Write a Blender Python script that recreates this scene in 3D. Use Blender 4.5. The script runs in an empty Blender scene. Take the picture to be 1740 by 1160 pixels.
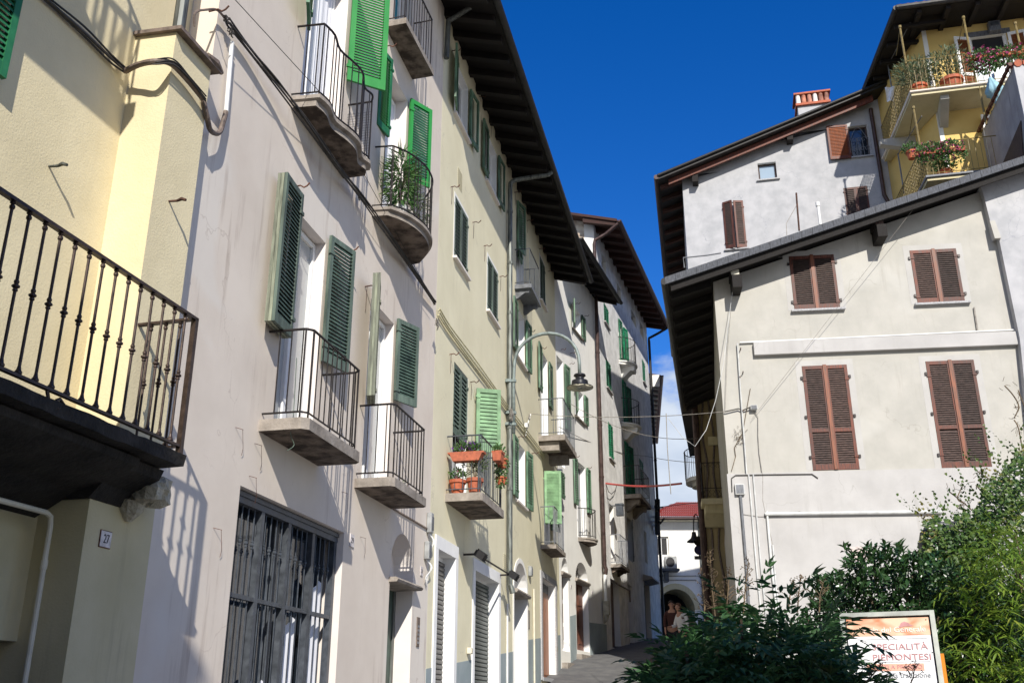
import bpy, math, random
from mathutils import Vector, Matrix
R = math.radians
random.seed(7)
SC = bpy.context.scene
COL = SC.collection

# ------------------------------------------------------------------ camera, sky, sun
FPX, PITCH, CAMZ = 1675.0, R(20.6), 1.6
cam = bpy.data.cameras.new("camera")
cam.sensor_width = 36.0
cam.lens = 36.0 * FPX / 1740.0
cam.clip_start = 0.05
cam.clip_end = 3000
co = bpy.data.objects.new("camera", cam)
COL.objects.link(co)
co.location = (0, 0, CAMZ)
co.rotation_euler = (R(90) + PITCH, 0, 0)
SC.camera = co

SUN_EL, SUN_AZ = R(34.5), R(170.3)
w = bpy.data.worlds.new("World")
SC.world = w
w.use_nodes = True
wn, wl = w.node_tree.nodes, w.node_tree.links
wn.clear()
wo = wn.new('ShaderNodeOutputWorld')
bg = wn.new('ShaderNodeBackground')
bg.inputs[1].default_value = 0.10
sky = wn.new('ShaderNodeTexSky')
sky.sky_type = 'NISHITA'
sky.sun_disc = False
sky.sun_elevation = SUN_EL
sky.sun_rotation = SUN_AZ
sky.altitude = 400
sky.air_density = 1.0
sky.dust_density = 0.0
sky.ozone_density = 4.0
hs = wn.new('ShaderNodeHueSaturation')
hs.inputs['Saturation'].default_value = 1.345
hs.inputs['Hue'].default_value = 0.516
hs.inputs['Value'].default_value = 1.33
tc = wn.new('ShaderNodeTexCoord')
mp = wn.new('ShaderNodeMapping')
mp.inputs['Scale'].default_value = (1, 1, 2.2)
mp.inputs['Location'].default_value = (0.35, 0.1, 0.0)
nz = wn.new('ShaderNodeTexNoise')
nz.inputs['Scale'].default_value = 7.0
nz.inputs['Detail'].default_value = 9.0
nz.inputs['Roughness'].default_value = 0.58
sx = wn.new('ShaderNodeSeparateXYZ')
mr = wn.new('ShaderNodeMapRange')       # low clouds only near the horizon
mr.inputs[1].default_value = 0.24
mr.inputs[2].default_value = 0.38
mr.inputs[3].default_value = 0.50
mr.inputs[4].default_value = -0.30
ad = wn.new('ShaderNodeMath'); ad.operation = 'ADD'
rp = wn.new('ShaderNodeMapRange')
rp.inputs[1].default_value = 0.50
rp.inputs[2].default_value = 0.72
rp.interpolation_type = 'SMOOTHSTEP'
mx = wn.new('ShaderNodeMix'); mx.data_type = 'RGBA'
nz2 = wn.new('ShaderNodeTexNoise')
nz2.inputs['Scale'].default_value = 11.0
nz2.inputs['Detail'].default_value = 6.0
cc = wn.new('ShaderNodeMix'); cc.data_type = 'RGBA'
cc.inputs[6].default_value = (3.0, 3.9, 5.4, 1)
cc.inputs[7].default_value = (8.4, 8.9, 9.6, 1)
wl.new(tc.outputs['Generated'], mp.inputs[0])
wl.new(mp.outputs[0], nz.inputs['Vector'])
wl.new(mp.outputs[0], nz2.inputs['Vector'])
wl.new(tc.outputs['Generated'], sx.inputs[0])
# unseen clouds added behind the viewer as neutral fill, higher than those ahead
bk = wn.new('ShaderNodeMapRange'); bk.inputs[1].default_value = -0.35; bk.inputs[2].default_value = -0.05; bk.inputs[3].default_value = 0.17; bk.inputs[4].default_value = 0.0
wl.new(sx.outputs[1], bk.inputs[0])
sb = wn.new('ShaderNodeMath'); sb.operation = 'SUBTRACT'
wl.new(sx.outputs[2], sb.inputs[0]); wl.new(bk.outputs[0], sb.inputs[1])
wl.new(sb.outputs[0], mr.inputs[0])
wl.new(nz.outputs[0], ad.inputs[0])
wl.new(mr.outputs[0], ad.inputs[1])
wl.new(ad.outputs[0], rp.inputs[0])
# cloud bank beyond the street end, plus the added fill clouds behind
azm = wn.new('ShaderNodeMapRange'); azm.inputs[1].default_value = 0.55; azm.inputs[2].default_value = 0.80
wl.new(sx.outputs[1], azm.inputs[0])
mul = wn.new('ShaderNodeMath'); mul.operation = 'MULTIPLY'
az2 = wn.new('ShaderNodeMapRange'); az2.inputs[1].default_value = -0.1; az2.inputs[2].default_value = -0.35
wl.new(sx.outputs[1], az2.inputs[0])
mxm = wn.new('ShaderNodeMath'); mxm.operation = 'MAXIMUM'
wl.new(azm.outputs[0], mxm.inputs[0]); wl.new(az2.outputs[0], mxm.inputs[1])
wl.new(rp.outputs[0], mul.inputs[0]); wl.new(mxm.outputs[0], mul.inputs[1])
wl.new(mul.outputs[0], mx.inputs[0])
wl.new(sky.outputs[0], hs.inputs['Color'])
wl.new(hs.outputs[0], mx.inputs[6])
wl.new(nz2.outputs[0], cc.inputs[0])
wl.new(cc.outputs[2], mx.inputs[7])
wl.new(mx.outputs[2], bg.inputs[0])
wl.new(bg.outputs[0], wo.inputs[0])

sd = bpy.data.lights.new("sun", 'SUN')
sd.energy = 4.9
sd.angle = R(0.5)
sd.color = (1.0, 0.945, 0.85)
so = bpy.data.objects.new("sun", sd)
COL.objects.link(so)
to_sun = Vector((math.sin(SUN_AZ) * math.cos(SUN_EL), math.cos(SUN_AZ) * math.cos(SUN_EL), math.sin(SUN_EL)))
so.rotation_euler = (-to_sun).to_track_quat('-Z', 'Y').to_euler()
so.location = to_sun * 60

vs = SC.view_settings
vs.view_transform = 'Standard'
vs.look = 'None'
vs.exposure = 0.27
vs.gamma = 1.0
vs.use_curve_mapping = False

# ------------------------------------------------------------------ frames: a facade is an origin plus a compass direction
# local axes of a frame: x = out of the wall, y = along the wall, z = up
SP, CP = math.sin(PITCH), math.cos(PITCH)


def ray(x, y):
    v = 580 - y
    return Vector((x - 870, -v * SP + FPX * CP, v * CP + FPX * SP))


class Frame:
    def __init__(s, p, az, flip=1):
        a = R(az)
        s.P = Vector((p[0], p[1], 0))
        s.d = Vector((math.sin(a), math.cos(a), 0)) * flip
        s.n = Vector((s.d.y, -s.d.x, 0))
        s.M = Matrix(((s.n.x, s.d.x, 0, s.P.x), (s.n.y, s.d.y, 0, s.P.y), (0, 0, 1, 0), (0, 0, 0, 1)))

    def hit(s, x, y, o=0):
        r = ray(x, y)
        t = (s.P + s.n * o).dot(s.n) / r.dot(s.n)
        return r * t + Vector((0, 0, CAMZ))

    def uz(s, x, y, o=0):
        q = s.hit(x, y, o)
        return (q - s.P).dot(s.d), q.z

    def w(s, o, u, z):
        return s.M @ Vector((o, u, z))


WORLD = Frame((0, 0), 0)          # x = world x, y = world y

# ------------------------------------------------------------------ mesh collector
class MB:
    def __init__(s):
        s.v, s.f, s.m, s.mi = [], [], [], 0

    def add(s, vs_, fs):
        k = len(s.v)
        s.v += [tuple(p) for p in vs_]
        s.f += [tuple(i + k for i in f) for f in fs]
        s.m += [s.mi] * len(fs)
        return s

    def box(s, x0, x1, y0, y1, z0, z1):
        if x0 > x1: x0, x1 = x1, x0
        if y0 > y1: y0, y1 = y1, y0
        if z0 > z1: z0, z1 = z1, z0
        return s.add([(x0, y0, z0), (x1, y0, z0), (x1, y1, z0), (x0, y1, z0), (x0, y0, z1), (x1, y0, z1), (x1, y1, z1), (x0, y1, z1)],
                     [(0, 3, 2, 1), (4, 5, 6, 7), (0, 1, 5, 4), (1, 2, 6, 5), (2, 3, 7, 6), (3, 0, 4, 7)])

    def obox(s, M, x0, x1, y0, y1, z0, z1):
        k = len(s.v)
        s.box(x0, x1, y0, y1, z0, z1)
        for i in range(k, len(s.v)):
            s.v[i] = tuple(M @ Vector(s.v[i]))
        return s

    def hexa(s, a, b):
        """solid between two quads a, b (4 points each, same order)"""
        return s.add(list(a) + list(b), [(0, 1, 2, 3), (7, 6, 5, 4), (0, 4, 5, 1), (1, 5, 6, 2), (2, 6, 7, 3), (3, 7, 4, 0)])

    def prism(s, pts, off):
        n = len(pts)
        off = Vector(off)
        a = [Vector(p) for p in pts]
        b = [p + off for p in a]
        fs = [tuple(range(n))[::-1], tuple(range(n, 2 * n))] + [(i, (i + 1) % n, n + (i + 1) % n, n + i) for i in range(n)]
        return s.add(a + b, fs)

    def tube(s, pts, r, n=6, cap=True, closed=False):
        pts = [Vector(p) for p in pts]
        rs = r if isinstance(r, (list, tuple)) else [r] * len(pts)
        vs_, fs = [], []
        m = len(pts)
        prev = None
        for i, p in enumerate(pts):
            if closed:
                t = pts[(i + 1) % m] - pts[i - 1]
            else:
                t = pts[min(i + 1, m - 1)] - pts[max(i - 1, 0)]
            if t.length < 1e-9: t = Vector((0, 0, 1))
            t.normalize()
            if prev is None:
                a = Vector((0, 0, 1)) if abs(t.z) < 0.9 else Vector((1, 0, 0))
                x = t.cross(a).normalized()
            else:
                x = (prev - t * prev.dot(t))
                x = x.normalized() if x.length > 1e-6 else t.orthogonal().normalized()
            prev = x
            y = t.cross(x)
            for k in range(n):
                a = 2 * math.pi * (k + .5) / n
                vs_.append(p + (x * math.cos(a) + y * math.sin(a)) * rs[i])
        for i in range(m if closed else m - 1):
            j = (i + 1) % m
            for k in range(n):
                fs.append((i * n + k, i * n + (k + 1) % n, j * n + (k + 1) % n, j * n + k))
        if cap and not closed:
            fs.append(tuple(range(n))[::-1])
            fs.append(tuple((m - 1) * n + k for k in range(n)))
        return s.add(vs_, fs)

    def lathe(s, c, prof, n=16, M=None):
        """profile of (radius, z) about a vertical axis through c"""
        vs_, fs = [], []
        c = Vector(c)
        for r_, z in prof:
            for k in range(n):
                a = 2 * math.pi * k / n
                p = Vector((r_ * math.cos(a), r_ * math.sin(a), z))
                if M is not None: p = M @ p
                vs_.append(c + p)
        for i in range(len(prof) - 1):
            for k in range(n):
                fs.append((i * n + k, i * n + (k + 1) % n, (i + 1) * n + (k + 1) % n, (i + 1) * n + k))
        if prof[0][0] > 1e-4: fs.append(tuple(range(n))[::-1])
        if prof[-1][0] > 1e-4: fs.append(tuple((len(prof) - 1) * n + k for k in range(n)))
        return s.add(vs_, fs)


def tag(o, label=None, cat=None, group=None, kind=None):
    if label: o['label'] = label
    if cat: o['category'] = cat
    if group: o['group'] = group
    if kind: o['kind'] = kind
    return o


def thing(name, fr, org, label, cat, group=None):
    o = bpy.data.objects.new(name, None)
    COL.objects.link(o)
    o.empty_display_size = 0.2
    o.matrix_world = fr.M @ Matrix.Translation(Vector(org))
    o['ox'], o['oy'], o['oz'] = float(org[0]), float(org[1]), float(org[2])
    del_keys.append(o)
    return tag(o, label, cat, group)


del_keys = []


def origin_of(p):
    while p.parent is not None: p = p.parent
    return (p['ox'], p['oy'], p['oz'])


def build(mb, name, mat, parent=None, fr=None, smooth=False, label=None, bevel=0):
    """links the collected faces as ONE mesh; coordinates are those of the parent's frame"""
    me = bpy.data.meshes.new(name)
    if parent is not None:
        ox, oy, oz = origin_of(parent)
    elif mb.v:
        ox = sum(v[0] for v in mb.v) / len(mb.v); oy = sum(v[1] for v in mb.v) / len(mb.v); oz = min(v[2] for v in mb.v)
    else:
        ox = oy = oz = 0
    me.from_pydata([(a - ox, b - oy, c - oz) for a, b, c in mb.v], [], mb.f)
    mats = mat if isinstance(mat, (list, tuple)) else [mat]
    for m in mats: me.materials.append(m)
    if len(mats) > 1:
        me.polygons.foreach_set('material_index', mb.m)
    if smooth:
        me.polygons.foreach_set('use_smooth', [True] * len(me.polygons))
    me.update()
    o = bpy.data.objects.new(name, me)
    COL.objects.link(o)
    if parent is not None:
        o.parent = parent
    else:
        f = fr or WORLD
        o.matrix_world = f.M @ Matrix.Translation((ox, oy, oz))
    if bevel:
        b = o.modifiers.new('bevel', 'BEVEL'); b.width = bevel; b.segments = 2; b.limit_method = 'ANGLE'
    if label: o['label'] = label
    return o


# ------------------------------------------------------------------ materials
def newmat(name):
    m = bpy.data.materials.new(name)
    m.use_nodes = True
    nt = m.node_tree
    b = nt.nodes['Principled BSDF']
    b.inputs['Specular IOR Level'].default_value = 0.3
    return m, nt, b


def nn(nt, t, **kw):
    n = nt.nodes.new(t)
    for k, v in kw.items():
        setattr(n, k, v)
    return n


def noise(nt, vec, scale, detail=5, rough=0.55, dist=0.0):
    n = nn(nt, 'ShaderNodeTexNoise')
    n.inputs['Scale'].default_value = scale
    n.inputs['Detail'].default_value = detail
    n.inputs['Roughness'].default_value = rough
    n.inputs['Distortion'].default_value = dist
    nt.links.new(vec, n.inputs['Vector'])
    return n.outputs[0]


def remap(nt, val, a, b, c=0.0, d=1.0):
    n = nn(nt, 'ShaderNodeMapRange')
    n.inputs[1].default_value = a; n.inputs[2].default_value = b; n.inputs[3].default_value = c; n.inputs[4].default_value = d
    nt.links.new(val, n.inputs[0])
    return n.outputs[0]


def mixc(nt, fac, a, b, mode='MIX'):
    n = nn(nt, 'ShaderNodeMix', data_type='RGBA', blend_type=mode)
    for i, v in ((0, fac), (6, a), (7, b)):
        if hasattr(v, 'is_linked') or hasattr(v, 'links'):
            nt.links.new(v, n.inputs[i])
        elif i == 0:
            n.inputs[0].default_value = v
        else:
            n.inputs[i].default_value = (*v, 1)
    return n.outputs[2]


def mapping(nt, vec, scale):
    n = nn(nt, 'ShaderNodeMapping')
    n.inputs['Scale'].default_value = scale
    nt.links.new(vec, n.inputs[0])
    return n.outputs[0]


def bump(nt, b, h, strength, dist):
    n = nn(nt, 'ShaderNodeBump')
    n.inputs['Strength'].default_value = strength
    n.inputs['Distance'].default_value = dist
    nt.links.new(h, n.inputs['Height'])
    nt.links.new(n.outputs[0], b.inputs['Normal'])


def rough_mat(name, c1, c2, scale=2.0, rough=0.85, streak=0.0, stain=(0.12, 0.10, 0.08), fine=70, bstr=0.5, bdist=0.004, patch=0.0, patchcol=(0.6, 0.6, 0.6), lo=0.35, hi=0.65, big=0.35, crack=0.0, speck=0.0):
    """plaster, concrete, stone: two tones, faint rain streaks, patches of repair, fine grain"""
    m, nt, b = newmat(name)
    t = nn(nt, 'ShaderNodeTexCoord').outputs['Object']
    col = mixc(nt, remap(nt, noise(nt, t, scale, 7, .6), lo, hi), c1, c2)
    if patch:
        p = remap(nt, noise(nt, t, big, 4, .5, .4), .56, .60)
        pm = nn(nt, 'ShaderNodeMath', operation='MULTIPLY'); pm.inputs[1].default_value = patch
        nt.links.new(p, pm.inputs[0])
        col = mixc(nt, pm.outputs[0], col, patchcol)
    if streak:
        s1 = remap(nt, noise(nt, mapping(nt, t, (5, 5, .35)), 1.3, 6, .65), .54, .74)
        s2 = remap(nt, noise(nt, t, .8, 3), .42, .62)
        mm = nn(nt, 'ShaderNodeMath', operation='MULTIPLY'); nt.links.new(s1, mm.inputs[0]); nt.links.new(s2, mm.inputs[1])
        m2 = nn(nt, 'ShaderNodeMath', operation='MULTIPLY'); nt.links.new(mm.outputs[0], m2.inputs[0]); m2.inputs[1].default_value = streak
        col = mixc(nt, m2.outputs[0], col, stain)
    if crack:
        wob = nn(nt, 'ShaderNodeTexNoise'); wob.inputs['Scale'].default_value = 1.7; wob.inputs['Detail'].default_value = 6
        nt.links.new(t, wob.inputs['Vector'])
        av = nn(nt, 'ShaderNodeVectorMath', operation='ADD'); nt.links.new(t, av.inputs[0]); nt.links.new(wob.outputs['Color'], av.inputs[1])
        vo = nn(nt, 'ShaderNodeTexVoronoi', feature='DISTANCE_TO_EDGE'); vo.inputs['Scale'].default_value = .55
        nt.links.new(av.outputs[0], vo.inputs['Vector'])
        ln = remap(nt, vo.outputs['Distance'], .001, .005, 1.0, 0.0)
        mk = remap(nt, noise(nt, t, .9, 2), .50, .58)
        m3 = nn(nt, 'ShaderNodeMath', operation='MULTIPLY'); nt.links.new(ln, m3.inputs[0]); nt.links.new(mk, m3.inputs[1])
        m4 = nn(nt, 'ShaderNodeMath', operation='MULTIPLY'); nt.links.new(m3.outputs[0], m4.inputs[0]); m4.inputs[1].default_value = crack
        col = mixc(nt, m4.outputs[0], col, stain)
    if speck:
        sp = remap(nt, noise(nt, mapping(nt, t, (1, 1, .35)), 34, 3, .6), .66, .74)
        sk = remap(nt, noise(nt, t, 1.1, 3, .6), .52, .66)
        m5 = nn(nt, 'ShaderNodeMath', operation='MULTIPLY'); nt.links.new(sp, m5.inputs[0]); nt.links.new(sk, m5.inputs[1])
        m6 = nn(nt, 'ShaderNodeMath', operation='MULTIPLY'); nt.links.new(m5.outputs[0], m6.inputs[0]); m6.inputs[1].default_value = speck
        col = mixc(nt, m6.outputs[0], col, stain)
    nt.links.new(col, b.inputs['Base Color'])
    b.inputs['Roughness'].default_value = rough
    f1 = noise(nt, t, fine, 4, .6)
    f2 = noise(nt, t, fine * .12, 3, .5)
    a = nn(nt, 'ShaderNodeMath', operation='ADD'); nt.links.new(f1, a.inputs[0]); nt.links.new(f2, a.inputs[1])
    bump(nt, b, a.outputs[0], bstr, bdist)
    return m


def flat_mat(name, c, rough=0.5, metal=0.0, var=0.12, scale=9, spec=0.4, stretch=(1, 1, 1), bstr=0.0):
    m, nt, b = newmat(name)
    t = nn(nt, 'ShaderNodeTexCoord').outputs['Object']
    n = noise(nt, mapping(nt, t, stretch), scale, 5, .6)
    d = tuple(max(0, x * (1 - 2.2 * var)) for x in c)
    l = tuple(min(1, x * (1 + 1.4 * var)) for x in c)
    oi = nn(nt, 'ShaderNodeObjectInfo')
    hv = nn(nt, 'ShaderNodeHueSaturation')
    nt.links.new(remap(nt, oi.outputs['Random'], 0, 1, 1 - var * .9, 1 + var * .6), hv.inputs['Value'])
    nt.links.new(remap(nt, oi.outputs['Random'], 0, 1, 1 - var * .35, 1 + var * .1), hv.inputs['Saturation'])
    nt.links.new(mixc(nt, remap(nt, n, .3, .7), d, l), hv.inputs['Color'])
    nt.links.new(hv.outputs[0], b.inputs['Base Color'])
    nt.links.new(remap(nt, n, .3, .7, rough * .85, min(1, rough * 1.15)), b.inputs['Roughness'])
    b.inputs['Metallic'].default_value = metal
    b.inputs['Specular IOR Level'].default_value = spec
    if bstr: bump(nt, b, n, bstr, .004)
    return m


def leaf_mat(name, c1, c2, c3, rough=0.42, trans=0.25, scale=9):
    m, nt, b = newmat(name)
    t = nn(nt, 'ShaderNodeTexCoord').outputs['Object']
    at = nn(nt, 'ShaderNodeAttribute', attribute_name='tone')
    c = mixc(nt, at.outputs['Fac'], c1, c2)
    c = mixc(nt, remap(nt, noise(nt, t, scale, 3), .58, .74), c, c3)
    nt.links.new(c, b.inputs['Base Color'])
    b.inputs['Roughness'].default_value = rough
    b.inputs['Specular IOR Level'].default_value = 0.45
    tr = nn(nt, 'ShaderNodeBsdfTranslucent')
    nt.links.new(c, tr.inputs[0])
    ms = nn(nt, 'ShaderNodeMixShader'); ms.inputs[0].default_value = trans
    nt.links.new(b.outputs[0], ms.inputs[1]); nt.links.new(tr.outputs[0], ms.inputs[2])
    nt.links.new(ms.outputs[0], nt.nodes['Material Output'].inputs[0])
    return m


M = {}
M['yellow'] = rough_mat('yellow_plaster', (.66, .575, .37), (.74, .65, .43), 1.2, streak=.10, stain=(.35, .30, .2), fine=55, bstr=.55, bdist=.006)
M['under'] = rough_mat('shade_toned_plaster', (.52, .46, .28), (.60, .535, .35), 1.5, streak=.45, stain=(.16, .13, .10), fine=50)  # duller copy of the yellow plaster, shade put into its colour
M['mauve'] = rough_mat('mauve_plaster', (.64, .565, .485), (.72, .645, .56), .9, streak=.85, stain=(.32, .24, .19), patch=.55, patchcol=(.71, .67, .61), fine=80, bstr=.3, crack=.3, speck=.8)
M['mauve_reveal'] = rough_mat('pale_reveal', (.70, .64, .60), (.77, .72, .68), 1.5, fine=80, bstr=.25)
M['lime'] = rough_mat('yellow_green_plaster', (.68, .63, .45), (.75, .70, .51), 1.1, crack=.35, speck=.5, streak=.35, stain=(.38, .35, .27), fine=75, bstr=.4)
M['cream'] = rough_mat('cream_plaster', (.76, .75, .71), (.84, .83, .79), 1.3, streak=.25, stain=(.42, .40, .36), fine=70, bstr=.4)
M['whitewash'] = rough_mat('rough_white_plaster', (.66, .66, .655), (.83, .825, .82), 2.2, crack=.4, streak=.45, stain=(.3, .28, .27), fine=18, bstr=.9, bdist=.02, lo=.42, hi=.58)
M['white'] = rough_mat('white_paint', (.76, .76, .75), (.84, .84, .83), 2, fine=60, bstr=.25)
M['right'] = rough_mat('warm_white_plaster', (.40, .39, .355), (.475, .46, .42), 1.3, crack=.6, speck=.5, streak=.65, stain=(.32, .30, .26), patch=.25, patchcol=(.60, .59, .56), fine=70, bstr=.35)
M['right_low'] = rough_mat('white_band_plaster', (.42, .41, .40), (.49, .48, .47), 1.3, crack=.7, speck=.6, streak=.6, stain=(.33, .32, .30), fine=70, bstr=.35)
M['graywall'] = rough_mat('grey_mottled_plaster', (.375, .38, .395), (.465, .465, .48), 2.4, crack=.8, speck=.6, streak=.25, stain=(.3, .31, .34), fine=25, bstr=.5, lo=.36, hi=.62)
M['darkgray'] = rough_mat('dark_streaked_plaster', (.30, .28, .28), (.42, .40, .39), 1.6, streak=.9, stain=(.09, .07, .07), fine=30)
M['rubble'] = rough_mat('rubble_render', (.42, .33, .25), (.68, .62, .52), 3.2, streak=.3, fine=12, bstr=1.0, bdist=.03, lo=.42, hi=.56)
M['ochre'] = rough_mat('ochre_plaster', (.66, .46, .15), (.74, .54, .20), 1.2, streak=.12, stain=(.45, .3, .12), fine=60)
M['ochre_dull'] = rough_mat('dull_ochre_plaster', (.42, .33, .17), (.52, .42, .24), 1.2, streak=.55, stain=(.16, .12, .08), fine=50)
M['dado'] = rough_mat('grey_blue_dado', (.25, .30, .31), (.32, .37, .38), 1.6, streak=.25, stain=(.2, .22, .22), fine=70, bstr=.3)
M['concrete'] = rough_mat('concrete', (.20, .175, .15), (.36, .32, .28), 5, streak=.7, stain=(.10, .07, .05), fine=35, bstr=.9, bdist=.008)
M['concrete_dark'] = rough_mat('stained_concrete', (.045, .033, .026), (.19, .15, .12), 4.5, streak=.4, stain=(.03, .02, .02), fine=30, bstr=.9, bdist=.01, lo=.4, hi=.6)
M['slab_under'] = rough_mat('near_black_slab', (.014, .013, .012), (.04, .036, .032), 4, fine=25, bstr=1, bdist=.015)  # near-black mottled tone for the whole balcony slab and its support
M['stone'] = rough_mat('rough_stone', (.34, .31, .24), (.55, .52, .42), 6, fine=25, bstr=1, bdist=.03)
M['granite'] = rough_mat('speckled_granite', (.30, .30, .31), (.50, .50, .51), 40, fine=90, bstr=.3)
M['asphalt'] = rough_mat('asphalt', (.10, .10, .105), (.15, .15, .15), 3, fine=90, bstr=.7)
M['paving'] = rough_mat('stone_paving', (.24, .23, .21), (.33, .315, .29), 2.5, fine=60, bstr=.5)
def joints(m):
    nt = m.node_tree; b = nt.nodes['Principled BSDF']
    t = nn(nt, 'ShaderNodeTexCoord').outputs['Object']
    br = nn(nt, 'ShaderNodeTexBrick'); br.inputs['Scale'].default_value = 1.0; br.inputs['Brick Width'].default_value = 1.1; br.inputs['Row Height'].default_value = .45; br.inputs['Mortar Size'].default_value = .012
    nt.links.new(t, br.inputs['Vector'])
    src = b.inputs['Base Color'].links[0].from_socket
    nt.links.new(mixc(nt, br.outputs['Fac'], src, (.06, .055, .05)), b.inputs['Base Color'])


joints(M['paving'])
M['groundmat'] = rough_mat('earth', (.17, .155, .13), (.24, .22, .19), 1.2, fine=30)
M['iron'] = flat_mat('dark_iron', (.035, .030, .030), .42, .5, .25, 14)
M['iron_brown'] = flat_mat('brown_iron', (.075, .05, .04), .4, .45, .25, 14)
M['grille'] = flat_mat('grey_painted_iron', (.075, .085, .10), .45, .2, .2, 10)
M['rust'] = flat_mat('rusty_iron', (.13, .055, .035), .8, .1, .4, 30)
M['green_bright'] = flat_mat('bright_green_paint', (.03, .25, .05), .42, 0, .05, 6, stretch=(1, 1, .3))
M['green_dark'] = flat_mat('dark_green_paint', (.02, .15, .06), .5, 0, .15, 6)
M['green_sage'] = flat_mat('sage_green_paint', (.10, .14, .112), .55, 0, .25, 7, stretch=(2, 2, .3))
M['green_sage_slat'] = flat_mat('sage_green_slats', (.055, .092, .070), .55, 0, .25, 7)
M['green_olive'] = flat_mat('weathered_olive_paint', (.22, .24, .175), .7, 0, .3, 9, stretch=(3, 3, .3))
M['green_mid'] = flat_mat('mid_green_paint', (.12, .225, .14), .6, 0, .32, 5, stretch=(2, 2, .5))
M['green_light'] = flat_mat('light_green_paint', (.19, .34, .18), .6, 0, .2, 5)
M['green_emerald'] = flat_mat('emerald_paint', (.015, .19, .09), .6, 0, .35, 7)
M['brown_wood'] = flat_mat('brown_shutter_wood', (.125, .034, .018), .55, 0, .35, 8, stretch=(6, 6, .7), bstr=.3)
M['brown_slat'] = flat_mat('brown_slat_wood', (.085, .055, .046), .6, 0, .35, 10, stretch=(1, 1, 6))
M['red_wood'] = flat_mat('orange_brown_wood', (.24, .070, .026), .5, 0, .3, 8, stretch=(6, 6, .5), bstr=.3)
M['old_wood'] = flat_mat('weathered_wood', (.10, .06, .05), .7, 0, .4, 8, stretch=(6, 6, .8), bstr=.4)
M['door_orange'] = flat_mat('orange_door_wood', (.36, .115, .032), .45, 0, .25, 8, stretch=(6, 6, .5))
M['door_brown'] = flat_mat('brown_panel_door', (.15, .06, .04), .5, 0, .35, 8, stretch=(6, 6, .5))
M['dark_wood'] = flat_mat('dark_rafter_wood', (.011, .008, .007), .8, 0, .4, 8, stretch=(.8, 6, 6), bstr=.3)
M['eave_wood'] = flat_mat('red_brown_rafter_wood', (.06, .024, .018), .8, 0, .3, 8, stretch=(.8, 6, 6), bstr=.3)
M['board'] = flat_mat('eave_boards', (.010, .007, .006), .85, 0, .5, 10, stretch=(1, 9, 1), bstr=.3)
M['gutter'] = flat_mat('dark_copper_gutter', (.028, .027, .027), .55, .3, .25, 6)
M['gutter_brown'] = flat_mat('brown_gutter', (.075, .045, .04), .45, .4, .2, 6)
M['zinc'] = flat_mat('grey_zinc', (.17, .18, .20), .6, .1, .22, 9, stretch=(1, 4, 1))
M['pipe_gray'] = flat_mat('grey_green_pipe', (.13, .14, .13), .5, .4, .35, 8, stretch=(3, 3, .4))
M['rail_yellow'] = flat_mat('ochre_painted_rail', (.22, .165, .06), .55, 0, .2, 10)
M['lamp_gray'] = flat_mat('weathered_lamp_steel', (.24, .29, .28), .55, .2, .2, 10)
M['lamp_black'] = flat_mat('black_lamp_cap', (.02, .02, .025), .35, .2, .2, 8)
M['lamp_inner'] = flat_mat('cream_lamp_reflector', (.55, .52, .42), .5, 0, .15, 12)
M['flashing'] = flat_mat('dark_zinc_flashing', (.075, .08, .092), .7, .0, .3, 9, stretch=(1, 5, 1), spec=.25)
M['surround'] = rough_mat('pale_surround', (.43, .42, .40), (.48, .47, .45), 2, streak=.2, stain=(.4,.39,.36), fine=70, bstr=.3)
M['box_gray'] = flat_mat('grey_box', (.33, .34, .34), .5, 0, .15, 9)
M['pvc'] = flat_mat('white_pvc', (.74, .74, .72), .4, 0, .05, 6)
M['pipe_cream'] = flat_mat('cream_painted_pipe', (.66, .62, .50), .5, 0, .08, 6)
M['pipe_yellow'] = flat_mat('yellow_painted_pipe', (.50, .46, .28), .5, 0, .15, 6)
M['cable'] = flat_mat('dark_cable', (.05, .045, .04), .7, 0, .3, 12)
M['cable_gray'] = flat_mat('grey_cable', (.27, .25, .22), .7, 0, .2, 12)
M['cable_brown'] = flat_mat('brown_conduit', (.20, .15, .12), .6, 0, .25, 14)
M['terracotta'] = flat_mat('terracotta', (.43, .11, .05), .7, 0, .15, 12)
M['terra_pink'] = flat_mat('pink_terracotta', (.50, .17, .12), .65, 0, .12, 12)
M['tiles'] = flat_mat('red_roof_tiles', (.38, .065, .042), .75, 0, .22, 14)
M['chimtile'] = flat_mat('chimney_tiles', (.52, .20, .12), .8, 0, .35, 5)
M['redpole'] = flat_mat('red_plastic', (.50, .06, .05), .4, 0, .1, 6)
M['steel_dark'] = flat_mat('dull_steel_tube', (.16, .16, .165), .45, .6, .2, 8)
M['shop_gray'] = flat_mat('grey_roller_slats', (.13, .125, .12), .45, .4, .2, 9, stretch=(1, 1, 3))
M['shop_green'] = flat_mat('dark_green_roller_slats', (.05, .075, .07), .38, .4, .25, 9, stretch=(1, 1, 3))
M['cloth_blue'] = flat_mat('pale_blue_cloth', (.30, .50, .58), .85, 0, .12, 9)
M['plaque'] = flat_mat('enamel_plaque', (.62, .58, .58), .45, 0, .15, 20)
M['ink'] = flat_mat('black_ink', (.015, .015, .02), .5, 0, .05, 6)
M['acwhite'] = flat_mat('white_casing', (.60, .61, .60), .45, 0, .1, 6)
M['black'] = flat_mat('matt_black', (.012, .012, .014), .6, 0, .1, 6)
M['signblue'] = flat_mat('sign_back_blue', (.012, .015, .08), .45, 0, .1, 6)
M['skin'] = flat_mat('skin', (.50, .27, .19), .55, 0, .06, 8)
M['hair'] = flat_mat('brown_hair', (.16, .065, .03), .6, 0, .2, 30, stretch=(1, 1, .2))
M['hair_dark'] = flat_mat('dark_hair', (.03, .02, .018), .6, 0, .2, 30)
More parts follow.
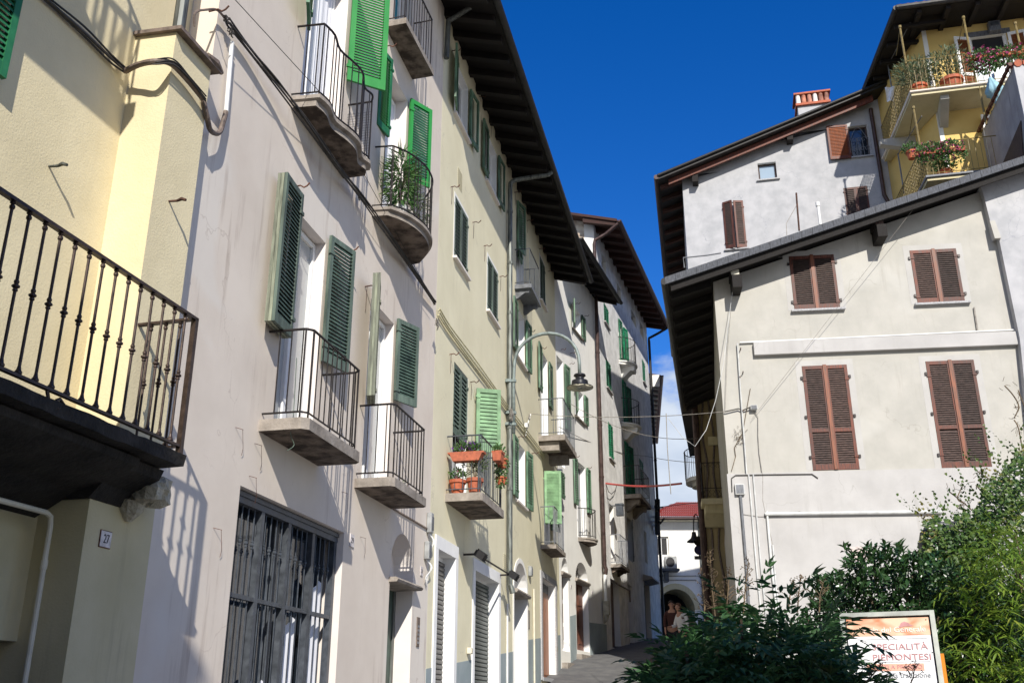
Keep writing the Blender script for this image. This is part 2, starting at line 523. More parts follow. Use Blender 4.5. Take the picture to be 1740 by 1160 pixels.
M['shirt_white'] = flat_mat('white_shirt', (.78, .78, .80), .8, 0, .05, 8)
M['shirt_dark'] = flat_mat('dark_red_brown_shirt', (.07, .025, .022), .85, 0, .1, 8)
M['trousers'] = flat_mat('dark_trousers', (.03, .032, .04), .85, 0, .1, 8)
M['curtain'] = flat_mat('white_net_curtain', (.70, .71, .75), .85, 0, .1, 14, stretch=(14, 14, .3))
M['teal'] = flat_mat('teal_curtain', (.03, .22, .28), .8, 0, .1, 8)
M['flower_pink'] = flat_mat('magenta_petals', (.50, .05, .22), .6, 0, .3, 20)
M['flower_purple'] = flat_mat('purple_petals', (.22, .04, .40), .6, 0, .3, 20)
M['stem'] = flat_mat('brown_twigs', (.12, .085, .05), .8, 0, .3, 12)
M['leaf_nandina'] = leaf_mat('dark_green_leaves', (.028, .095, .036), (.075, .17, .055), (.16, .13, .045), .5, .3, 5)
M['leaf_laurel'] = leaf_mat('glossy_laurel_leaves', (.012, .040, .012), (.045, .10, .03), (.05, .11, .03), .28, .12)
M['leaf_bamboo'] = leaf_mat('bamboo_leaves', (.10, .20, .02), (.24, .34, .045), (.34, .36, .06), .45, .4)
M['leaf_ivy'] = leaf_mat('ivy_leaves', (.022, .07, .016), (.12, .19, .04), (.26, .20, .05), .45, .25, 4)
M['leaf_pot'] = leaf_mat('pot_plant_leaves', (.04, .12, .03), (.12, .22, .07), (.2, .24, .08), .5, .3)
M['leaf_olive'] = leaf_mat('grey_green_leaves', (.05, .09, .04), (.15, .19, .10), (.24, .17, .06), .5, .25)


def glass_mat(name, c, rough=.06):
    m, nt, b = newmat(name)
    b.inputs['Base Color'].default_value = (*c, 1)
    b.inputs['Roughness'].default_value = rough
    b.inputs['Specular IOR Level'].default_value = 0.9
    t = nn(nt, 'ShaderNodeTexCoord').outputs['Object']
    bump(nt, b, noise(nt, t, 2.5, 2), .08, .01)
    return m


M['glass'] = glass_mat('window_glass', (.02, .03, .045))
M['glass_sky'] = glass_mat('bright_window_glass', (.30, .38, .46), .1)
M['glass_milk'] = glass_mat('milky_glass', (.42, .43, .42), .2)


def poster_mat():
    m, nt, b = newmat('poster_print')
    t = nn(nt, 'ShaderNodeTexCoord').outputs['Object']
    s = nn(nt, 'ShaderNodeSeparateXYZ'); nt.links.new(t, s.inputs[0])
    wv = noise(nt, mapping(nt, t, (1, 2.2, 5)), 2.2, 2, .4, 1.2)
    c = mixc(nt, remap(nt, wv, .40, .66), (.80, .56, .40), (.62, .22, .11))
    g = nn(nt, 'ShaderNodeMath', operation='ADD'); nt.links.new(wv, g.inputs[0])
    z1 = remap(nt, s.outputs[2], 1.02, 1.13, .35, -.35)
    nt.links.new(z1, g.inputs[1])
    c = mixc(nt, remap(nt, g.outputs[0], .5, .72), c, (.62, .06, .09))
    nt.links.new(c, b.inputs['Base Color'])
    b.inputs['Roughness'].default_value = .35
    return m


M['poster'] = poster_mat()
M['poster_white'] = flat_mat('poster_paper', (.82, .82, .84), .4, 0, .03, 4)
M['poster_letters'] = flat_mat('faded_red_letters', (.52, .26, .26), .5, 0, .08, 30)
M['poster_cream'] = flat_mat('cream_letters', (.86, .80, .74), .5, 0, .04, 30)
M['poster_gray'] = flat_mat('grey_letters', (.30, .32, .33), .5, 0, .08, 30)
M['poster_band'] = flat_mat('peach_band', (.80, .42, .30), .5, 0, .1, 6)
M['alu'] = flat_mat('grey_green_aluminium', (.42, .44, .40), .45, .3, .12, 8)
M['orange_panel'] = flat_mat('orange_panel', (.80, .30, .04), .5, 0, .06, 6)
M['pinkpatch'] = rough_mat('pink_filled_patch', (.55, .46, .43), (.62, .54, .51), 2)


# ------------------------------------------------------------------ builders shared by the facades
def arch_pts(u0, u1, zs, zt, n=12):
    """points of an elliptical arch from (u0, zs) over zt to (u1, zs)"""
    c, r = (u0 + u1) / 2, (u1 - u0) / 2
    return [(c - r * math.cos(math.pi * i / n), zs + (zt - zs) * math.sin(math.pi * i / n)) for i in range(n + 1)]


def wall_mesh(mb, u0, u1, zb, zt, holes, o=0.0, caps=True):
    """front face at x=o with recessed openings. holes: (u0,u1,z0,z1,depth[,spring z of an arch])"""
    fb = zb if callable(zb) else (lambda u: zb)
    ft = zt if callable(zt) else (lambda u: zt)
    us = sorted({u0, u1, *[h[0] for h in holes], *[h[1] for h in holes]})
    ex = []
    for a, b in zip(us, us[1:]):
        k = max(1, int((b - a) / 2.0))
        ex += [a + (b - a) * i / k for i in range(k)]
    us = [u for u in ex + [us[-1]] if u0 - 1e-6 <= u <= u1 + 1e-6]
    zs = sorted({*[h[2] for h in holes], *[h[3] for h in holes]})
    for i in range(len(us) - 1):
        a, b = us[i], us[i + 1]
        m = (a + b) / 2
        lv = [None] + zs + [None]
        for j in range(len(lv) - 1):
            za = lv[j]; zc = lv[j + 1]
            qa0 = fb(a) if za is None else max(za, fb(a)); qa1 = ft(a) if zc is None else min(zc, ft(a))
            qb0 = fb(b) if za is None else max(za, fb(b)); qb1 = ft(b) if zc is None else min(zc, ft(b))
            if qa1 <= qa0 + 1e-5 and qb1 <= qb0 + 1e-5: continue
            mz = (qa0 + qa1 + qb0 + qb1) / 4
            if any(h[0] < m < h[1] and h[2] < mz < h[3] for h in holes): continue
            mb.add([(o, a, qa0), (o, b, qb0), (o, b, max(qb1, qb0)), (o, a, max(qa1, qa0))], [(0, 1, 2, 3)])
    for h in holes:
        a, b, c, d, dep = h[:5]
        arch = h[5] if len(h) > 5 else None
        q = o - dep
        mi = mb.mi
        mb.mi = 1
        top = d if arch is None else arch
        mb.add([(o, a, c), (o, a, top), (q, a, top), (q, a, c)], [(0, 1, 2, 3)])
        mb.add([(o, b, c), (o, b, top), (q, b, top), (q, b, c)], [(3, 2, 1, 0)])
        mb.add([(o, a, c), (o, b, c), (q, b, c), (q, a, c)], [(3, 2, 1, 0)])
        if arch is None:
            mb.add([(o, a, d), (o, b, d), (q, b, d), (q, a, d)], [(0, 1, 2, 3)])
        else:
            p = arch_pts(a, b, arch, d)
            n = len(p)
            mb.add([(o, y, z) for y, z in p] + [(q, y, z) for y, z in p], [(i, i + 1, n + i + 1, n + i) for i in range(n - 1)])
            mb.mi = mi
            h_ = n // 2
            mb.add([(o, a, d)] + [(o, y, z) for y, z in p[:h_ + 1]], [(0, i + 1, i) for i in range(1, h_ + 1)])
            mb.add([(o, b, d)] + [(o, y, z) for y, z in p[h_:]], [(0, i + 1, i) for i in range(1, n - h_)])
        if caps:
            mb.mi = 1
            mb.add([(q, a, c), (q, b, c), (q, b, d), (q, a, d)], [(0, 1, 2, 3)])
        mb.mi = mi


def body_sides(mb, u0, u1, zb, zt, depth, o=0.0, right=True, left=True, top=True):
    fb = zb if callable(zb) else (lambda u: zb)
    ft = zt if callable(zt) else (lambda u: zt)
    q = o - depth
    if left: mb.add([(o, u0, fb(u0)), (o, u0, ft(u0)), (q, u0, ft(u0)), (q, u0, fb(u0))], [(0, 1, 2, 3)])
    if right: mb.add([(o, u1, fb(u1)), (o, u1, ft(u1)), (q, u1, ft(u1)), (q, u1, fb(u1))], [(3, 2, 1, 0)])
    if top: mb.add([(o, u0, ft(u0)), (o, u1, ft(u1)), (q, u1, ft(u1)), (q, u0, ft(u0))], [(0, 1, 2, 3)])
    mb.add([(q, u0, fb(u0)), (q, u0, ft(u0)), (q, u1, ft(u1)), (q, u1, fb(u1))], [(0, 1, 2, 3)])


def leaf(parent, mat, uh, side, z0, z1, wd, phi, o=.03, th=.04, pitch=.046, st=.055, mid=None, name='shutter', smat=None, label=None, slat_th=.007, stmat=None):
    """a louvred shutter leaf hinged at u=uh; phi 0 = folded back flat on the wall, 90 = standing straight out"""
    a = R(phi)
    al = Vector((math.sin(a), side * math.cos(a), 0))
    tk = Vector((math.cos(a), -side * math.sin(a), 0))
    Mx = Matrix(((al.x, tk.x, 0, o), (al.y, tk.y, 0, uh), (0, 0, 1, z0), (0, 0, 0, 1)))
    h = z1 - z0
    mb = MB()
    mb.obox(Mx, 0, st, 0, th, 0, h)
    mb.obox(Mx, wd - st, wd, 0, th, 0, h)
    rails = [0, h - st * 1.2]
    if mid: rails += [h * mid]
    for r_ in rails:
        hh = st * 1.2 if r_ else st * 1.9
        mb.obox(Mx, st, wd - st, .002, th - .002, r_, r_ + hh)
    # hinges
    for zz in (h * .12, h * .86):
        mb.obox(Mx, -.02, .07, th * .5, th + .012, zz - .02, zz + .02)
    mb.mi = 1
    n = max(3, int((h - st * 3.1) / pitch))
    base = st * 1.9
    pp = (h - st * 3.1) / n
    for i in range(n):
        c = base + pp * i
        if mid and h * mid - .01 < c + pp / 2 < h * mid + st * 1.2 + .01: continue
        v = [(x, y, z) for x in (st, wd - st) for (y, z) in ((th * .92, c - pp * .12), (th * .92, c - pp * .12 + slat_th), (th * .08, c + pp * 1.12 + slat_th), (th * .08, c + pp * 1.12))]
        mb.add([Mx @ Vector(p) for p in v], [(0, 1, 2, 3), (7, 6, 5, 4), (0, 4, 5, 1), (1, 5, 6, 2), (2, 6, 7, 3), (3, 7, 4, 0)])
    return build(mb, name, [mat, smat or mat], parent, label=label)


def window(parent, u0, u1, z0, z1, dep=.16, fmat='white', pane='glass', sill=None, two=True, curtain=None, bars=0, fw=.05):
    """casement frame with its pane(s); sill stands proud of the wall"""
    q = -dep
    mb = MB()
    mb.box(q + .005, q + .055, u0, u0 + fw, z0, z1)
    mb.box(q + .005, q + .055, u1 - fw, u1, z0, z1)
    mb.box(q + .005, q + .053, u0 + fw, u1 - fw, z1 - fw, z1)
    mb.box(q + .005, q + .053, u0 + fw, u1 - fw, z0, z0 + fw * 1.3)
    if two: mb.box(q + .005, q + .062, (u0 + u1) / 2 - fw * .8, (u0 + u1) / 2 + fw * .8, z0 + fw, z1 - fw)
    for k in range(bars):
        zz = z0 + (z1 - z0) * (k + 1) / (bars + 1)
        mb.box(q + .010, q + .045, u0 + fw, u1 - fw, zz - .012, zz + .012)
    wn_ = build(mb, 'window', M[fmat], parent)
    p = MB()
    p.box(q + .012, q + .020, u0 + fw * .8, u1 - fw * .8, z0 + fw, z1 - fw)
    build(p, 'pane', M[pane], wn_)
    if curtain:
        c = MB()
        n = 28
        pts = []
        for i in range(n + 1):
            y = u0 + fw + (u1 - u0 - 2 * fw) * i / n
            pts.append((q + .035 + .012 * math.sin(i * 1.9) + .005 * math.sin(i * 4.1), y))
        for i in range(n):
            (xa, ya), (xb, yb) = pts[i], pts[i + 1]
            c.add([(xa, ya, z0 + .04), (xb, yb, z0 + .04), (xb, yb, z1 - .05), (xa, ya, z1 - .05)], [(0, 1, 2, 3)])
        build(c, 'curtain', M[curtain], wn_)
    if sill:
        s = MB()
        s.box(-dep + .01, .07, u0 - .07, u1 + .07, z0 - .045, z0 - .002)
        build(s, 'sill', M[sill], wn_)
    return wn_


def hook(parent, u, z, mat='rust', L=.17, wire=True):
    mb = MB()
    mb.tube([(0, u, z), (L * .55, u, z + .01), (L * .8, u, z - .02), (L, u, z - .005), (L + .03, u, z + .03)], .009, 5)
    if wire: mb.tube([(.03, u, z), (.01, u + .05, z - .32)], .004, 4)
    build(mb, 'wall_hook', M[mat], parent)


def arc_path(pts, step=.05):
    """resample a polyline"""
    out = []
    for a, b in zip(pts, pts[1:]):
        a, b = Vector(a), Vector(b)
        n = max(1, round((b - a).length / step))
        out += [a + (b - a) * i / n for i in range(n)]
    out.append(Vector(pts[-1]))
    return out


def smooth_pts(p, n=6):
    """Catmull-Rom through points"""
    p = [Vector(q) for q in p]
    q = [p[0]] + p + [p[-1]]
    out = []
    for i in range(1, len(q) - 2):
        for k in range(n):
            t = k / n
            a, b, c, d = q[i - 1], q[i], q[i + 1], q[i + 2]
            out.append(.5 * ((2 * b) + (c - a) * t + (2 * a - 5 * b + 4 * c - d) * t * t + (3 * b - a - 3 * c + d) * t ** 3))
    out.append(p[-1])
    return out


def balcony(parent, path, z, th, h, mat='concrete', rmat='iron', space=.11, bar=.0075, inset=.045, rail=.014, label=None, under=None, flare=0.0, nos=True, bh=.07, legs=None, moulding=0):
    """path: (out, along) outline from the near wall point round to the far wall point"""
    P = [Vector((a, b, 0)) for a, b in path]
    mb = MB()
    n = len(P)
    top = [(p.x, p.y, z) for p in P]
    bot = [(p.x, p.y, z - th) for p in P]
    if moulding:
        cx = sum(p.y for p in P) / n
        ins = [(max(0, p.x - moulding), cx + (p.y - cx) * (1 - moulding * .6), z - th * .45) for p in P]
        ins2 = [(a, b, z - th) for a, b, _ in ins]
        rings = [top, [(a, b, z - th * .35) for a, b, _ in top], [(a, b, c + 0) for a, b, c in ins], ins2]
    else:
        rings = [top, bot]
    vv = [q for r_ in rings for q in r_]
    fs = []
    for k in range(len(rings) - 1):
        for i in range(n):
            j = (i + 1) % n
            fs.append((k * n + i, k * n + j, (k + 1) * n + j, (k + 1) * n + i))
    fs.append(tuple(range(n)))
    mb.add(vv, fs)
    mb.mi = 1
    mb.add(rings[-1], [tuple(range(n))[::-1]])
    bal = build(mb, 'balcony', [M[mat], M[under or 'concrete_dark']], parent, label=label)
    # railing path
    cy = sum(p.y for p in P) / n
    q = []
    for p in P:
        y = p.y + (inset if p.y < cy else -inset) * (1 if abs(p.y - cy) > .05 else 0)
        q.append(Vector((max(.0, p.x - inset), y, 0)) if p.x > 0.001 else Vector((0, y, 0)))
    rb = MB()
    up = lambda v, zz: Vector((v.x + flare * (zz - z) * (1 if v.x > .05 else 0), v.y, zz))
    rb.tube([up(v, z + h) for v in q], rail, 6)
    rb.tube([up(v, z + bh) for v in q], rail * .75, 6)
    L = [0]
    for a, b in zip(q, q[1:]): L.append(L[-1] + (b - a).length)
    tot = L[-1]
    nb = int(tot / space)
    for k in range(1, nb):
        s = tot * k / nb
        i = max(j for j in range(len(L)) if L[j] <= s + 1e-9)
        i = min(i, len(q) - 2)
        t = (s - L[i]) / max(1e-6, L[i + 1] - L[i])
        v = q[i].lerp(q[i + 1], t)
        rb.tube([up(v, z + bh), up(v, z + h)], bar, 4, cap=False)
    if nos:
        for v in q[1:-1][::max(1, (n - 2) // 3)]:
            rb.tube([up(v, z - .01), up(v, z + h)], bar * 1.35, 4)
    build(rb, 'railing', M[rmat], bal)
    return bal


def bracket(parent, u, wdt, z, dep, hgt, mat, scroll=True):
    """a corbel under a slab: z is its top"""
    mb = MB()
    pr = [(0, z), (dep, z), (dep, z - hgt * .25), (dep * .93, z - hgt * .42), (dep * .7, z - hgt * .38), (dep * .45, z - hgt * .62), (dep * .2, z - hgt * .95), (0, z - hgt)] if scroll else [(0, z), (dep, z), (dep, z - hgt), (0, z - hgt)]
    mb.prism([(x, u, zz) for x, zz in pr], (0, wdt, 0))
    build(mb, 'bracket', M[mat] if isinstance(mat, str) else mat, parent)


def pipe(parent, pts, r, mat, name='downpipe', joints=(), n=10, label=None):
    mb = MB()
    mb.tube(pts, r, n)
    for j in joints:
        mb.tube([(j[0], j[1], j[2] - .03), (j[0], j[1], j[2] + .03)], r * 1.22, n)
    return build(mb, name, M[mat], parent, smooth=False, label=label)


def eave(parent, u0, u1, ov, zin, zout, back, wood, boards, gut, spacing=.62, rw=.11, rh=.14, zs=None, gr=.07, thick=.06, ends=(0, 0), gdrop=0):
    """overhanging roof along a wall: deck, single rafters below it, gutter at its lip. zs(u) lifts it along the wall"""
    f = zs or (lambda u: 0.0)
    sl = (zin - zout) / ov
    mb = MB()
    ua, ub = u0 - ends[0], u1 + ends[1]
    zb = lambda x, u: zin - sl * x + f(u)
    a = [(ov, ua, zb(ov, ua)), (ov, ub, zb(ov, ub)), (-back, ub, zb(-back, ub)), (-back, ua, zb(-back, ua))]
    mb.hexa(a, [(x, y, z + thick) for x, y, z in a])
    rf = build(mb, 'roof', M[boards], parent)
    n = max(1, int((ub - ua) / spacing))
    for k in range(n + 1):
        u = ua + .06 + (ub - ua - .12 - rw) * k / n
        r_ = MB()
        q = [(ov - .06, u, zb(ov - .06, u) - rh * .75), (ov - .06, u + rw, zb(ov - .06, u) - rh * .75), (-.3, u + rw, zb(-.3, u) - rh), (-.3, u, zb(-.3, u) - rh)]
        t = [(ov - .06, u, zb(ov - .06, u) - .002), (ov - .06, u + rw, zb(ov - .06, u) - .002), (-.3, u + rw, zb(-.3, u) - .002), (-.3, u, zb(-.3, u) - .002)]
        r_.hexa(q, t)
        build(r_, 'rafter', M[wood], rf)
    g = MB()
    sec = [(ov + gr + gr * math.cos(t), gr * math.sin(t)) for t in [math.pi + math.pi * i / 8 for i in range(9)]]
    sec2 = [(ov + gr + (gr - .012) * math.cos(t), (gr - .012) * math.sin(t)) for t in [math.pi + math.pi * i / 8 for i in range(9)]][::-1]
    ring = sec + sec2
    m = len(ring)
    vv = [(x, y, z + zb(ov, y) + .03 - gdrop) for y in (ua - .02, ub + .02) for x, z in ring]
    g.add(vv, [(i, (i + 1) % m, m + (i + 1) % m, m + i) for i in range(m)] + [tuple(range(m)), tuple(range(m, 2 * m))])
    # end caps as half discs
    for y in (ua - .02, ub + .02):
        g.add([(x, y, z + zb(ov, y) + .03 - gdrop) for x, z in sec], [tuple(range(9))])
    build(g, 'gutter', M[gut], rf)
    return rf


def foliage_data():
    return [], [], []


def add_leaf(D, p, d, nrm, L, W, tone, fold=.25, tip=.5):
    """a folded 6-point leaf: D=(verts, faces, tones)"""
    V, Fc, T = D
    d = d.normalized()
    s = d.cross(nrm)
    if s.length < 1e-4: s = d.orthogonal()
    s.normalize()
    n = s.cross(d)
    k = len(V)
    V += [p, p + d * L * tip * .55 + s * W * .42 + n * W * fold, p + d * L * tip + s * W * .5 + n * W * fold * .8, p + d * L - n * L * .12,
          p + d * L * tip - s * W * .5 + n * W * fold * .8, p + d * L * tip * .55 - s * W * .42 + n * W * fold, p + d * L * tip]
    Fc += [(k, k + 1, k + 2, k + 6), (k + 6, k + 2, k + 3), (k + 6, k + 3, k + 4), (k, k + 6, k + 4, k + 5)]
    T += [tone] * 7


def build_leaves(D, name, mat, parent):
    V, Fc, T = D
    mb = MB()
    mb.v = [tuple(v) for v in V]
    mb.f = Fc
    mb.m = [0] * len(Fc)
    o = build(mb, name, mat, parent)
    at = o.data.attributes.new('tone', 'FLOAT', 'POINT')
    at.data.foreach_set('value', T)
    return o


def rv(s=1.0):
    while True:
        v = Vector((random.uniform(-1, 1), random.uniform(-1, 1), random.uniform(-1, 1)))
        if .05 < v.length < 1: return v * s


def lerp(a, b, t): return a + (b - a) * t
# ------------------------------------------------------------------ more frame geometry
def hz(fr, x, y, z):
    """where the sight line meets the level z (world): (out, along)"""
    r = ray(x, y); t = (z - CAMZ) / r.z
    q = r * t - fr.P
    return q.dot(fr.n), q.dot(fr.d)


def at_u(fr, x, y, u):
    r = ray(x, y)
    t = (u + fr.P.dot(fr.d)) / r.dot(fr.d)
    q = r * t
    return (q - fr.P).dot(fr.n), q.z + CAMZ


def kview(fr, x, y):
    r = ray(x, y)
    return r.dot(fr.d) / -r.dot(fr.n)


FB0 = Frame(Vector((-math.cos(R(12.2)), math.sin(R(12.2)))) * 4.35, 12.2)
bs = FB0.hit(322, 400); be = FB0.hit(745, 400)
FB = Frame(bs, 12.2)
na = Vector((math.cos(R(14.8)), -math.sin(R(14.8)), 0))
FA = Frame(Vector((bs.x, bs.y, 0)) + na * .12, 14.8)
FC = Frame(be, 12.0)
FD = Frame(FC.hit(944, 600), 19.0)
FE = Frame(FD.hit(1019, 700), 16.5)
FI = Frame((4.4, 20.0), -83, -1)
FJ = Frame((4.4, 27.5), -77.5, -1)
FH = Frame((5.6, 29.0), -83, -1)
FG = Frame((0.0, 56.0), -90, -1)
FF = Frame((6.1, 43.2), 6.7)

# ------------------------------------------------------------------ ground, street
prof = [(-60, -.6), (0, 0), (8, .35), (14.9, 1.0), (20.7, 1.6), (25, 2.3), (28, 2.95), (33, 3.55), (40, 4.3), (56, 5.4), (75, 6), (420, 9)]


def gz(y):
    for (a, za), (b, zb_) in zip(prof, prof[1:]):
        if a <= y <= b:
            t = (y - a) / (b - a)
            return za + (zb_ - za) * t
    return prof[-1][1]


def strip(mb, left, right, lift, ys):
    """a sheet following the street profile between x=left(y) and x=right(y)"""
    vv = []
    for y in ys:
        vv += [(left(y), y, gz(y) + lift), (right(y), y, gz(y) + lift)]
    mb.add(vv, [(2 * i, 2 * i + 1, 2 * i + 3, 2 * i + 2) for i in range(len(ys) - 1)])


ysg = [p[0] for p in prof]
g = MB(); strip(g, lambda y: -300, lambda y: 300, 0, ysg)
tag(build(g, 'ground', M['groundmat']), kind='structure')
ysr = sorted(set([-12, -4] + [p[0] for p in prof if -12 < p[0] < 60] + [17, 31, 36, 46, 58]))
lx = lambda y: -3.4 + (y - 7) * .214 - (0 if y < 30 else 0) + max(0, y - 27) * .07 - (0 if y > 7 else (7 - y) * .05)
g = MB(); strip(g, lambda y: lx(y) - 2, lambda y: lx(y) + 4.2 - max(0, y - 22) * .05, .004, ysr)
tag(build(g, 'street', M['asphalt']), kind='structure')
g = MB(); strip(g, lambda y: lx(y) + 2.7 + max(0, 27 - y) * .02, lambda y: lx(y) + 9.5, .008, ysr)
tag(build(g, 'pavement', M['paving']), kind='structure')
g = MB(); strip(g, lambda y: lx(y) + 2.58 + max(0, 27 - y) * .02, lambda y: lx(y) + 2.66 + max(0, 27 - y) * .02, .012, ysr)
tag(build(g, 'gutter_channel', M['concrete_dark']), kind='structure')


def gw(fr):
    return lambda u: gz(fr.w(0, u, 0).y) - .35


# ================================================================== A: yellow house on the left
T = thing('yellow_house', FA, (0, -3, .2), 'pale yellow house at the left edge with a long baluster balcony', 'house')
P27 = -.4
mb = MB()
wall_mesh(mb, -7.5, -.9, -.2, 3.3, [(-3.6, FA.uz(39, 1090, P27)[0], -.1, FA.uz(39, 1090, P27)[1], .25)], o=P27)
build(mb, 'lower_wall', [M['under'], M['under']], T)
mb = MB()
wall_mesh(mb, -7.5, .1, 3.3, 12.5, [(FA.uz(20, 60, P27 + .05)[0] - 1.53, FA.uz(20, 60, P27 + .05)[0] - .53, FA.uz(10, 141, P27 + .05)[1], FA.uz(10, 141, P27 + .05)[1] + 1.9, .22)], o=P27)
dq = FA.uz(39, 1090, P27)
mb.add([(P27, -7.5, -.2), (P27, -7.5, 12.5), (-9, -7.5, 12.5), (-9, -7.5, -.2)], [(0, 1, 2, 3)])
mb.add([(P27, .1, 3.3), (P27, .1, 12.5), (-9, .1, 12.5), (-9, .1, 3.3)], [(3, 2, 1, 0)])
mb.add([(P27, -7.5, 12.5), (P27, .1, 12.5), (-9, .1, 12.5), (-9, -7.5, 12.5)], [(0, 1, 2, 3)])
wl_ = build(mb, 'wall', [M['yellow'], M['yellow']], T)
mb = MB()
ptop = FA.uz(300, 50)[1]
mb.hexa([(P27, -.72, 3.3), (0, -.72, 3.3), (0, -.17, 3.3), (P27, -.17, 3.3)], [(P27, -.72, ptop), (0, -.72, ptop), (0, -.17, ptop - .02), (P27, -.17, ptop - .02)])
build(mb, 'pilaster', M['yellow'], T)
mb = MB()
mb.box(P27 - .3, 0, -.92, -.165, -.3, 3.3)
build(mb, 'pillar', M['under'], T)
mb = MB()      # slate cap on the pilaster, with an old tile lying on it
mb.hexa([(P27, -.76, ptop + .0), (.07, -.76, ptop - .03), (.07, -.10, ptop - .03), (P27, -.10, ptop)], [(P27, -.76, ptop + .035), (.07, -.76, ptop + .005), (.07, -.10, ptop + .005), (P27, -.10, ptop + .035)])
for i in range(7):
    a = .06 + .02 * math.sin(i)
mb.tube([(.05, -.32, ptop + .015), (.055, -.20, ptop + .02), (.05, -.07, ptop + .0)], [.03, .045, .02], 7)
build(mb, 'slate_cap', M['cable_brown'], T)
pipe(T, [(-.15, -.5, ptop + .03), (-.15, -.5, 12.6)], .055, 'pipe_gray')
# green louvred shutter whose far edge shows at the picture's corner
su_, sz_ = FA.uz(20, 60, P27 + .05)[0], FA.uz(10, 141, P27 + .05)[1]
leaf(T, M['green_dark'], su_ - .52, 1, sz_, sz_ + 1.9, .52, 3, o=P27 + .02, th=.04)
leaf(T, M['green_dark'], su_ - 1.55, -1, sz_, sz_ + 1.9, .52, 5, o=P27 + .02, th=.04)
mb = MB()
mb.box(P27 - .22, P27 - .18, -3.6, dq[0], -.1, dq[1])
build(mb, 'dark_door', M['black'], T)
# the long balcony
zs_ = 3.33
mb = MB()
n = 60
edge = []
for i in range(n + 1):
    u = lerp(-6.5, -.60, i / n)
    edge.append((.50 + .003 * math.sin(i * 1.7) + random.uniform(-.004, .004), u, 0))
top = [(x, u, zs_ + random.uniform(-.006, .006)) for x, u, _ in edge]
bot = [(x - .012 + random.uniform(-.004, .004), u, zs_ - .085 + random.uniform(-.005, .005)) for x, u, _ in edge]
for i in range(n):
    mb.add([top[i], top[i + 1], bot[i + 1], bot[i]], [(0, 1, 2, 3)])
    mb.add([top[i], top[i + 1], (P27, top[i + 1][1], zs_), (P27, top[i][1], zs_)], [(0, 1, 2, 3)])
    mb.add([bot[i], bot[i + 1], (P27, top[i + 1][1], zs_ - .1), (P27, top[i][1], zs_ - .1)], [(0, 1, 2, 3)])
mb.add([top[-1], bot[-1], (P27, -.6, zs_ - .1), (P27, -.6, zs_)], [(0, 1, 2, 3)])
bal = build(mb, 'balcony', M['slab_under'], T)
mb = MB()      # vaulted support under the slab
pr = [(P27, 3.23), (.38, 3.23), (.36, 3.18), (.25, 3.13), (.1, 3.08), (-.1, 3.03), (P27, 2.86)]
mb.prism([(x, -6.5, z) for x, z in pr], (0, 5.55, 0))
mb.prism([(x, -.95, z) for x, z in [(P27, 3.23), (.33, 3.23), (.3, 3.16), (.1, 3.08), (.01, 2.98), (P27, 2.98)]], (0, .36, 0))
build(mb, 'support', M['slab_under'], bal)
bm_pts = []
mb = MB()      # rough stone corbel end
cx_o, cx_z = hz(FA, 275, 818, 3.10)[0], 3.10
base = (.10, -.46, 3.115)
V, Fs = [], []
nu, nv = 18, 10
for j in range(nv + 1):
    th_ = math.pi * j / nv
    for i in range(nu):
        ph = 2 * math.pi * i / nu
        d = Vector((math.sin(th_) * math.cos(ph), math.sin(th_) * math.sin(ph), math.cos(th_)))
        sq = 1 / max(abs(d.x), abs(d.y) * .95, abs(d.z)) ** .55
        rr = 1 + .13 * math.sin(3 * ph + 2 * th_) + .09 * math.sin(7 * ph + 1.3) * math.sin(5 * th_) + random.uniform(-.05, .05)
        V.append((base[0] + d.x * .19 * rr * sq, base[1] + d.y * .15 * rr * sq, base[2] + d.z * .105 * rr * sq))
for j in range(nv):
    for i in range(nu):
        Fs.append((j * nu + i, j * nu + (i + 1) % nu, (j + 1) * nu + (i + 1) % nu, (j + 1) * nu + i))
mb.add(V, Fs)
mb.tube([(.05, -.52, 3.06), (.03, -.5, 2.97), (.01, -.49, 2.90)], [.11, .09, .03], 9)
build(mb, 'corbel', M['stone'], T)
# baluster railing
rb = MB()
ro, rend = .48, -.66
zt, zbm = FA.uz(332, 540, ro)[1], FA.uz(303, 755, ro)[1]
rb.box(ro - .02, ro + .02, -6.4, rend + .02, zt - .022, zt)
rb.box(ro - .016, ro + .016, -6.4, rend + .02, zbm - .018, zbm)
rb.box(.0, ro, rend - .02, rend + .02, zt - .02, zt - .002)
rb.box(.0, ro, rend - .016, rend + .016, zbm - .016, zbm - .001)


def baluster(b, x, y, z0, z1):
    h = z1 - z0
    k = .0095
    pr_ = [(k, 0), (.021, .004), (.021, .016), (.014, .028), (k, .05), (k, h * .47), (.015, h * .475), (.015, h * .485), (.011, h * .49), (.023, h * .50), (.023, h * .51), (.011, h * .52), (.015, h * .53), (.015, h * .54), (k, h * .55), (k, h - .055), (.016, h - .045), (.016, h - .03), (.010, h - .022), (.019, h - .012), (.012, h)]
    b.lathe((x, y, z0), pr_, 8)


for k in range(42):
    baluster(rb, ro, rend - .125 - k * .1375, zbm, zt - .022)
for k in range(3):
    baluster(rb, ro - .12 - .125 * k, rend, zbm, zt - .02)
rb.box(ro - .02, ro + .02, rend - .018, rend + .02, zbm - .06, zt - .01)
rb.tube([(ro, -2.05, zbm - .02), (ro + .005, -2.02, zbm - .09), (ro + .005, -1.94, zbm - .10), (ro + .005, -1.9, zbm - .06), (ro + .005, -1.94, zbm - .04), (ro + .005, -1.97, zbm - .06)], .012, 6)
build(rb, 'railing', M['iron_brown'], bal)
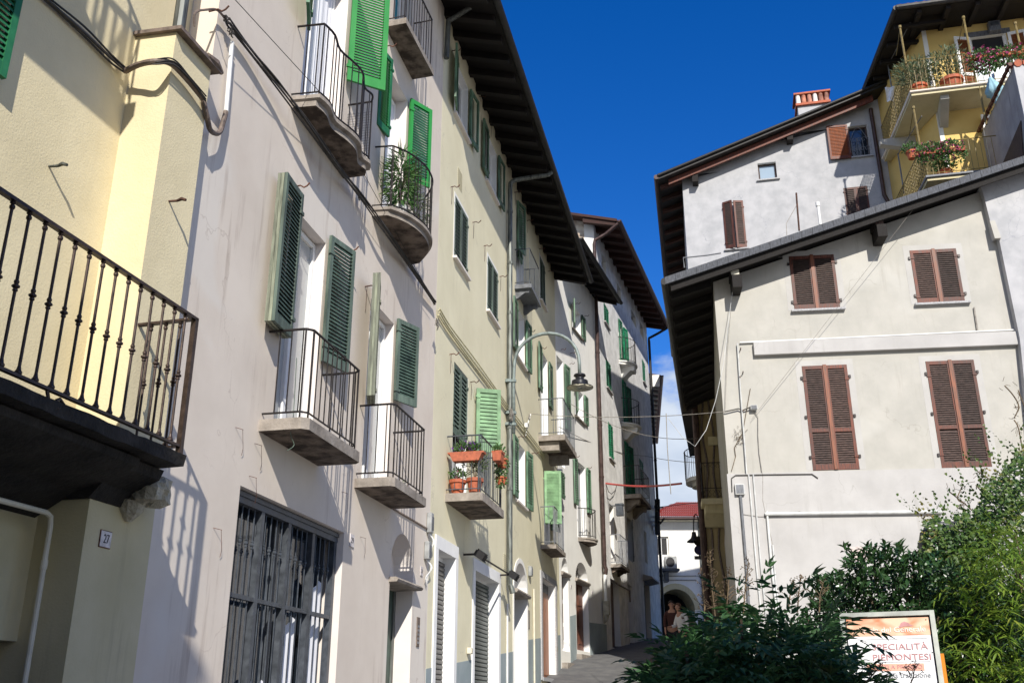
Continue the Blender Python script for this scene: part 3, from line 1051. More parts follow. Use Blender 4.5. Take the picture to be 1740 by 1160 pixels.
# a second balcony higher up (above the picture) that throws its shade on the wall
ub = MB()
ub.box(P27 - .02, .48, -6.5, -2.42, 7.52, 7.66)
b2 = build(ub, 'balcony', M['concrete'], T)
rb = MB()
rb.box(.42, .46, -6.4, -2.46, 8.5, 8.53)
rb.box(P27, .46, -2.50, -2.46, 8.5, 8.53)
for k in range(34):
    rb.tube([(.44, -2.48 - k * .12, 7.66), (.44, -2.48 - k * .12, 8.5)], .012, 5)
    if k % 2 == 0: rb.tube([(.44, -2.48 - k * .12, 7.72), (.44, -2.60 - k * .12, 8.05), (.44, -2.48 - k * .12, 8.4)], .010, 4)
for k in range(6):
    rb.tube([(P27 + .05 + k * .14, -2.48, 7.66), (P27 + .05 + k * .14, -2.48, 8.5)], .012, 5)
build(rb, 'railing', M['iron_brown'], b2)
# pipes and hooks of the yellow house
qo, qz = at_u(FA, 88, 878, -1.0)
pipe(T, [(qo - .02, -4, qz + .02), (qo, -1.06, qz + .02), (qo, -1.012, qz), (qo, -1.0, qz - .06), (qo, -1.0, .2)], .019, 'pipe_cream', joints=[(qo, -1.0, qz - .32)])
for (x, y), o_, m_ in (((83, 283), P27, 'pipe_gray'), ((287, 342), 0, 'rust')):
    u, z = FA.uz(x, y, o_)
    mb = MB()
    mb.tube([(o_, u, z), (o_ + .07, u + .01, z + .0), (o_ + .11, u + .01, z + .012), (o_ + .15, u + .01, z - .004)], [.010, .012, .016, .012], 6)
    build(mb, 'wall_hook', M[m_], T)

# number plate 27
u, z = FA.uz(178, 915, 0)
T27 = thing('house_number_plate', FA, (0, u, z), 'small cracked enamel plate reading 27 on the shaded pillar', 'house number', 'house number plates')
mb = MB(); mb.box(.001, .012, u - .058, u + .058, z - .058, z + .052)
build(mb, 'plate', M['plaque'], T27, bevel=.003)
mb = MB(); mb.box(.0005, .008, u - .062, u + .062, z - .063, z + .057)
build(mb, 'border', M['rust'], T27)


TXT = []


def text_mesh(s, size, mat, parent, M4, name='lettering', width=None, ext=.001, squash=None):
    """letters as real geometry; M4 maps the text plane (x right, y up, z out) to the parent's frame"""
    cu = bpy.data.curves.new(name, 'FONT')
    cu.body = s
    cu.size = size
    cu.align_x = 'CENTER'
    cu.align_y = 'CENTER'
    cu.extrude = ext
    cu.resolution_u = 3
    ob = bpy.data.objects.new(name, cu)
    COL.objects.link(ob)
    bpy.context.view_layer.update()
    dg = bpy.context.evaluated_depsgraph_get()
    me = bpy.data.meshes.new_from_object(ob.evaluated_get(dg))
    bpy.data.objects.remove(ob)
    ox, oy, oz = origin_of(parent)
    xs = [v.co.x for v in me.vertices]
    sxx = 1.0
    if width and xs: sxx = width / max(1e-6, max(xs) - min(xs))
    A = Matrix.Translation((-ox, -oy, -oz)) @ M4 @ Matrix.Diagonal((sxx, 1, 1, 1))
    me.transform(A)
    me.materials.clear(); me.materials.append(M[mat])
    o = bpy.data.objects.new(name, me)
    COL.objects.link(o)
    o.parent = parent
    return o


def wall_text(s, size, mat, parent, o, u, z, **k):
    # on a left-hand facade the reader sees 'along' running to the right
    M4 = Matrix(((0, 0, 1, o), (1, 0, 0, u), (0, 1, 0, z), (0, 0, 0, 1)))
    return text_mesh(s, size, mat, parent, M4, **k)


wall_text('27', .088, 'ink', T27, .0135, u + .002, z - .004, width=.062, name='number')

# ================================================================== B: mauve house
UB = (be - bs).xy.length - .004
T = thing('mauve_house', FB, (0, UB / 2, .6), 'greyish pink plaster house with curved upper balconies and a big grey window grille', 'house')
z1f, z2f, z3f = 4.26, 7.97, 11.13
holes = [(1.35, 3.96, .9, 3.56, .30), (5.64, 6.63, .7, 3.90, .29, 3.42),
         (1.90, 2.85, z1f, 6.76, .20), (4.41, 5.36, z1f - .02, 6.71, .20),
         (1.85, 3.0, z2f, 10.6, .26), (4.62, 5.5, z2f, 10.5, .26), (4.75, 5.5, z3f, 13.3, .26), (1.9, 2.9, z3f, 13.3, .26)]
mb = MB()
wall_mesh(mb, 0, UB, gw(FB), 14.2, holes)
body_sides(mb, 0, UB, gw(FB), 14.2, 9)
build(mb, 'wall', [M['mauve'], M['mauve_reveal']], T)
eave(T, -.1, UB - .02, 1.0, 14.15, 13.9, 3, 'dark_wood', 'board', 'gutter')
pipe(T, [(.95, UB - .3, 13.85), (.55, UB - .12, 13.6), (.09, UB - .06, 13.4), (.07, UB - .05, 12.6)], .05, 'pipe_gray')
# grille window
wnd = window(T, 1.35, 3.96, .9, 3.56, .28, fmat='grille', pane='glass', two=True, fw=.07)
gr = MB()
x0, x1 = -.13, -.09
ua, ub_ = 1.36, 3.95
pn = 4
gr.box(x0 - .01, x1 + .02, ua, ub_, 3.44, 3.555)
gr.box(x0 - .01, x1 + .035, ua, ub_, 3.50, 3.54)
zm = FB.uz(392, 1010, -.1)[1]
for i in range(pn + 1):
    uu = lerp(ua + .035, ub_ - .035, i / pn)
    gr.box(x0 - .015, x1 + .012, uu - .035, uu + .035, .9, 3.44)
gr.box(x0, x1 + .008, ua, ub_, zm - .02, zm + .02)
for i in range(pn):
    a = lerp(ua + .035, ub_ - .035, i / pn); b = lerp(ua + .035, ub_ - .035, (i + 1) / pn)
    for k in range(4):
        uu = lerp(a, b, (k + 1) / 5)
        for (za, zc, kk) in ((.9, zm - .02, .42), (zm + .02, 3.44, .60)):
            h = zc - za
            r_ = .0075
            zk = h * kk
            gr.lathe((-.11, uu, za), [(r_, 0), (r_, zk - .05), (.014, zk - .047), (.014, zk - .035), (.010, zk - .03), (.021, zk - .015), (.021, zk + .0), (.010, zk + .01), (.016, zk + .015), (.016, zk + .025), (r_, zk + .03), (r_, h)], 6)
build(gr, 'grille', M['grille'], wnd)
cm = MB()
for (a, b, z0c, z1c) in ((2.75, 3.2, .9, 2.5), (3.35, 3.85, .9, 2.95), (1.5, 1.8, .9, 1.7), (2.15, 2.6, .9, 1.85)):
    for i in range(10):
        ya, yb = lerp(a, b, i / 10), lerp(a, b, (i + 1) / 10)
        xa, xb = -.20 + .012 * math.sin(i * 2), -.20 + .012 * math.sin(i * 2 + 2)
        cm.add([(xa, ya, z0c), (xb, yb, z0c), (xb, yb, z1c + .05 * math.sin(i)), (xa, ya, z1c + .05 * math.sin(i - 1))], [(0, 1, 2, 3)])
build(cm, 'curtain', M['curtain'], wnd)
# arched door
mb = MB()
mb.box(-.285, -.26, 5.64, 6.63, .7, 3.25)
dr = build(mb, 'door', M['green_sage_slat'], T)
mb = MB(); mb.box(-.28, -.24, 5.64, 5.72, .7, 3.25); mb.box(-.28, -.24, 6.55, 6.63, .7, 3.25); mb.box(-.27, -.245, 5.72, 6.55, 1.35, 1.5)
build(mb, 'frame', M['pipe_gray'], dr)
mb = MB(); mb.prism([(x, 5.60, z) for x, z in [(-.33, 3.26), (.10, 3.26), (.13, 3.23), (.11, 3.20), (-.33, 3.18)]], (0, 1.12, 0))
build(mb, 'lintel', M['concrete'], T)
# first-floor french windows with folded shutters
for (u0, u1, fz) in ((1.90, 2.85, z1f), (4.41, 5.36, z1f - .02)):
    window(T, u0, u1, fz, 6.74 if u0 < 3 else 6.69, .18, fmat='white', pane='glass_milk', fw=.06)
sg, sl_ = M['green_sage'], M['green_sage_slat']
for kk in range(3):
    leaf(T, M['green_olive'] if kk < 2 else sg, 1.88, -1, 5.20, 6.86, .50, 4, o=.03 + kk * .038, th=.033, smat=sl_, mid=None)
leaf(T, sg, 2.87, 1, 5.30, 6.87, .50, 13, o=.03, smat=sl_)
for kk in range(3):
    leaf(T, M['green_olive'], 4.40, -1, 5.22, 6.86, .47, 19, o=.03 + kk * .036, th=.032, smat=sl_)
leaf(T, sg, 5.38, 1, 5.60, 6.80, .46, 22, o=.03, smat=sl_)
dz = [(0, 1.60), (.45, 1.60), (.45, 3.44), (0, 3.44)]
balcony(T, [(0, 1.60), (.44, 1.60), (.50, 1.66), (.50, 3.02), (.44, 3.08), (0, 3.08)], z1f, .115, .93, space=.118)
balcony(T, [(0, 4.19), (.45, 4.19), (.50, 4.24), (.50, 5.52), (.45, 5.57), (0, 5.57)], z1f - .01, .11, .93, space=.118)
# upper curved balconies
c1 = smooth_pts([(.34, 1.64, 0), (.38, 1.85, 0), (.34, 2.12, 0), (.42, 2.42, 0), (.44, 2.65, 0), (.36, 2.93, 0), (.40, 3.10, 0), (.34, 3.24, 0)], 4)
balcony(T, [(0, 1.62)] + [(v.x, v.y) for v in c1] + [(0, 3.25)], z2f, .13, .95, space=.13, moulding=.05, inset=.02, bh=.04)
c2 = smooth_pts([(.27, 4.26, 0), (.41, 4.45, 0), (.51, 4.69, 0), (.56, 4.97, 0), (.54, 5.3, 0), (.44, 5.56, 0), (.24, 5.85, 0)], 4)
balcony(T, [(0, 4.24)] + [(v.x, v.y) for v in c2] + [(0, 5.89)], z2f, .12, .95, space=.13, moulding=.05, inset=.02, bh=.04)
balcony(T, [(0, 4.38), (.33, 4.36), (.36, 5.68), (0, 5.70)], z3f, .10, .95, space=.11)
window(T, 1.85, 3.0, z2f, 10.55, .24, fmat='white', pane='glass_sky', curtain='curtain')
window(T, 4.62, 5.5, z2f, 10.45, .24, fmat='white', pane='glass_sky', curtain='curtain')
window(T, 4.75, 5.5, z3f, 13.25, .24, fmat='white', pane='teal')
window(T, 1.9, 2.9, z3f, 13.25, .24)
# bright green leaf standing open on the first curved balcony
def leaf_to(parent, mat, fr, hinge_px, end_px, ztop, **k):
    u, z = fr.uz(*hinge_px)
    eo, eu = hz(fr, end_px[0], end_px[1], z)
    w_ = math.hypot(eo, eu - u)
    return leaf(parent, mat, u, 1 if eu > u else -1, z, ztop, w_, math.degrees(math.atan2(eo, abs(eu - u))), **k)


leaf_to(T, M['green_bright'], FB, (584.6, 138), (649, 157), 10.9, smat=M['green_bright'], st=.07, pitch=.042)
leaf(T, M['green_dark'], 1.82, -1, 9.0, 10.9, .5, 22, smat=M['green_bright'])
leaf_to(T, M['green_dark'], FB, (654.4, 234.4), (634, 212), 10.6, smat=M['green_bright'], st=.06)
leaf(T, M['green_bright'], 5.53, 1, 9.15, 10.55, .45, 30, smat=M['green_dark'], st=.06)
mb = MB()     # wire mesh behind the far end of the first curved railing
for k in range(10): mb.tube([(.02 + k * .034, 3.20, z2f + .05), (.02 + k * .034, 3.20, z2f + .8)], .0022, 3, cap=False)
for k in range(20): mb.tube([(.01, 3.20, z2f + .06 + k * .038), (.34, 3.20, z2f + .06 + k * .038)], .0022, 3, cap=False)
build(mb, 'wire_mesh', M['iron'], T)
for x, y in ((497, 318), (620, 487), (583, 425), (652, 80), (706, 187), (355, 20)):
    u, z = FB.uz(x, y)
    hook(T, u, z, wire=(x == 620))
for (x, y) in ((436, 757), (427, 812), (583, 838), (367, 900), (614, 914), (404, 730)):
    u, z = FB.uz(x, y)
    mb = MB()
    mb.tube([(.002, u - .05, z + .01), (.05, u, z), (.05, u + .01, z)], .003, 4)
    mb.tube([(.05, u, z), (.03, u + .08, z - .16), (.01, u + .10, z - .22)], .0025, 4)
    build(mb, 'clothesline_hook', M['rust'], T)
# little drip cord hanging from the first balcony slab
mb = MB()
pts = [(.30, 1.68, 4.9), (.31, 1.69, 4.3), (.30, 1.68, 4.12), (.33, 1.72, 4.02), (.29, 1.66, 3.95)]
mb.tube(smooth_pts(pts, 3), .004, 4)
build(mb, 'cord', M['green_sage'], T)
# wall strip moulding under the second balcony towards the corner
p0, p1 = FB.uz(667, 864), FB.uz(724, 902)
mb = MB(); mb.tube([(.012, p0[0], p0[1]), (.012, p1[0], p0[1])], .014, 5)
build(mb, 'conduit', M['cable_brown'], T)


def number_plate(fr, x, y, txt, label, wd=.105, ht=.13):
    u, z = fr.uz(x, y)
    t = thing('house_number_plate', fr, (0, u, z), label, 'house number', 'house number plates')
    mb = MB(); mb.box(.001, .014, u - wd / 2, u + wd / 2, z - ht / 2, z + ht / 2)
    build(mb, 'plate', M['plaque'], t, bevel=.003)
    wall_text(txt, ht * .62, 'ink', t, .0155, u, z, width=wd * .6, name='number')


number_plate(FB, 597, 918, '29', 'white number plate on the mauve wall right of the window grille', .13, .15)
number_plate(FB, 715.5, 970, '31', 'white number plate right of the mauve house arched niche', .10, .13)
u, z = FB.uz(709.5, 1073)
t = thing('door_intercom', FB, (0, u, z), 'narrow brown intercom panel right of the mauve house door', 'intercom', 'intercom panels')
mb = MB(); mb.box(0, .015, u - .06, u + .06, z - .2, z + .2); build(mb, 'panel', M['cable_brown'], t, bevel=.004)
mb = MB()
for k in range(5):
    for j in (-1, 1): mb.box(.015, .020, u + j * .028 - .014, u + j * .028 + .014, z - .16 + k * .055, z - .13 + k * .055)
build(mb, 'button', M['zinc'], t)

# ================================================================== C: yellow-green house
UC = (FD.P - FC.P).length
T = thing('yellow_green_house', FC, (0, UC / 2, 1.4), 'long pale yellow-green house with blue-grey dado, roller shutters and a deep dark eave', 'house')
C1Z = 4.88
WZ = [(12.0, 13.20), (9.16, 10.40), (5.90, 7.22)]


def pairwin(T, fr, a, b, c, d, z0, z1, W, x, y, mat, smat=None, holes=None, dep=.20, pane='glass', sill='concrete', floor=None, draw=True, frame_mat='white'):
    """window with two leaves folded back; a..b and c..d are where the near and far leaf appear along the wall"""
    k = kview(fr, x, y)
    u1 = c - .03 * k
    u0 = u1 - W
    wl__ = W / 2
    if b <= u0 + .07 * k + .03:
        u0 = b - .07 * k; fl = 2.0
        if u1 - u0 < W * .7: u0 = u1 - W
    else:
        fl = 0
        for i in range(0, 100):
            f_ = R(i)
            if u0 + .05 * k - wl__ * math.cos(f_) + k * wl__ * math.sin(f_) >= b: fl = i; break
        else: fl = 90
    frr = 0
    for i in range(0, 60):
        f_ = R(i)
        if u1 + .05 * k + wl__ * math.cos(f_) + k * wl__ * math.sin(f_) >= d: frr = i; break
    return (u0, u1, z0 if floor is None else floor, z1, dep), (u0, u1, fl, frr, z0, z1, wl__)


cw = []
spec = [  # a,b,c,d,z0,z1, px
    (.79, 1.49, 1.86, 2.56, 12.0, 13.2, 790, 180, None), (2.91, 3.60, 4.42, 5.08, 12.0, 13.2, 840, 290, None),
    (6.12, 6.69, 7.52, 8.21, 9.2, 10.46, 887, 560, None), (9.30, 9.84, 10.72, 11.20, 9.22, 10.5, 927, 640, 8.03),
    (6.07, 6.68, 7.51, 8.25, 5.88, 7.22, 887, 800, None)]
holes = []
opened = []
for s in spec:
    h, o_ = pairwin(T, FC, s[0], s[1], s[2], s[3], s[4], s[5], .97, s[6], s[7], None, floor=s[8])
    holes.append(h); opened.append(o_)
closed = [(.98, 1.90, 9.15, 10.38), (3.53, 4.46, 9.16, 10.37), (9.55, 10.32, 11.9, 13.2)]
holes += [(a, b, c, d, .12) for a, b, c, d in closed]
holes += [(6.42, 7.32, 10.88, 13.24, .24)]                      # top door behind its balcony
holes += [(1.16, 2.12, C1Z, 7.25, .22)]
holes += [(.44, 1.46, .6, 3.95, .20), (2.80, 4.66, .9, 3.93, .22), (6.12, 7.50, 1.2, 4.60, .34, 4.0), (9.28, 11.15, 2.35, 4.62, .22), (9.75, 10.6, 5.37, 7.3, .22)]
mb = MB()
wall_mesh(mb, 0, UC, gw(FC), 13.72, holes)
body_sides(mb, 0, UC, gw(FC), 13.72, 9)
build(mb, 'wall', [M['lime'], M['white']], T)
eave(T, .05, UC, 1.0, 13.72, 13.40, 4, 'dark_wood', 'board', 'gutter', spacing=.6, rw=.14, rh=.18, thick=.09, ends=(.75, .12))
gm, gs = M['green_mid'], M['green_mid']
for (u0, u1, fl, fr_, z0, z1, w_), s in zip(opened, spec):
    window(T, u0, u1, z0 if s[8] is None else s[8], z1, .18, pane='glass', sill='mauve_reveal' if s[8] is None else None, curtain=None)
    leaf(T, gm, u0 - .01, -1, z0 + .02, z1 - .01, w_, min(fl, 12), smat=gs, pitch=.055)
    leaf(T, gm, u1 + .01, 1, z0 + .02, z1 - .01, w_, fr_, smat=gs, pitch=.06)
for a, b, c, d in closed:
    m_ = (a + b) / 2
    wq = window(T, a, b, c, d, .10, sill='mauve_reveal')
    leaf(T, M['green_sage'], a + .005, 1, c + .01, d - .01, m_ - a - .01, 0, o=-.03, pitch=.07)
    leaf(T, M['green_sage'], b - .005, -1, c + .01, d - .01, b - m_ - .01, 0, o=-.03, pitch=.07)
    mb = MB()
    for (p, q, r_, s_) in ((a - .06, a, c - .05, d + .06), (b, b + .04, c - .05, d + .06), (a, b, d, d + .06)): mb.box(.0, .004, p, q, r_, s_)
    build(mb, 'painted_surround', M['cream'], T)
window(T, 6.42, 7.32, 10.88, 13.22, .22)
leaf(T, gm, 6.44, 1, 11.9, 13.2, .44, 14, o=.01, pitch=.06)
leaf(T, gm, 7.30, -1, 11.9, 13.2, .44, 0, o=-.06, pitch=.06)
window(T, 1.16, 2.12, C1Z, 7.24, .20, pane='glass')
leaf(T, M['green_sage'], 1.17, 1, 6.0, 7.22, .46, 0, o=-.04, pitch=.07)
leaf(T, M['green_sage'], 2.11, -1, 6.0, 7.22, .46, 0, o=-.04, pitch=.07)
# light green leaves that stand straight out from the wall
def leaf_out(fr, px0, px1, zb_, zt_, **k):
    u, _ = fr.uz(px0[0], px0[1]); z = (zb_ + zt_) / 2
    u = fr.uz(px0[0], px0[1])[0]
    eo, eu = hz(fr, px1[0], px1[1], fr.uz(px0[0], px0[1])[1])
    w_ = math.hypot(eo, eu - u)
    return leaf(T, M['green_light'], u, 1 if eu > u else -1, zb_, zt_, w_, math.degrees(math.atan2(eo, abs(eu - u))), **k)


u_, z_ = FC.uz(829, 686)
leaf(T, M['green_light'], 2.62, 1, 6.02, 7.22, .46, 62, pitch=.07, st=.065)
leaf(T, M['green_light'], 9.70, -1, 5.95, 7.28, .42, 100, pitch=.075, st=.06)
window(T, 9.75, 10.6, 5.37, 7.28, .2, pane='glass_milk')
leaf(T, gm, 10.62, 1, 5.95, 7.28, .42, 20, pitch=.07)
# balconies
balcony(T, [(0, .79), (.58, .79), (.61, .83), (.61, 2.40), (.58, 2.43), (0, 2.43)], C1Z, .13, .95, space=.135, rmat='grille')
balcony(T, [(0, 6.22), (.40, 6.22), (.40, 7.45), (0, 7.45)], 10.88, .10, .92, mat='zinc', under='zinc', rmat='grille', space=.12)
for u in (6.3, 7.25): bracket(T, u, .1, 10.78, .34, .22, M['zinc'])
balcony(T, [(0, 9.08), (.67, 9.08), (.67, 11.05), (0, 11.05)], 8.03, .14, .95, rmat='grille', space=.125, mat='concrete')
for u in (9.2, 10.6): bracket(T, u, .25, 7.89, .5, .22, M['concrete'], False)
balcony(T, [(0, 9.22), (.38, 9.22), (.38, 10.72), (0, 10.72)], 5.37, .10, .92, rmat='zinc', space=.10, mat='concrete')
# painted surrounds and dado
mb = MB()
for (a, b, zt_) in ((.44, 1.46, 3.95), (2.80, 4.66, 3.93)):
    mb.box(0, .02, a - .16, a, 1.0, zt_ + .0); mb.box(0, .02, b, b + .16, 1.0, zt_); mb.box(0, .022, a - .16, b + .16, zt_, zt_ + .2)
build(mb, 'painted_surround', M['white'], T)
mb = MB()
pa = arch_pts(6.12, 7.50, 4.0, 4.60, 14); pb = arch_pts(6.02, 7.60, 4.0, 4.70, 14)
for i in range(14):
    mb.hexa([(0, *pa[i]), (0, *pa[i + 1]), (0, *pb[i + 1]), (0, *pb[i])], [(.012, *pa[i]), (.012, *pa[i + 1]), (.012, *pb[i + 1]), (.012, *pb[i])])
mb.box(0, .012, 6.02, 6.12, 1.5, 4.0); mb.box(0, .012, 7.50, 7.60, 1.5, 4.0)
build(mb, 'painted_surround', M['cream'], T)
dz_ = lambda u: 2.16 + (u + .27) * .093 + (.18 if u > 7 else 0)
for a, b in ((0, .28), (1.62, 2.64), (4.82, 6.02), (7.60, 9.12), (11.2, UC)):
    mb = MB()
    mb.hexa([(0, a, gz(FC.w(0, a, 0).y) - .2), (0, b, gz(FC.w(0, b, 0).y) - .2), (0, b, dz_(b)), (0, a, dz_(a))],
            [(.006, a, gz(FC.w(0, a, 0).y) - .2), (.006, b, gz(FC.w(0, b, 0).y) - .2), (.006, b, dz_(b)), (.006, a, dz_(a))])
    build(mb, 'dado', M['dado'], T)


def roller(T, a, b, z0, z1, o, mat, pitch=.075):
    mb = MB()
    n_ = int((z1 - z0) / pitch)
    for i in range(n_):
        z = z0 + i * pitch
        vv = []
        for y in (a, b):
            vv += [(o, y, z), (o + .020, y, z + .012), (o + .026, y, z + pitch * .5), (o + .020, y, z + pitch - .012), (o, y, z + pitch)]
        mb.add(vv, [(0, 1, 6, 5), (1, 2, 7, 6), (2, 3, 8, 7), (3, 4, 9, 8)])
    return build(mb, 'roller_shutter', M[mat], T)


roller(T, .45, 1.45, .8, 3.94, -.185, 'shop_gray')
rs = roller(T, 2.81, 4.65, .95, 3.92, -.205, 'shop_green')
mb = MB(); mb.box(-.335, -.30, 6.13, 7.49, 1.3, 3.9); build(mb, 'door', M['dark_wood'], T)
mb = MB(); mb.prism([(x, 6.08, z) for x, z in [(-.33, 4.0), (.08, 4.0), (.1, 3.96), (.07, 3.92), (-.33, 3.92)]], (0, 1.46, 0)); build(mb, 'lintel', M['concrete'], T)
mb = MB(); mb.box(-.21, -.17, 9.3, 11.13, 2.37, 4.4)
for k in range(9): mb.box(-.17, -.155, 9.33 + k * .2, 9.50 + k * .2, 2.45, 4.35)
dr = build(mb, 'door', M['door_orange'], T)
mb = MB(); mb.box(-.2, -.16, 9.3, 11.13, 4.4, 4.6); build(mb, 'transom', M['grille'], dr)
mb = MB(); mb.box(-.15, .035, 11.152, 11.36, 2.3, 4.62); mb.box(-.005, .035, 9.12, 9.28, 2.3, 4.62); mb.box(-.005, .03, 9.12, 11.36, 4.622, 4.76); mb.box(-.3, .05, 9.2, 11.3, 2.28, 2.36)
build(mb, 'stone_jamb', M['granite'], T)
for k, zz in enumerate((4.15, 3.55, 3.08)):
    mb = MB()
    mb.prism([(.0355, 11.255 + (.055 + .012 * math.sin(i * 2.3 + k)) * math.cos(2 * math.pi * i / 10), zz + (.075 + .015 * math.sin(i * 3.1 + k)) * math.sin(2 * math.pi * i / 10)) for i in range(10)], (.002, 0, 0))
    build(mb, 'rust_stain', M['stone'], T)
# downpipe
up_ = FC.uz(866.5, 640, .09)[0]
ztop_ = FC.uz(870, 318, .09)[1]
zbot_ = FC.uz(866, 1000, .09)[1]
pipe(T, [(1.02, up_ + .25, 13.36), (.95, up_ + .22, 13.28), (.32, up_ + .06, ztop_ + .10), (.17, up_ + .01, ztop_ + .05), (.10, up_, ztop_ - .02), (.09, up_, ztop_ - .12), (.09, up_, zbot_ + .1), (.13, up_, zbot_), (.15, up_, zbot_ - .08)], .055, 'pipe_gray', joints=[(.09, up_, z) for z in (12.3, 11.0, 9.8, 7.2, 5.9)])
u, z = FC.uz(862, 1025, .03)
pipe(T, [(.03, u, z), (.03, u, 1.5)], .022, 'pvc', name='conduit')
u, z = FC.uz(907, 1000, .03)
pipe(T, [(.03, u, z), (.03, u, 1.7)], .022, 'pipe_cream', name='conduit')
u, z = FC.uz(737, 870, .04)
for x, y in ((766, 318), (803, 378), (822, 418), (849, 470), (874, 327), (895, 375), (916, 423), (931, 461), (898, 563), (918, 592), (764, 602), (799, 649), (822, 676), (880, 742), (903, 770), (845, 222), (814, 165), (833, 209), (768, 87)):
    u, z = FC.uz(x, y)
    hook(T, u, z, L=.14, wire=(x + y) % 3 != 0)
u, z = FC.uz(778, 290)
mb = MB()
for i in range(9): mb.box(0, .008, u + .0, u + .30, z - .3 + i * .045, z - .285 + i * .045)
build(mb, 'vent_grille', M['lime'], T)
u, z = FC.uz(857, 952)
mb = MB()
for i in range(8): mb.box(0, .008, u - .1, u + .16, z - .16 + i * .04, z - .145 + i * .04)
build(mb, 'vent_grille', M['lime'], T)

# floodlight bar over the second roller shutter
u0_, z0_ = FC.uz(790, 940, .05)
u1_, z1_ = FC.uz(856, 978, .05)
t = thing('floodlight_bar', FC, (0, u0_, z0_), 'black bar with two floodlights above the dark green roller shutter', 'lamp')
mb = MB(); mb.tube([(.0, u0_ + .1, z0_), (.22, u0_ + .1, z0_ + .0), (.22, u1_ - .2, z0_), (.0, u1_ - .2, z0_)], .018, 6); build(mb, 'bar', M['iron'], t)
for uu in (u0_ + .1, u1_ - .25):
    mb = MB()
    Mx = Matrix.Translation((.30, uu, z0_ - .02)) @ Matrix.Rotation(R(35), 4, 'Y')
    mb.obox(Mx, -.09, .09, -.11, .11, -.05, .04); mb.obox(Mx, -.11, .11, -.13, .13, -.065, -.05)
    for i in range(5): mb.obox(Mx, -.08, .08, -.08 + i * .04, -.07 + i * .04, .04, .07)
    build(mb, 'floodlight', M['black'], t)
for (x, y, wd, ht, lab, nm_) in ((732, 888, .13, .3, 'grey meter box with loose white cables at the joint of the mauve and yellow-green houses', 'meter_box'), (728, 935, .14, .26, 'smaller grey junction box low between the mauve and yellow-green houses', 'junction_box'), (902, 970, .16, .22, 'pale junction box left of the orange-brown door', 'junction_box'), (799, 1105, .12, .1, 'small cream junction box left of the dark green roller shutter', 'junction_box')):
    u, z = FC.uz(x, y, .05)
    t = thing(nm_, FC, (0, u, z), lab, 'utility box', 'boxes on the left-hand walls')
    mb = MB(); mb.box(.005, .08, u - wd / 2, u + wd / 2, z - ht / 2, z + ht / 2); build(mb, 'casing', M['box_gray' if x != 799 else 'pipe_cream'], t, bevel=.012)
    mb = MB(); mb.box(.08, .088, u - wd * .35, u + wd * .35, z - ht * .35, z + ht * .3); build(mb, 'cover', M['zinc' if x != 799 else 'pipe_cream'], t)
    if x < 740:
        mb = MB()
        for k in range(3):
            mb.tube(smooth_pts([(.03, u - .03 + k * .03, z - ht / 2), (.08, u + .05 + k * .03, z - ht * .9), (.04, u + .02 - k * .04, z - ht * 1.5), (.03, u + .03, z - ht * 1.9)], 4), .007, 4)
        build(mb, 'loose_cable', M['pvc'], t)
u, z = FC.uz(898, 1052)
t = thing('door_intercom', FC, (0, u, z), 'dark intercom panel between the arched doorway and the orange-brown door', 'intercom', 'intercom panels')
mb = MB(); mb.box(0, .015, u - .07, u + .07, z - .2, z + .2); build(mb, 'panel', M['cable_brown'], t, bevel=.004)
mb = MB(); [mb.box(.015, .02, u - .03, u + .03, z - .16 + k * .06, z - .13 + k * .06) for k in range(5)]; build(mb, 'button', M['zinc'], t)

# arched street lamp strapped to the downpipe
t = thing('street_lamp', FC, (.18, up_, FC.uz(867, 700, .18)[1]), 'tall curved grey street lamp with black cap strapped to the drainpipe', 'street lamp', 'street lamps')
zpole = FC.uz(867, 700, .18)[1]
lo, lz = at_u(FC, 985, 640, up_)
ao, az_ = at_u(FC, 932, 566, up_)
zs0 = at_u(FC, 868, 625, up_)[1]
pts = [(.17, up_, zpole - .35), (.17, up_, zs0 - .25), (.18, up_, zs0)]
cxo = (lo + .18) / 2; ra = (lo - .18) / 2
for i in range(1, 16):
    a = math.pi - math.pi * i / 15
    pts.append((cxo + ra * math.cos(a), up_, zs0 + (az_ - zs0) * math.sin(a) ** .9))
pts.append((lo, up_, lz + .05))
mb = MB(); mb.tube(pts, .038, 8); build(mb, 'arm', M['lamp_gray'], t, smooth=True)
mb = MB()
for zz in (zs0 - .3, zpole + .1, zpole - .15): mb.tube([(.05, up_, zz - .03), (.05, up_, zz + .03)], .10, 8); mb.tube([(.17, up_, zz - .03), (.17, up_, zz + .03)], .06, 8)
build(mb, 'clamp', M['lamp_gray'], t)
LS = .70
sc_ = lambda pr_: [(a * LS, b * LS) for a, b in pr_]
hd = MB()
hd.lathe((lo, up_, lz), sc_([(.0, .09), (.08, .085), (.17, .07), (.185, .03), (.15, .0), (.125, -.02), (.135, -.10), (.24, -.13), (.25, -.20), (.23, -.24), (.40, -.33), (.405, -.345)]) + [(.0, -.19 * LS)], 24)
build(hd, 'lamp_shade', M['lamp_black'], t, smooth=True)
hd = MB(); hd.lathe((lo, up_, lz), sc_([(.395, -.348), (.22, -.30), (.16, -.27), (.0, -.26)]), 24); build(hd, 'reflector', M['lamp_inner'], t, smooth=True)
hd = MB(); hd.lathe((lo, up_, lz), sc_([(.0, -.36), (.08, -.35), (.11, -.31), (.11, -.27)]), 14); build(hd, 'bulb_cover', M['glass_milk'], t, smooth=True)
mb = MB()
for k in range(6):
    a = math.pi * 2 * k / 6
    mb.tube([(lo + .2 * LS * math.cos(a), up_ + .2 * LS * math.sin(a), lz - .29 * LS), (lo + .16 * LS * math.cos(a), up_ + .16 * LS * math.sin(a), lz - .37 * LS), (lo, up_, lz - .385 * LS)], .004, 4)
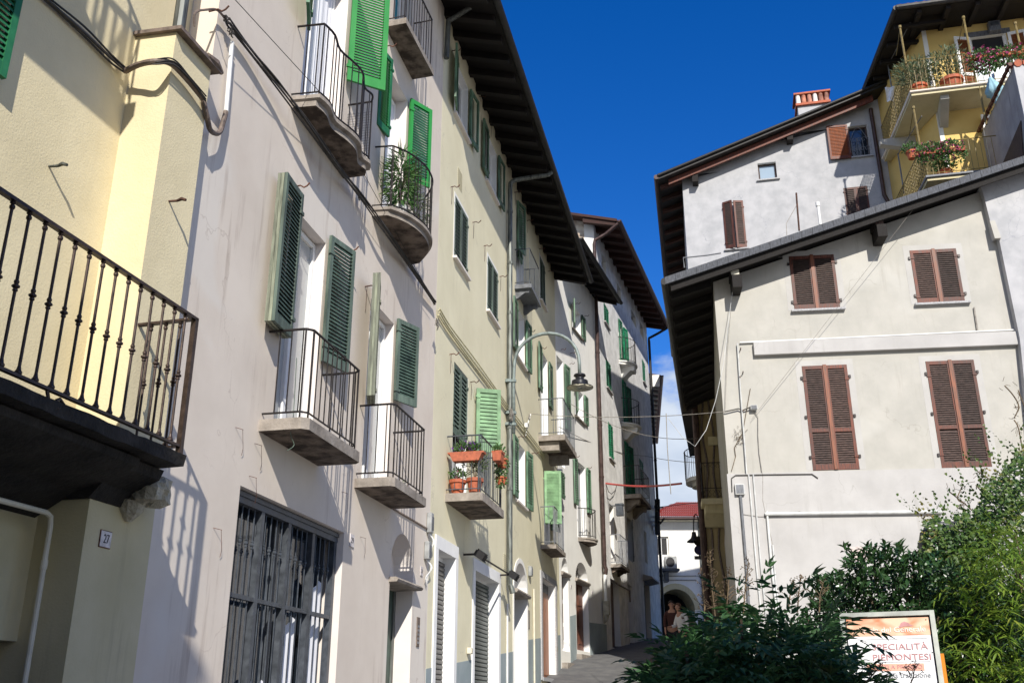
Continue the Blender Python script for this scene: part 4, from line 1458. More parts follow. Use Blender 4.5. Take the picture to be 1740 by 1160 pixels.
build(mb, 'guard', M['grille'], t)

# ================================================================== D: cream house
UD = (FE.P - FD.P).length
T = thing('cream_house', FD, (0, UD / 2, 2.9), 'narrow cream house with two arched doorways and a small bow-fronted balcony', 'house')
D2 = 8.03
dsp = [(1.75, 2.22, 3.0, 3.42, 12.7, 13.52, 983, 555, None), (1.9, 2.39, 3.06, 3.46, 9.92, 10.85, 987, 690, None), (1.65, 2.18, 3.11, 3.66, 7.17, 8.55, 990, 830, 6.3)]
holes, opened = [], []
for s in dsp:
    h, o_ = pairwin(T, FD, s[0], s[1], s[2], s[3], s[4], s[5], 1.0, s[6], s[7], None, floor=s[8])
    holes.append(h); opened.append(o_)
holes += [(.09, .75, D2, 11.2, .24), (.17, .69, 7.12, 8.06 + .0, .10), (1.62, 2.95, 3.2, 5.62, .22, 5.12), (.22, .87, 3.1, 5.52, .22, 5.1)]
holes[4] = (.17, .69, 7.12, 7.86, .10)
mb = MB()
wall_mesh(mb, 0, UD, gw(FD), 14.86, holes)
body_sides(mb, 0, UD, gw(FD), 14.86, 9)
build(mb, 'wall', [M['cream'], M['white']], T)
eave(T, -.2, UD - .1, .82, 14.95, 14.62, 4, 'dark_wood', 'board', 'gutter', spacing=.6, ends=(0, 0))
for (u0, u1, fl, fr_, z0, z1, w_), s in zip(opened, dsp):
    window(T, u0, u1, z0 if s[8] is None else s[8], z1, .18, pane='glass', sill='concrete' if s[8] is None else None)
    leaf(T, gm, u0 - .01, -1, z0 + .02, z1, w_ * .8, fl, pitch=.065)
    leaf(T, gm, u1 + .01, 1, z0 + .02, z1, w_ * .8, fr_, pitch=.065)
window(T, .09, .75, D2, 11.18, .22)
leaf(T, gm, .78, 1, 9.2, 11.15, .42, 4, pitch=.065)
leaf(T, gm, .18, 1, 7.13, 7.85, .25, 0, o=-.03, pitch=.065); leaf(T, gm, .68, -1, 7.13, 7.85, .25, 0, o=-.03, pitch=.065)
bw = [(0, 1.98)] + [(.42 * math.sin(math.pi * i / 10) ** .6, 1.98 + 1.2 * i / 10) for i in range(1, 10)] + [(0, 3.18)]
balcony(T, bw, 6.3, .11, .85, rmat='iron', space=.12, mat='concrete', moulding=.03)
for (a, b, dm) in ((1.62, 2.95, 'door_brown'), (.22, .87, 'old_wood')):
    mb = MB(); mb.box(-.21, -.17, a, b, 3.2, 5.05)
    for k in range(2):
        c0 = lerp(a, b, .08 + k * .5); c1_ = c0 + (b - a) * .36
        for (zz0, zz1) in ((3.4, 3.75), (3.85, 4.35), (4.45, 4.95)): mb.box(-.17, -.15, c0, c1_, zz0, zz1)
    dr = build(mb, 'door', M[dm], T)
    mb = MB(); mb.prism([(x, a - .06, z) for x, z in [(-.21, 5.12), (.06, 5.12), (.08, 5.08), (.05, 5.03), (-.21, 5.03)]], (0, b - a + .12, 0)); build(mb, 'lintel', M['concrete'], T)
    mb = MB()
    c_ = (a + b) / 2; r_ = (b - a) / 2
    for k in range(7):
        an = math.pi * k / 6
        mb.tube([(-.19, c_, 5.12), (-.19, c_ - r_ * .9 * math.cos(an), 5.12 + .44 * math.sin(an))], .012, 4)
    for rr in (.35, .65): mb.tube([(-.19, c_ - r_ * rr * math.cos(math.pi * k / 10), 5.12 + .46 * rr * math.sin(math.pi * k / 10)) for k in range(11)], .012, 4)
    build(mb, 'fanlight_grille', M['iron'], T)
    gs_ = gz(FD.w(0, a, 0).y); mb = MB(); mb.box(-.2, .16, a - .1, b + .1, gs_ - .2, gs_ + .12); build(mb, 'step', M['concrete'], T)
for a, b in ((.95, 1.56), (3.01, UD - .02)):
    mb = MB()
    g0, g1 = gz(FD.w(0, a, 0).y) - .3, gz(FD.w(0, b, 0).y) - .3
    mb.hexa([(0, a, g0), (0, b, g1), (0, b, 4.12), (0, a, 4.02)], [(.006, a, g0), (.006, b, g1), (.006, b, 4.12), (.006, a, 4.02)])
    build(mb, 'dado', M['dado'], T)
for x, y in ((978, 516), (993, 537), (953, 594), (968, 618), (976, 776), (997, 795), (909 + 60, 600)):
    u, z = FD.uz(x, y); hook(T, u, z, L=.13, wire=False)
number_plate(FD, 970, 996, '37', 'tiny number plate left of the brown arched door', .09, .11)
number_plate(FD, 1006, 1007, '39', 'tiny number plate right of the brown arched door', .09, .11)

# ================================================================== E: rough white house with the red-brown eave
UE = (FE.hit(1105, 680) - FE.hit(1019, 700)).length
UE = 11.8
T = thing('rough_white_house', FE, (0, UE / 2, 3.6), 'tall rough white house with bright emerald shutters and a red-brown eave', 'house')
ze = lambda u: 17.85 + .055 * u
closedE = [(1.37, 2.2, 14.65, 15.4), (1.38, 2.25, 12.2, 13.28), (1.4, 2.2, 9.7, 10.97), (9.88, 10.6, 15.1, 16.15), (7.82, 8.75, 10.2, 11.2)]
dark = [(1.27, 2.15, 16.75, 17.32), (4.29, 5.18, 16.9, 17.45), (7.5, 8.68, 17.1, 17.62), (9.8, 10.75, 17.3, 17.9)]
doorsE = [(4.2, 5.1, 14.08, 15.85), (4.45, 5.3, 11.68, 13.45), (4.41, 5.2, 8.93, 11.05)]
openE = [(1.09, 1.86, 6.07, 8.08, .3), (4.38, 5.37, 6.7, 8.22, .3), (8.1, 8.75, 7.1, 8.35, .3), (.83, 2.3, 3.5, 5.62, .25), (3.95, 4.9, 3.7, 5.8, .25), (7.55, 8.96, 4.1, 6.3, .25)]
holes = [(a, b, c, d, .10) for a, b, c, d in closedE] + [(a, b, c, d, .25) for a, b, c, d in dark + doorsE] + openE
mb = MB()
wall_mesh(mb, 0, UE, gw(FE), ze, holes)
body_sides(mb, 0, UE, gw(FE), ze, 9)
wE = build(mb, 'wall', [M['whitewash'], M['cream']], T)
# rubble gable facing the viewer above the cream house
mb = MB()
mb.add([(-.02, -.004, 13), (-.35, -.004, 13), (-.35, -.004, 18.0), (-.02, -.004, 17.85)], [(0, 1, 2, 3)])
mb.mi = 1
mb.add([(-.35, -.004, 13), (-6, -.004, 13), (-6, -.004, 19.6), (-.35, -.004, 18.0)], [(0, 1, 2, 3)])
build(mb, 'gable', [M['cream'], M['rubble']], T)
eave(T, -.5, UE + .1, .92, 17.88, 17.6, 6, 'eave_wood', 'eave_wood', 'gutter_brown', spacing=.82, rw=.16, rh=.2, zs=lambda u: .055 * u, thick=.1, gr=.08)
ge = M['green_emerald']
for a, b, c, d in closedE:
    m_ = (a + b) / 2
    window(T, a, b, c, d, .09, sill='darkgray')
    leaf(T, ge, a + .005, 1, c + .01, d - .01, m_ - a - .01, 0, o=-.03, pitch=.08)
    leaf(T, ge, b - .005, -1, c + .01, d - .01, b - m_ - .01, 0, o=-.03, pitch=.08)
for a, b, c, d in dark:
    window(T, a, b, c, d, .2, fmat='old_wood')
for a, b, c, d in doorsE:
    window(T, a, b, c, d, .2)
    leaf(T, ge, a - .02, 1, c + .05, d - .02, .44, 5, o=.02, pitch=.08)
    leaf(T, ge, b + .02, 1, c + .05, d - .02, .42, 12, o=.02, pitch=.08)


def bow(u0, u1, dep, n=10, p=.55):
    return [(0, u0)] + [(dep * math.sin(math.pi * i / n) ** p, u0 + (u1 - u0) * i / n) for i in range(1, n)] + [(0, u1)]


balcony(T, bow(4.0, 5.55, .58), 14.08, .13, .95, rmat='iron', space=.14, mat='cream', under='cream', moulding=.08)
bracket(T, 4.5, .5, 13.95, .5, .42, M['cream'])
balcony(T, bow(4.1, 5.75, .6), 11.68, .13, .95, rmat='iron', space=.14, mat='cream', under='cream', moulding=.08)
bracket(T, 4.6, .5, 11.55, .5, .42, M['cream'])
balcony(T, [(0, 3.95), (.62, 3.95), (.62, 6.3), (0, 6.3)], 8.93, .14, 1.05, rmat='iron', space=.16, mat='concrete', bh=.3)
bracket(T, 4.3, .3, 8.79, .5, .4, M['concrete']); bracket(T, 5.7, .3, 8.79, .5, .4, M['concrete'])
balcony(T, [(0, .98), (.37, .98), (.37, 2.4), (0, 2.4)], 6.07, .10, .95, rmat='zinc', space=.14, mat='concrete')
bracket(T, 1.1, .1, 5.97, .3, .16, M['concrete_dark']); bracket(T, 2.1, .1, 5.97, .3, .16, M['concrete_dark'])
for (a, b, c, d, dep), fm in zip(openE, ('door_brown', 'white', 'white', None, None, None)):
    if fm: window(T, a, b, c, d, .26, fmat=fm)
    else:
        mb = MB(); mb.box(-.24, -.2, a, b, c - .1, d); build(mb, 'door', M['door_brown' if a < 1 else 'old_wood'], T)
leaf(T, M['zinc'], 5.38, -1, 6.75, 8.2, .46, 10, o=.0, pitch=.2, label='pale blue-grey shutter')
mb = MB(); mb.prism([(x, 7.4, z) for x, z in [(0, 6.55), (.35, 6.45), (.38, 6.38), (.25, 6.35), (0, 6.3)]], (0, 1.75, 0)); build(mb, 'door_hood', M['darkgray'], T)
mb = MB(); mb.tube([(.03, 1.7, 5.55), (.03, 4.2, 5.6), (.03, 4.2, 5.2)], .03, 5); build(mb, 'conduit', M['cable_brown'], T)
# brown downpipe between cream and rough white house
pb_ = FE.uz(1019, 700, .1)[0]
zt1 = 17.4
zb1 = FE.uz(1025, 965, .1)[1]
pipe(T, [(.95, -.45, 17.5), (.5, pb_ + .05, 17.15), (.13, pb_, 16.95), (.10, pb_, 16.8), (.10, pb_, zb1 + .1), (.14, pb_, zb1), (.12, pb_, zb1 - .15)], .062, 'gutter_brown', joints=[(.10, pb_, z) for z in (15.2, 12.8, 10.3, 8.6)])
pipe(T, [(.10, pb_, zb1 - .16), (.10, pb_, zb1 - .95)], .055, 'pvc')
mb = MB(); mb.box(.02, .2, pb_ - .1, pb_ + .1, zb1 - 1.35, zb1 - .95); mb.tube([(.1, pb_, zb1 - 1.35), (.08, pb_ + .02, zb1 - 1.5), (.02, pb_ + .04, zb1 - 1.6)], [.09, .07, .02], 8); build(mb, 'rainwater_head', M['stone'], T)
ue_ = UE - .1
pipe(T, [(.95, UE, 18.2), (.5, UE - .05, 17.95), (.1, ue_, 17.75), (.1, ue_, 17.6), (.1, ue_, 4.6)], .06, 'gutter', joints=[(.1, ue_, z) for z in (15, 12, 9.5, 7)])
u, z = FE.uz(1030, 822)
mb = MB(); mb.tube([(.02, u + .6, z - .6), (.25, u + .6, z - .62), (.32, u + .6, z - .58)], .02, 5); mb.box(.2, .42, u + .5, u + .72, z - .95, z - .6); mb.box(.18, .44, u + .48, u + .74, z - .62, z - .56); build(mb, 'wall_lantern', M['grille'], T)

# ================================================================== F: house beyond
T = thing('far_gabled_house', FF, (0, 5, 4.8), 'far house beyond the rough white one, only its brown eave and white gable tip showing', 'house')
mb = MB(); mb.box(-7, 0, 0, 12, 3, 15.7); build(mb, 'wall', M['cream'], T)
eave(T, -.3, 11.8, .75, 16.15, 16.0, 5, 'stone', 'gutter_brown', 'gutter_brown', spacing=.8)
mb = MB(); mb.box(-.75, .68, -.35, -.28, 15.5, 16.05); build(mb, 'gable_board', M['white'], T)
pipe(T, [(.12, .8, 15.6), (.12, .8, 5)], .07, 'gutter')

# ================================================================== G: end house with arch and red tiles
T = thing('end_house', FG, (0, 10, 5), 'cream house closing the street with a dark archway, red tile roof and air conditioner', 'house')
ga, gb = FG.uz(1095, 900)[0], FG.uz(1215, 900)[0]
gtop = FG.uz(1150, 886)[1]
wa = FG.uz(1117, 911); wb = FG.uz(1137.5, 945)
ar0 = FG.uz(1119, 1040)[0]; ar1 = FG.uz(1181, 1040)[0]; art = FG.uz(1150, 1000)[1]; ars = FG.uz(1150, 1035)[1]
mb = MB()
wall_mesh(mb, ga, gb + 2, 4.8, gtop, [(wa[0] - .3, wb[0], wb[1], wa[1], .2), (ar0, ar1, 4.8, art, 2.5, ars)])
body_sides(mb, ga, gb + 2, 4.8, gtop, 7)
build(mb, 'wall', [M['cream'], M['under']], T)
mb = MB(); mb.box(-2.48, -2.45, ar0, ar1, 4.8, art); build(mb, 'door', M['black'], T)  # black sheet closing the passage arch, standing in for its darkness
mb = MB()
pa = arch_pts(ar0, ar1, ars, art, 16); pb = arch_pts(ar0 - .28, ar1 + .28, ars, art + .3, 16)
for i in range(16): mb.hexa([(0, *pa[i]), (0, *pa[i + 1]), (0, *pb[i + 1]), (0, *pb[i])], [(.05, *pa[i]), (.05, *pa[i + 1]), (.05, *pb[i + 1]), (.05, *pb[i])])
build(mb, 'arch_moulding', M['under'], T)
window(T, wa[0] - .3, wb[0], wb[1], wa[1], .18, fmat='white', pane='black', fw=.09)
# hipped tile roof with rolls
rt = MB()
ridge = FG.uz(1150, 858, -3)[1]
e0, e1 = ga - .3, gb + 2.4
r0 = FG.uz(1150, 858, -3)[0]
nt_ = 60
def roofz(x, u):
    s = (x - .6) / (-3.6)
    sl = max(0, (u - e0) / max(.1, (r0 - e0)))
    return gtop + .12 + (ridge - gtop) * min(s, sl)
for i in range(nt_):
    ua_ = lerp(e0, e1, i / nt_); ub2 = lerp(e0, e1, (i + 1) / nt_)
    for j in range(6):
        s0, s1 = j / 6, (j + 1) / 6
        xa, xb = .6 - 3.6 * s0, .6 - 3.6 * s1
        prof_ = [(0, 0), (.2, .07), (.5, .10), (.8, .07), (1, 0)]
        vv = []
        for x in (xa, xb):
            for f_, hgt_ in prof_:
                uu = lerp(ua_, ub2, f_)
                vv.append((x, uu, roofz(x, uu) + hgt_ + (.02 if x == xa else 0)))
        rt.add(vv, [(k, k + 1, 5 + k + 1, 5 + k) for k in range(4)])
build(rt, 'roof', M['tiles'], T)
mb = MB(); mb.box(0, .62, e0, e1, gtop - .02, gtop + .08); build(mb, 'soffit', M['stone'], T)
mb = MB(); mb.tube([(.66, e0, gtop + .08), (.66, e1, gtop + .08)], .09, 8); build(mb, 'gutter', M['gutter_brown'], T)
mb = MB()
for y_ in (985, 978):
    z = FG.uz(1150, y_)[1]; mb.tube([(.03, ga, z), (.03, FG.uz(1183, y_)[0], z)], .03, 4)
build(mb, 'conduit', M['cable_gray'], T)
pu = FG.uz(1191, 950)[0]
pipe(T, [(.1, pu, gtop), (.1, pu, 4.9)], .07, 'pipe_gray')
t = thing('air_conditioner', FG, (.3, FG.uz(1141, 955)[0], FG.uz(1141, 965)[1]), 'white air conditioner units on a dark shelf above the archway', 'air conditioner')
for (xa, xb) in ((1130, 1151),):
    a, zt_ = FG.uz(xa, 944, .6); b, zb_ = FG.uz(xb, 965, .6)
    mb = MB(); mb.box(.15, .6, a, b, zb_, zt_); build(mb, 'casing', M['box_gray'], t, bevel=.03)
    mb = MB(); mb.lathe((0, 0, 0), [(.0, .0), (.30, .0), (.30, .03), (.27, .04), (.0, .04)], 20, Matrix(((0, 0, 1), (1, 0, 0), (0, 1, 0)))); 
    for i in range(len(mb.v)): mb.v[i] = (mb.v[i][0] + .6, mb.v[i][1] * .8 + lerp(a, b, .42), mb.v[i][2] * .9 + (zt_ + zb_) / 2)
    build(mb, 'fan_guard', M['black'], t)
a, zt_ = FG.uz(1118, 950, .6); b, zb_ = FG.uz(1129, 965, .6)
mb = MB(); mb.box(.2, .55, a, b, zb_, zt_); build(mb, 'casing', M['acwhite'], t, bevel=.03)
mb = MB(); a = FG.uz(1112, 970, .7)[0]; b = FG.uz(1155, 970, .7)[0]; mb.box(0, .75, a, b, zb_ - .14, zb_ - .02); mb.box(0, .6, (a + b) / 2 - .1, (a + b) / 2 + .1, zb_ - .7, zb_ - .14); build(mb, 'shelf', M['grille'], t)

# ================================================================== H: dull ochre house behind the white one
T = thing('ochre_street_house', FH, (0, 1.5, 3), 'dull ochre house in shade behind the white gable with wrought iron balcony', 'house')
mb = MB()
hside = .065
hu0 = FH.uz(1189, 800)[0]
wall_mesh(mb, hu0, 4.5, 2.5, 11.6, [(hu0 + .9, hu0 + 1.7, 7.05, 9.2, .2)])
mb.add([(0, hu0, 2.5), (0, hu0, 11.6), (-11, hu0 + .9, 11.6), (-11, hu0 + .9, 2.5)], [(0, 1, 2, 3)])
mb.add([(0, 4.5, 2.5), (0, 4.5, 11.6), (-11, 4.5, 11.6), (-11, 4.5, 2.5)], [(3, 2, 1, 0)])
mb.add([(0, hu0, 11.6), (0, 4.5, 11.6), (-11, 4.5, 11.6), (-11, hu0 + .9, 11.6)], [(0, 1, 2, 3)])
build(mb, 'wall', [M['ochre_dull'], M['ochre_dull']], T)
zb_ = FH.uz(1210, 846, .95)[1]
zr_ = FH.uz(1210, 785, .95)[1]
bu0 = FH.uz(1189, 800, .95)[0]
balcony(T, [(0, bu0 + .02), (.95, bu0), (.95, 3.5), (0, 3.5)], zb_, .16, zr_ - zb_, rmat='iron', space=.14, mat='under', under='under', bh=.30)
bracket(T, bu0 + .1, 1.2, zb_ - .16, .8, .55, M['under'])
mb = MB()
for k in range(9):
    u = bu0 + .1 + k * .14
    for s in (-1, 1):
        mb.tube([(.90, u, zb_ + .05), (.90, u + s * .05, zb_ + .12), (.90, u, zb_ + .2), (.90, u - s * .04, zb_ + .26)], .007, 4)
        mb.tube([(.90, u, zr_ - .02), (.90, u + s * .06, zr_ - .1), (.90, u + s * .02, zr_ - .14)], .007, 4)
build(mb, 'scroll_work', M['iron'], T)
uu = FH.uz(1187.5, 800, .1)[0]
pipe(T, [(.1, uu, 12.5), (.1, uu, 3)], .10, 'gutter_brown')
for xx in (1207, 1222):
    uu = FH.uz(xx, 900, .05)[0]
    pts = [(.05 + .02 * math.sin(k), uu + .05 * math.sin(k * 1.3 + xx), 11.0 - k * .45) for k in range(19)]
    mb = MB(); mb.tube(pts, .035, 5); build(mb, 'old_pipe', M['cable_brown'], T)
u, z = FH.uz(1212, 750)
mb = MB(); mb.box(.0, .12, u - .16, u + .16, z - .13, z + .13); build(mb, 'vent_box', M['under'], T)
# its eave towards the street and the little round side balcony
mb = MB()
mb.hexa([(-1.5, hu0 + .12, 10.9), (-1.5, hu0 - .38, 10.85), (-11, hu0 + .40, 11.5), (-11, hu0 + .9, 11.55)], [(-1.5, hu0 + .12, 11.0), (-1.5, hu0 - .38, 10.93), (-11, hu0 + .40, 11.6), (-11, hu0 + .9, 11.65)])
build(mb, 'side_eave', M['dark_wood'], T)
zq = WORLD.hit(1175, 815, 0)
def side_balcony():
    cxw, cyw = FH.w(-7.2, hu0 + .58, 0).x, FH.w(-7.2, hu0 + .58, 0).y
    uo, oo = hu0 + .58, -7.2
    r = ray(1172, 815)
    zfl = CAMZ + r.z * (cyw / r.y)
    pth = [(oo + .8, uo)] + [(oo + .8 * math.cos(math.pi * i / 10), uo - .62 * math.sin(math.pi * i / 10) ** .8) for i in range(1, 10)] + [(oo - .8, uo)]
    mb = MB()
    mb.prism([(a, b, zfl) for a, b in pth], (0, 0, -.14))
    mb.prism([(lerp(a, oo, .35), lerp(b, uo, .35), zfl - .14) for a, b in pth], (0, 0, -.14))
    bb = build(mb, 'side_balcony', M['cream'], T)
    rb = MB()
    rb.tube([(a, b, zfl + 1.05) for a, b in pth], .018, 5)
    for a, b in arc_path([(a, b, 0) for a, b in pth], .16) and [(v.x, v.y) for v in arc_path([(a, b, 0) for a, b in pth], .16)]:
        rb.tube([(a, b, zfl), (a, b, zfl + 1.05)], .012, 4)
    build(rb, 'railing', M['iron'], bb)
side_balcony()
# ================================================================== I: white house with brown shutters
T = thing('white_gable_house', FI, (0, 3, .8), 'big warm white house with four pairs of brown shutters and a grey slanting roof edge', 'house')
IU0, IU1 = .06, 8.5
bw_, bs_ = M['brown_wood'], M['brown_slat']
wI = []
for tl, br in (((1362, 622), (1461, 797)), ((1572, 614), (1686, 793)), ((1340, 436), (1428, 524)), ((1545, 426), (1640, 513))):
    a, d = FI.uz(*tl); b, c = FI.uz(*br)
    wI.append((a, b, c, d))
b_, zlow = FI.uz(1400, 801)
tI = lambda u: 10.50 + .3125 * u
mb = MB()
wall_mesh(mb, IU0, IU1, 0, tI, [(a, b, c, d, .16) for a, b, c, d in wI])
skew = .072
mb.add([(0, IU0, 0), (0, IU0, tI(IU0)), (-9, IU0 + 9 * skew, tI(IU0)), (-9, IU0 + 9 * skew, 0)], [(0, 1, 2, 3)])
mb.add([(0, IU1, 0), (0, IU1, tI(IU1)), (-9, IU1, tI(IU1)), (-9, IU1, 0)], [(0, 1, 2, 3)])
build(mb, 'wall', [M['right'], M['right']], T)
mb = MB(); mb.box(.0, .035, IU0 - .03, 6.6, 0, zlow); mb.box(-9, .0, IU0 - .034, IU0 - .004, 0, zlow)
for i in range(4): mb.v[8 + i] = mb.v[8 + i]
mb.v[8] = (-9, IU0 - .03 + 9 * skew, 0); mb.v[11] = (-9, IU0 - .004 + 9 * skew, 0); mb.v[12] = (-9, IU0 - .03 + 9 * skew, zlow); mb.v[15] = (-9, IU0 - .004 + 9 * skew, zlow)
build(mb, 'plinth', M['right_low'], T)
for i, (a, b, c, d) in enumerate(wI):
    tall = i < 2
    m_ = (a + b) / 2
    wq = window(T, a, b, c, d, .13, sill=None)
    leaf(T, bw_, a + .004, 1, c + .004, d - .004, m_ - a - .006, 0, o=-.035, th=.05, pitch=.047, st=.062, mid=.355 if tall else None, smat=bs_, slat_th=.008)
    leaf(T, bw_, b - .004, -1, c + .004, d - .004, b - m_ - .006, 0, o=-.035, th=.05, pitch=.047, st=.062, mid=.355 if tall else None, smat=bs_, slat_th=.008)
    mb = MB(); mb.box(.0, .035, m_ - .035, m_ + .035, c + .01, d + .01); build(mb, 'cover_strip', M['red_wood'], T)
    mb = MB(); mb.box(-.05, -.03, a - .0, a + .06, c, d); 
    mb = MB()
    for (p, q, r_, s_) in ((a - .13, a, c, d + .12), (b, b + .13, c, d + .12), (a, b, d, d + .12)): mb.box(.0, .003, p, q, r_, s_)
    build(mb, 'painted_surround', M['surround'], T)
    if not tall:
        mb = MB(); mb.box(-.1, .09, a - .07, b + .09, c - .045, c - .003); build(mb, 'sill', M['granite'], T)
    mb = MB()
    for zz in ((.12, .5, .88) if tall else (.15, .85)):
        z = lerp(c, d, zz)
        for s_, uu in ((-1, a), (1, b)): mb.box(-.0, .035, uu + s_ * .005, uu + s_ * .05, z - .03, z + .03)
    build(mb, 'hinges', M['iron'], T)
# string course
u0, z1 = FI.uz(1280, 581, .1); _, z0 = FI.uz(1280, 603, .1)
u1 = FI.uz(1733, 570, .1)[0]
mb = MB(); mb.box(0, .10, u0, u1, z0, z1); build(mb, 'string_course', M['right_low'], T, bevel=.01)
u0b, zb_ = FI.uz(1257, 583)
mb = MB(); mb.tube([(.04, u0b, zb_), (.04, u1, z1 + .05)], .018, 6); build(mb, 'conduit', M['pvc'], T)
# right-hand block with a battered edge, standing slightly forward
mb = MB()
ed = [FI.uz(1671, 330, .18), FI.uz(1690, 405, .18), FI.uz(1698, 392, .18), FI.uz(1733, 575, .18), FI.uz(1752, 760, .18), FI.uz(1775, 1000, .18)]
ed = [(u + .0, z) for u, z in ed]
ed[2] = (ed[1][0] + .09, ed[1][1] + .02)
pol = [(.18, ed[0][0] - .05, 12.6)] + [(.18, u, z) for u, z in ed] + [(.18, ed[-1][0], 0), (.18, 9.5, 0), (.18, 9.5, 13.0)]
mb.prism(pol, (-.7, 0, 0))
build(mb, 'buttress_block', M['graywall'], T)
mb = MB()
e2 = [FI.uz(1685, 383, .24), FI.uz(1695, 388, .24)]
mb.hexa([(.18, ed[1][0] - .02, ed[1][1] - .03), (.25, ed[1][0] - .02, ed[1][1] - .03), (.25, ed[1][0] + .11, ed[1][1] - .03), (.18, ed[1][0] + .11, ed[1][1] - .03)],
        [(.18, ed[1][0] - .04, ed[1][1] + .42), (.2, ed[1][0] - .04, ed[1][1] + .42), (.2, ed[1][0] + .07, ed[1][1] + .42), (.18, ed[1][0] + .07, ed[1][1] + .42)])
build(mb, 'buttress_block', M['right'], T)
# roof: deck rising to the right, grey metal verge, brown barge board, gutter on the street side
rv_z = lambda u: 10.724 + .312 * u
OV = .15
SK2 = .08
mb = MB()
L0 = -1.0
mb.hexa([(.57, L0, rv_z(L0) - .16), (.57, 9.5, rv_z(9.5) - .16), (-9.4, 9.5, rv_z(9.5) - .16), (-9.4, L0 + 9.8 * SK2, rv_z(L0) - .12)],
        [(.57, L0, rv_z(L0) - .06), (.57, 9.5, rv_z(9.5) - .06), (-9.4, 9.5, rv_z(9.5) - .06), (-9.4, L0 + 9.8 * SK2, rv_z(L0) - .02)])
rf = build(mb, 'roof', M['board'], T)
mb = MB()
n = 46
for i in range(n):
    ua_, ub2 = lerp(L0 - .02, 9.5, i / n), lerp(L0 - .02, 9.5, (i + 1) / n) - .006
    mb.hexa([(.57, ua_, rv_z(ua_) - .16), (.67, ua_, rv_z(ua_) - .17), (.67, ub2, rv_z(ub2) - .17), (.57, ub2, rv_z(ub2) - .16)],
            [(.45, ua_, rv_z(ua_) + .03), (.65, ua_, rv_z(ua_) + .005), (.65, ub2, rv_z(ub2) + .005), (.45, ub2, rv_z(ub2) + .03)])
build(mb, 'verge_flashing', M['flashing'], rf)
mb = MB()
mb.hexa([(.53, L0 + .1, rv_z(L0) - .30), (.57, L0 + .1, rv_z(L0) - .30), (.57, 9.5, rv_z(9.5) - .33), (.53, 9.5, rv_z(9.5) - .33)],
        [(.53, L0 + .1, rv_z(L0) - .13), (.58, L0 + .1, rv_z(L0) - .15), (.58, 9.5, rv_z(9.5) - .17), (.53, 9.5, rv_z(9.5) - .15)])
build(mb, 'barge_board', M['dark_wood'], rf)
mb = MB()
gp = []
for k in range(12):
    o_ = lerp(.65, -9.3, k / 11)
    gp.append((o_, L0 - .02 + (.5 - o_) * SK2, rv_z(L0) - .10 + (.5 - o_) * .004))
mb.tube(gp, .085, 10)
build(mb, 'gutter', M['gutter'], rf)
for k in range(12):      # rafters under the street-side eave
    o_ = .05 - k * .80
    off = (.5 - o_) * SK2
    mb = MB()
    ui = IU0 - .05 - o_ * skew
    za, zb2 = rv_z(L0) - .17, rv_z(ui) - .17
    mb.hexa([(o_, L0 + off + .08, za - .10), (o_ - .12, L0 + off + .08, za - .10), (o_ - .12, ui, zb2 - .16), (o_, ui, zb2 - .16)],
            [(o_, L0 + off + .08, za), (o_ - .12, L0 + off + .08, za), (o_ - .12, ui, zb2), (o_, ui, zb2)])
    build(mb, 'rafter', M['dark_wood'], rf)
for (x, y) in ((1252, 470), (1498, 384)):
    u, z = FI.uz(x, y, .50)
    mb = MB(); mb.box(-.3, .50, u - .10, u + .10, z - .24, z + .05); mb.box(-.3, .46, u - .12, u + .07, z + .05, z + .20); build(mb, 'purlin', M['dark_wood'], rf)
    mb = MB(); mb.box(.461, .466, u - .11, u + .06, z + .07, z + .19); build(mb, 'purlin_end', M['pipe_cream' if x < 1300 else 'old_wood'], rf)


def ipipe(name, pxs, r, mat, o=.06, n=6):
    pts = []
    for x, y in pxs:
        u, z = FI.uz(x, y, o)
        pts.append((o, u, z))
    mb = MB(); mb.tube(pts, r, n)
    return build(mb, name, M[mat], T)


ipipe('conduit', [(1253, 583), (1257.8, 660), (1269, 806)], .014, 'acwhite')
ipipe('conduit', [(1272, 806), (1285, 960), (1295, 1060)], .015, 'acwhite')
ipipe('conduit', [(1279.8, 806), (1292.7, 960), (1303, 1060)], .015, 'acwhite')
ipipe('waste_pipe', [(1600, 869), (1300, 873)], .038, 'acwhite', .08, 10)
ipipe('waste_pipe', [(1303, 868), (1311, 960), (1322, 1060)], .024, 'acwhite', .07, 8)
ipipe('conduit', [(1313, 925), (1318, 990), (1327, 1060)], .015, 'acwhite')
ipipe('conduit', [(1258, 840), (1263, 900), (1268, 960), (1274, 1060)], .030, 'zinc', .06, 8)
ipipe('cable', [(1279, 695), (1288, 708), (1288, 740), (1290, 770), (1296, 810), (1296, 850), (1302, 880), (1313, 925)], .008, 'cable_gray', .03, 4)
ipipe('cable', [(1244, 835), (1243, 812), (1250, 807), (1300, 806), (1380, 805), (1390, 812)], .012, 'cable', .05, 4)
ipipe('cable', [(1390, 812), (1402, 828), (1420, 842), (1478, 866)], .005, 'cable_gray', .03, 4)
ipipe('cable', [(1372, 872), (1400, 888), (1440, 895), (1480, 894), (1520, 886), (1555, 874)], .006, 'cable_gray', .03, 4)
ipipe('cable', [(1262, 873), (1290, 877), (1320, 877), (1360, 868)], .005, 'cable_gray', .05, 4)
ipipe('wall_crack', [(1540, 815), (1553, 832), (1562, 848), (1563, 860), (1561, 872)], .004, 'cable_brown', .003, 4)
ipipe('drip_pipe', [(1655, 522), (1661, 562)], .018, 'cable_gray', .03, 5)
ipipe('dead_vine', [(1275, 660), (1268, 700), (1262, 735), (1256, 745), (1248, 760), (1250, 775), (1243, 800)], .010, 'stem', .02, 4)
mb = MB()
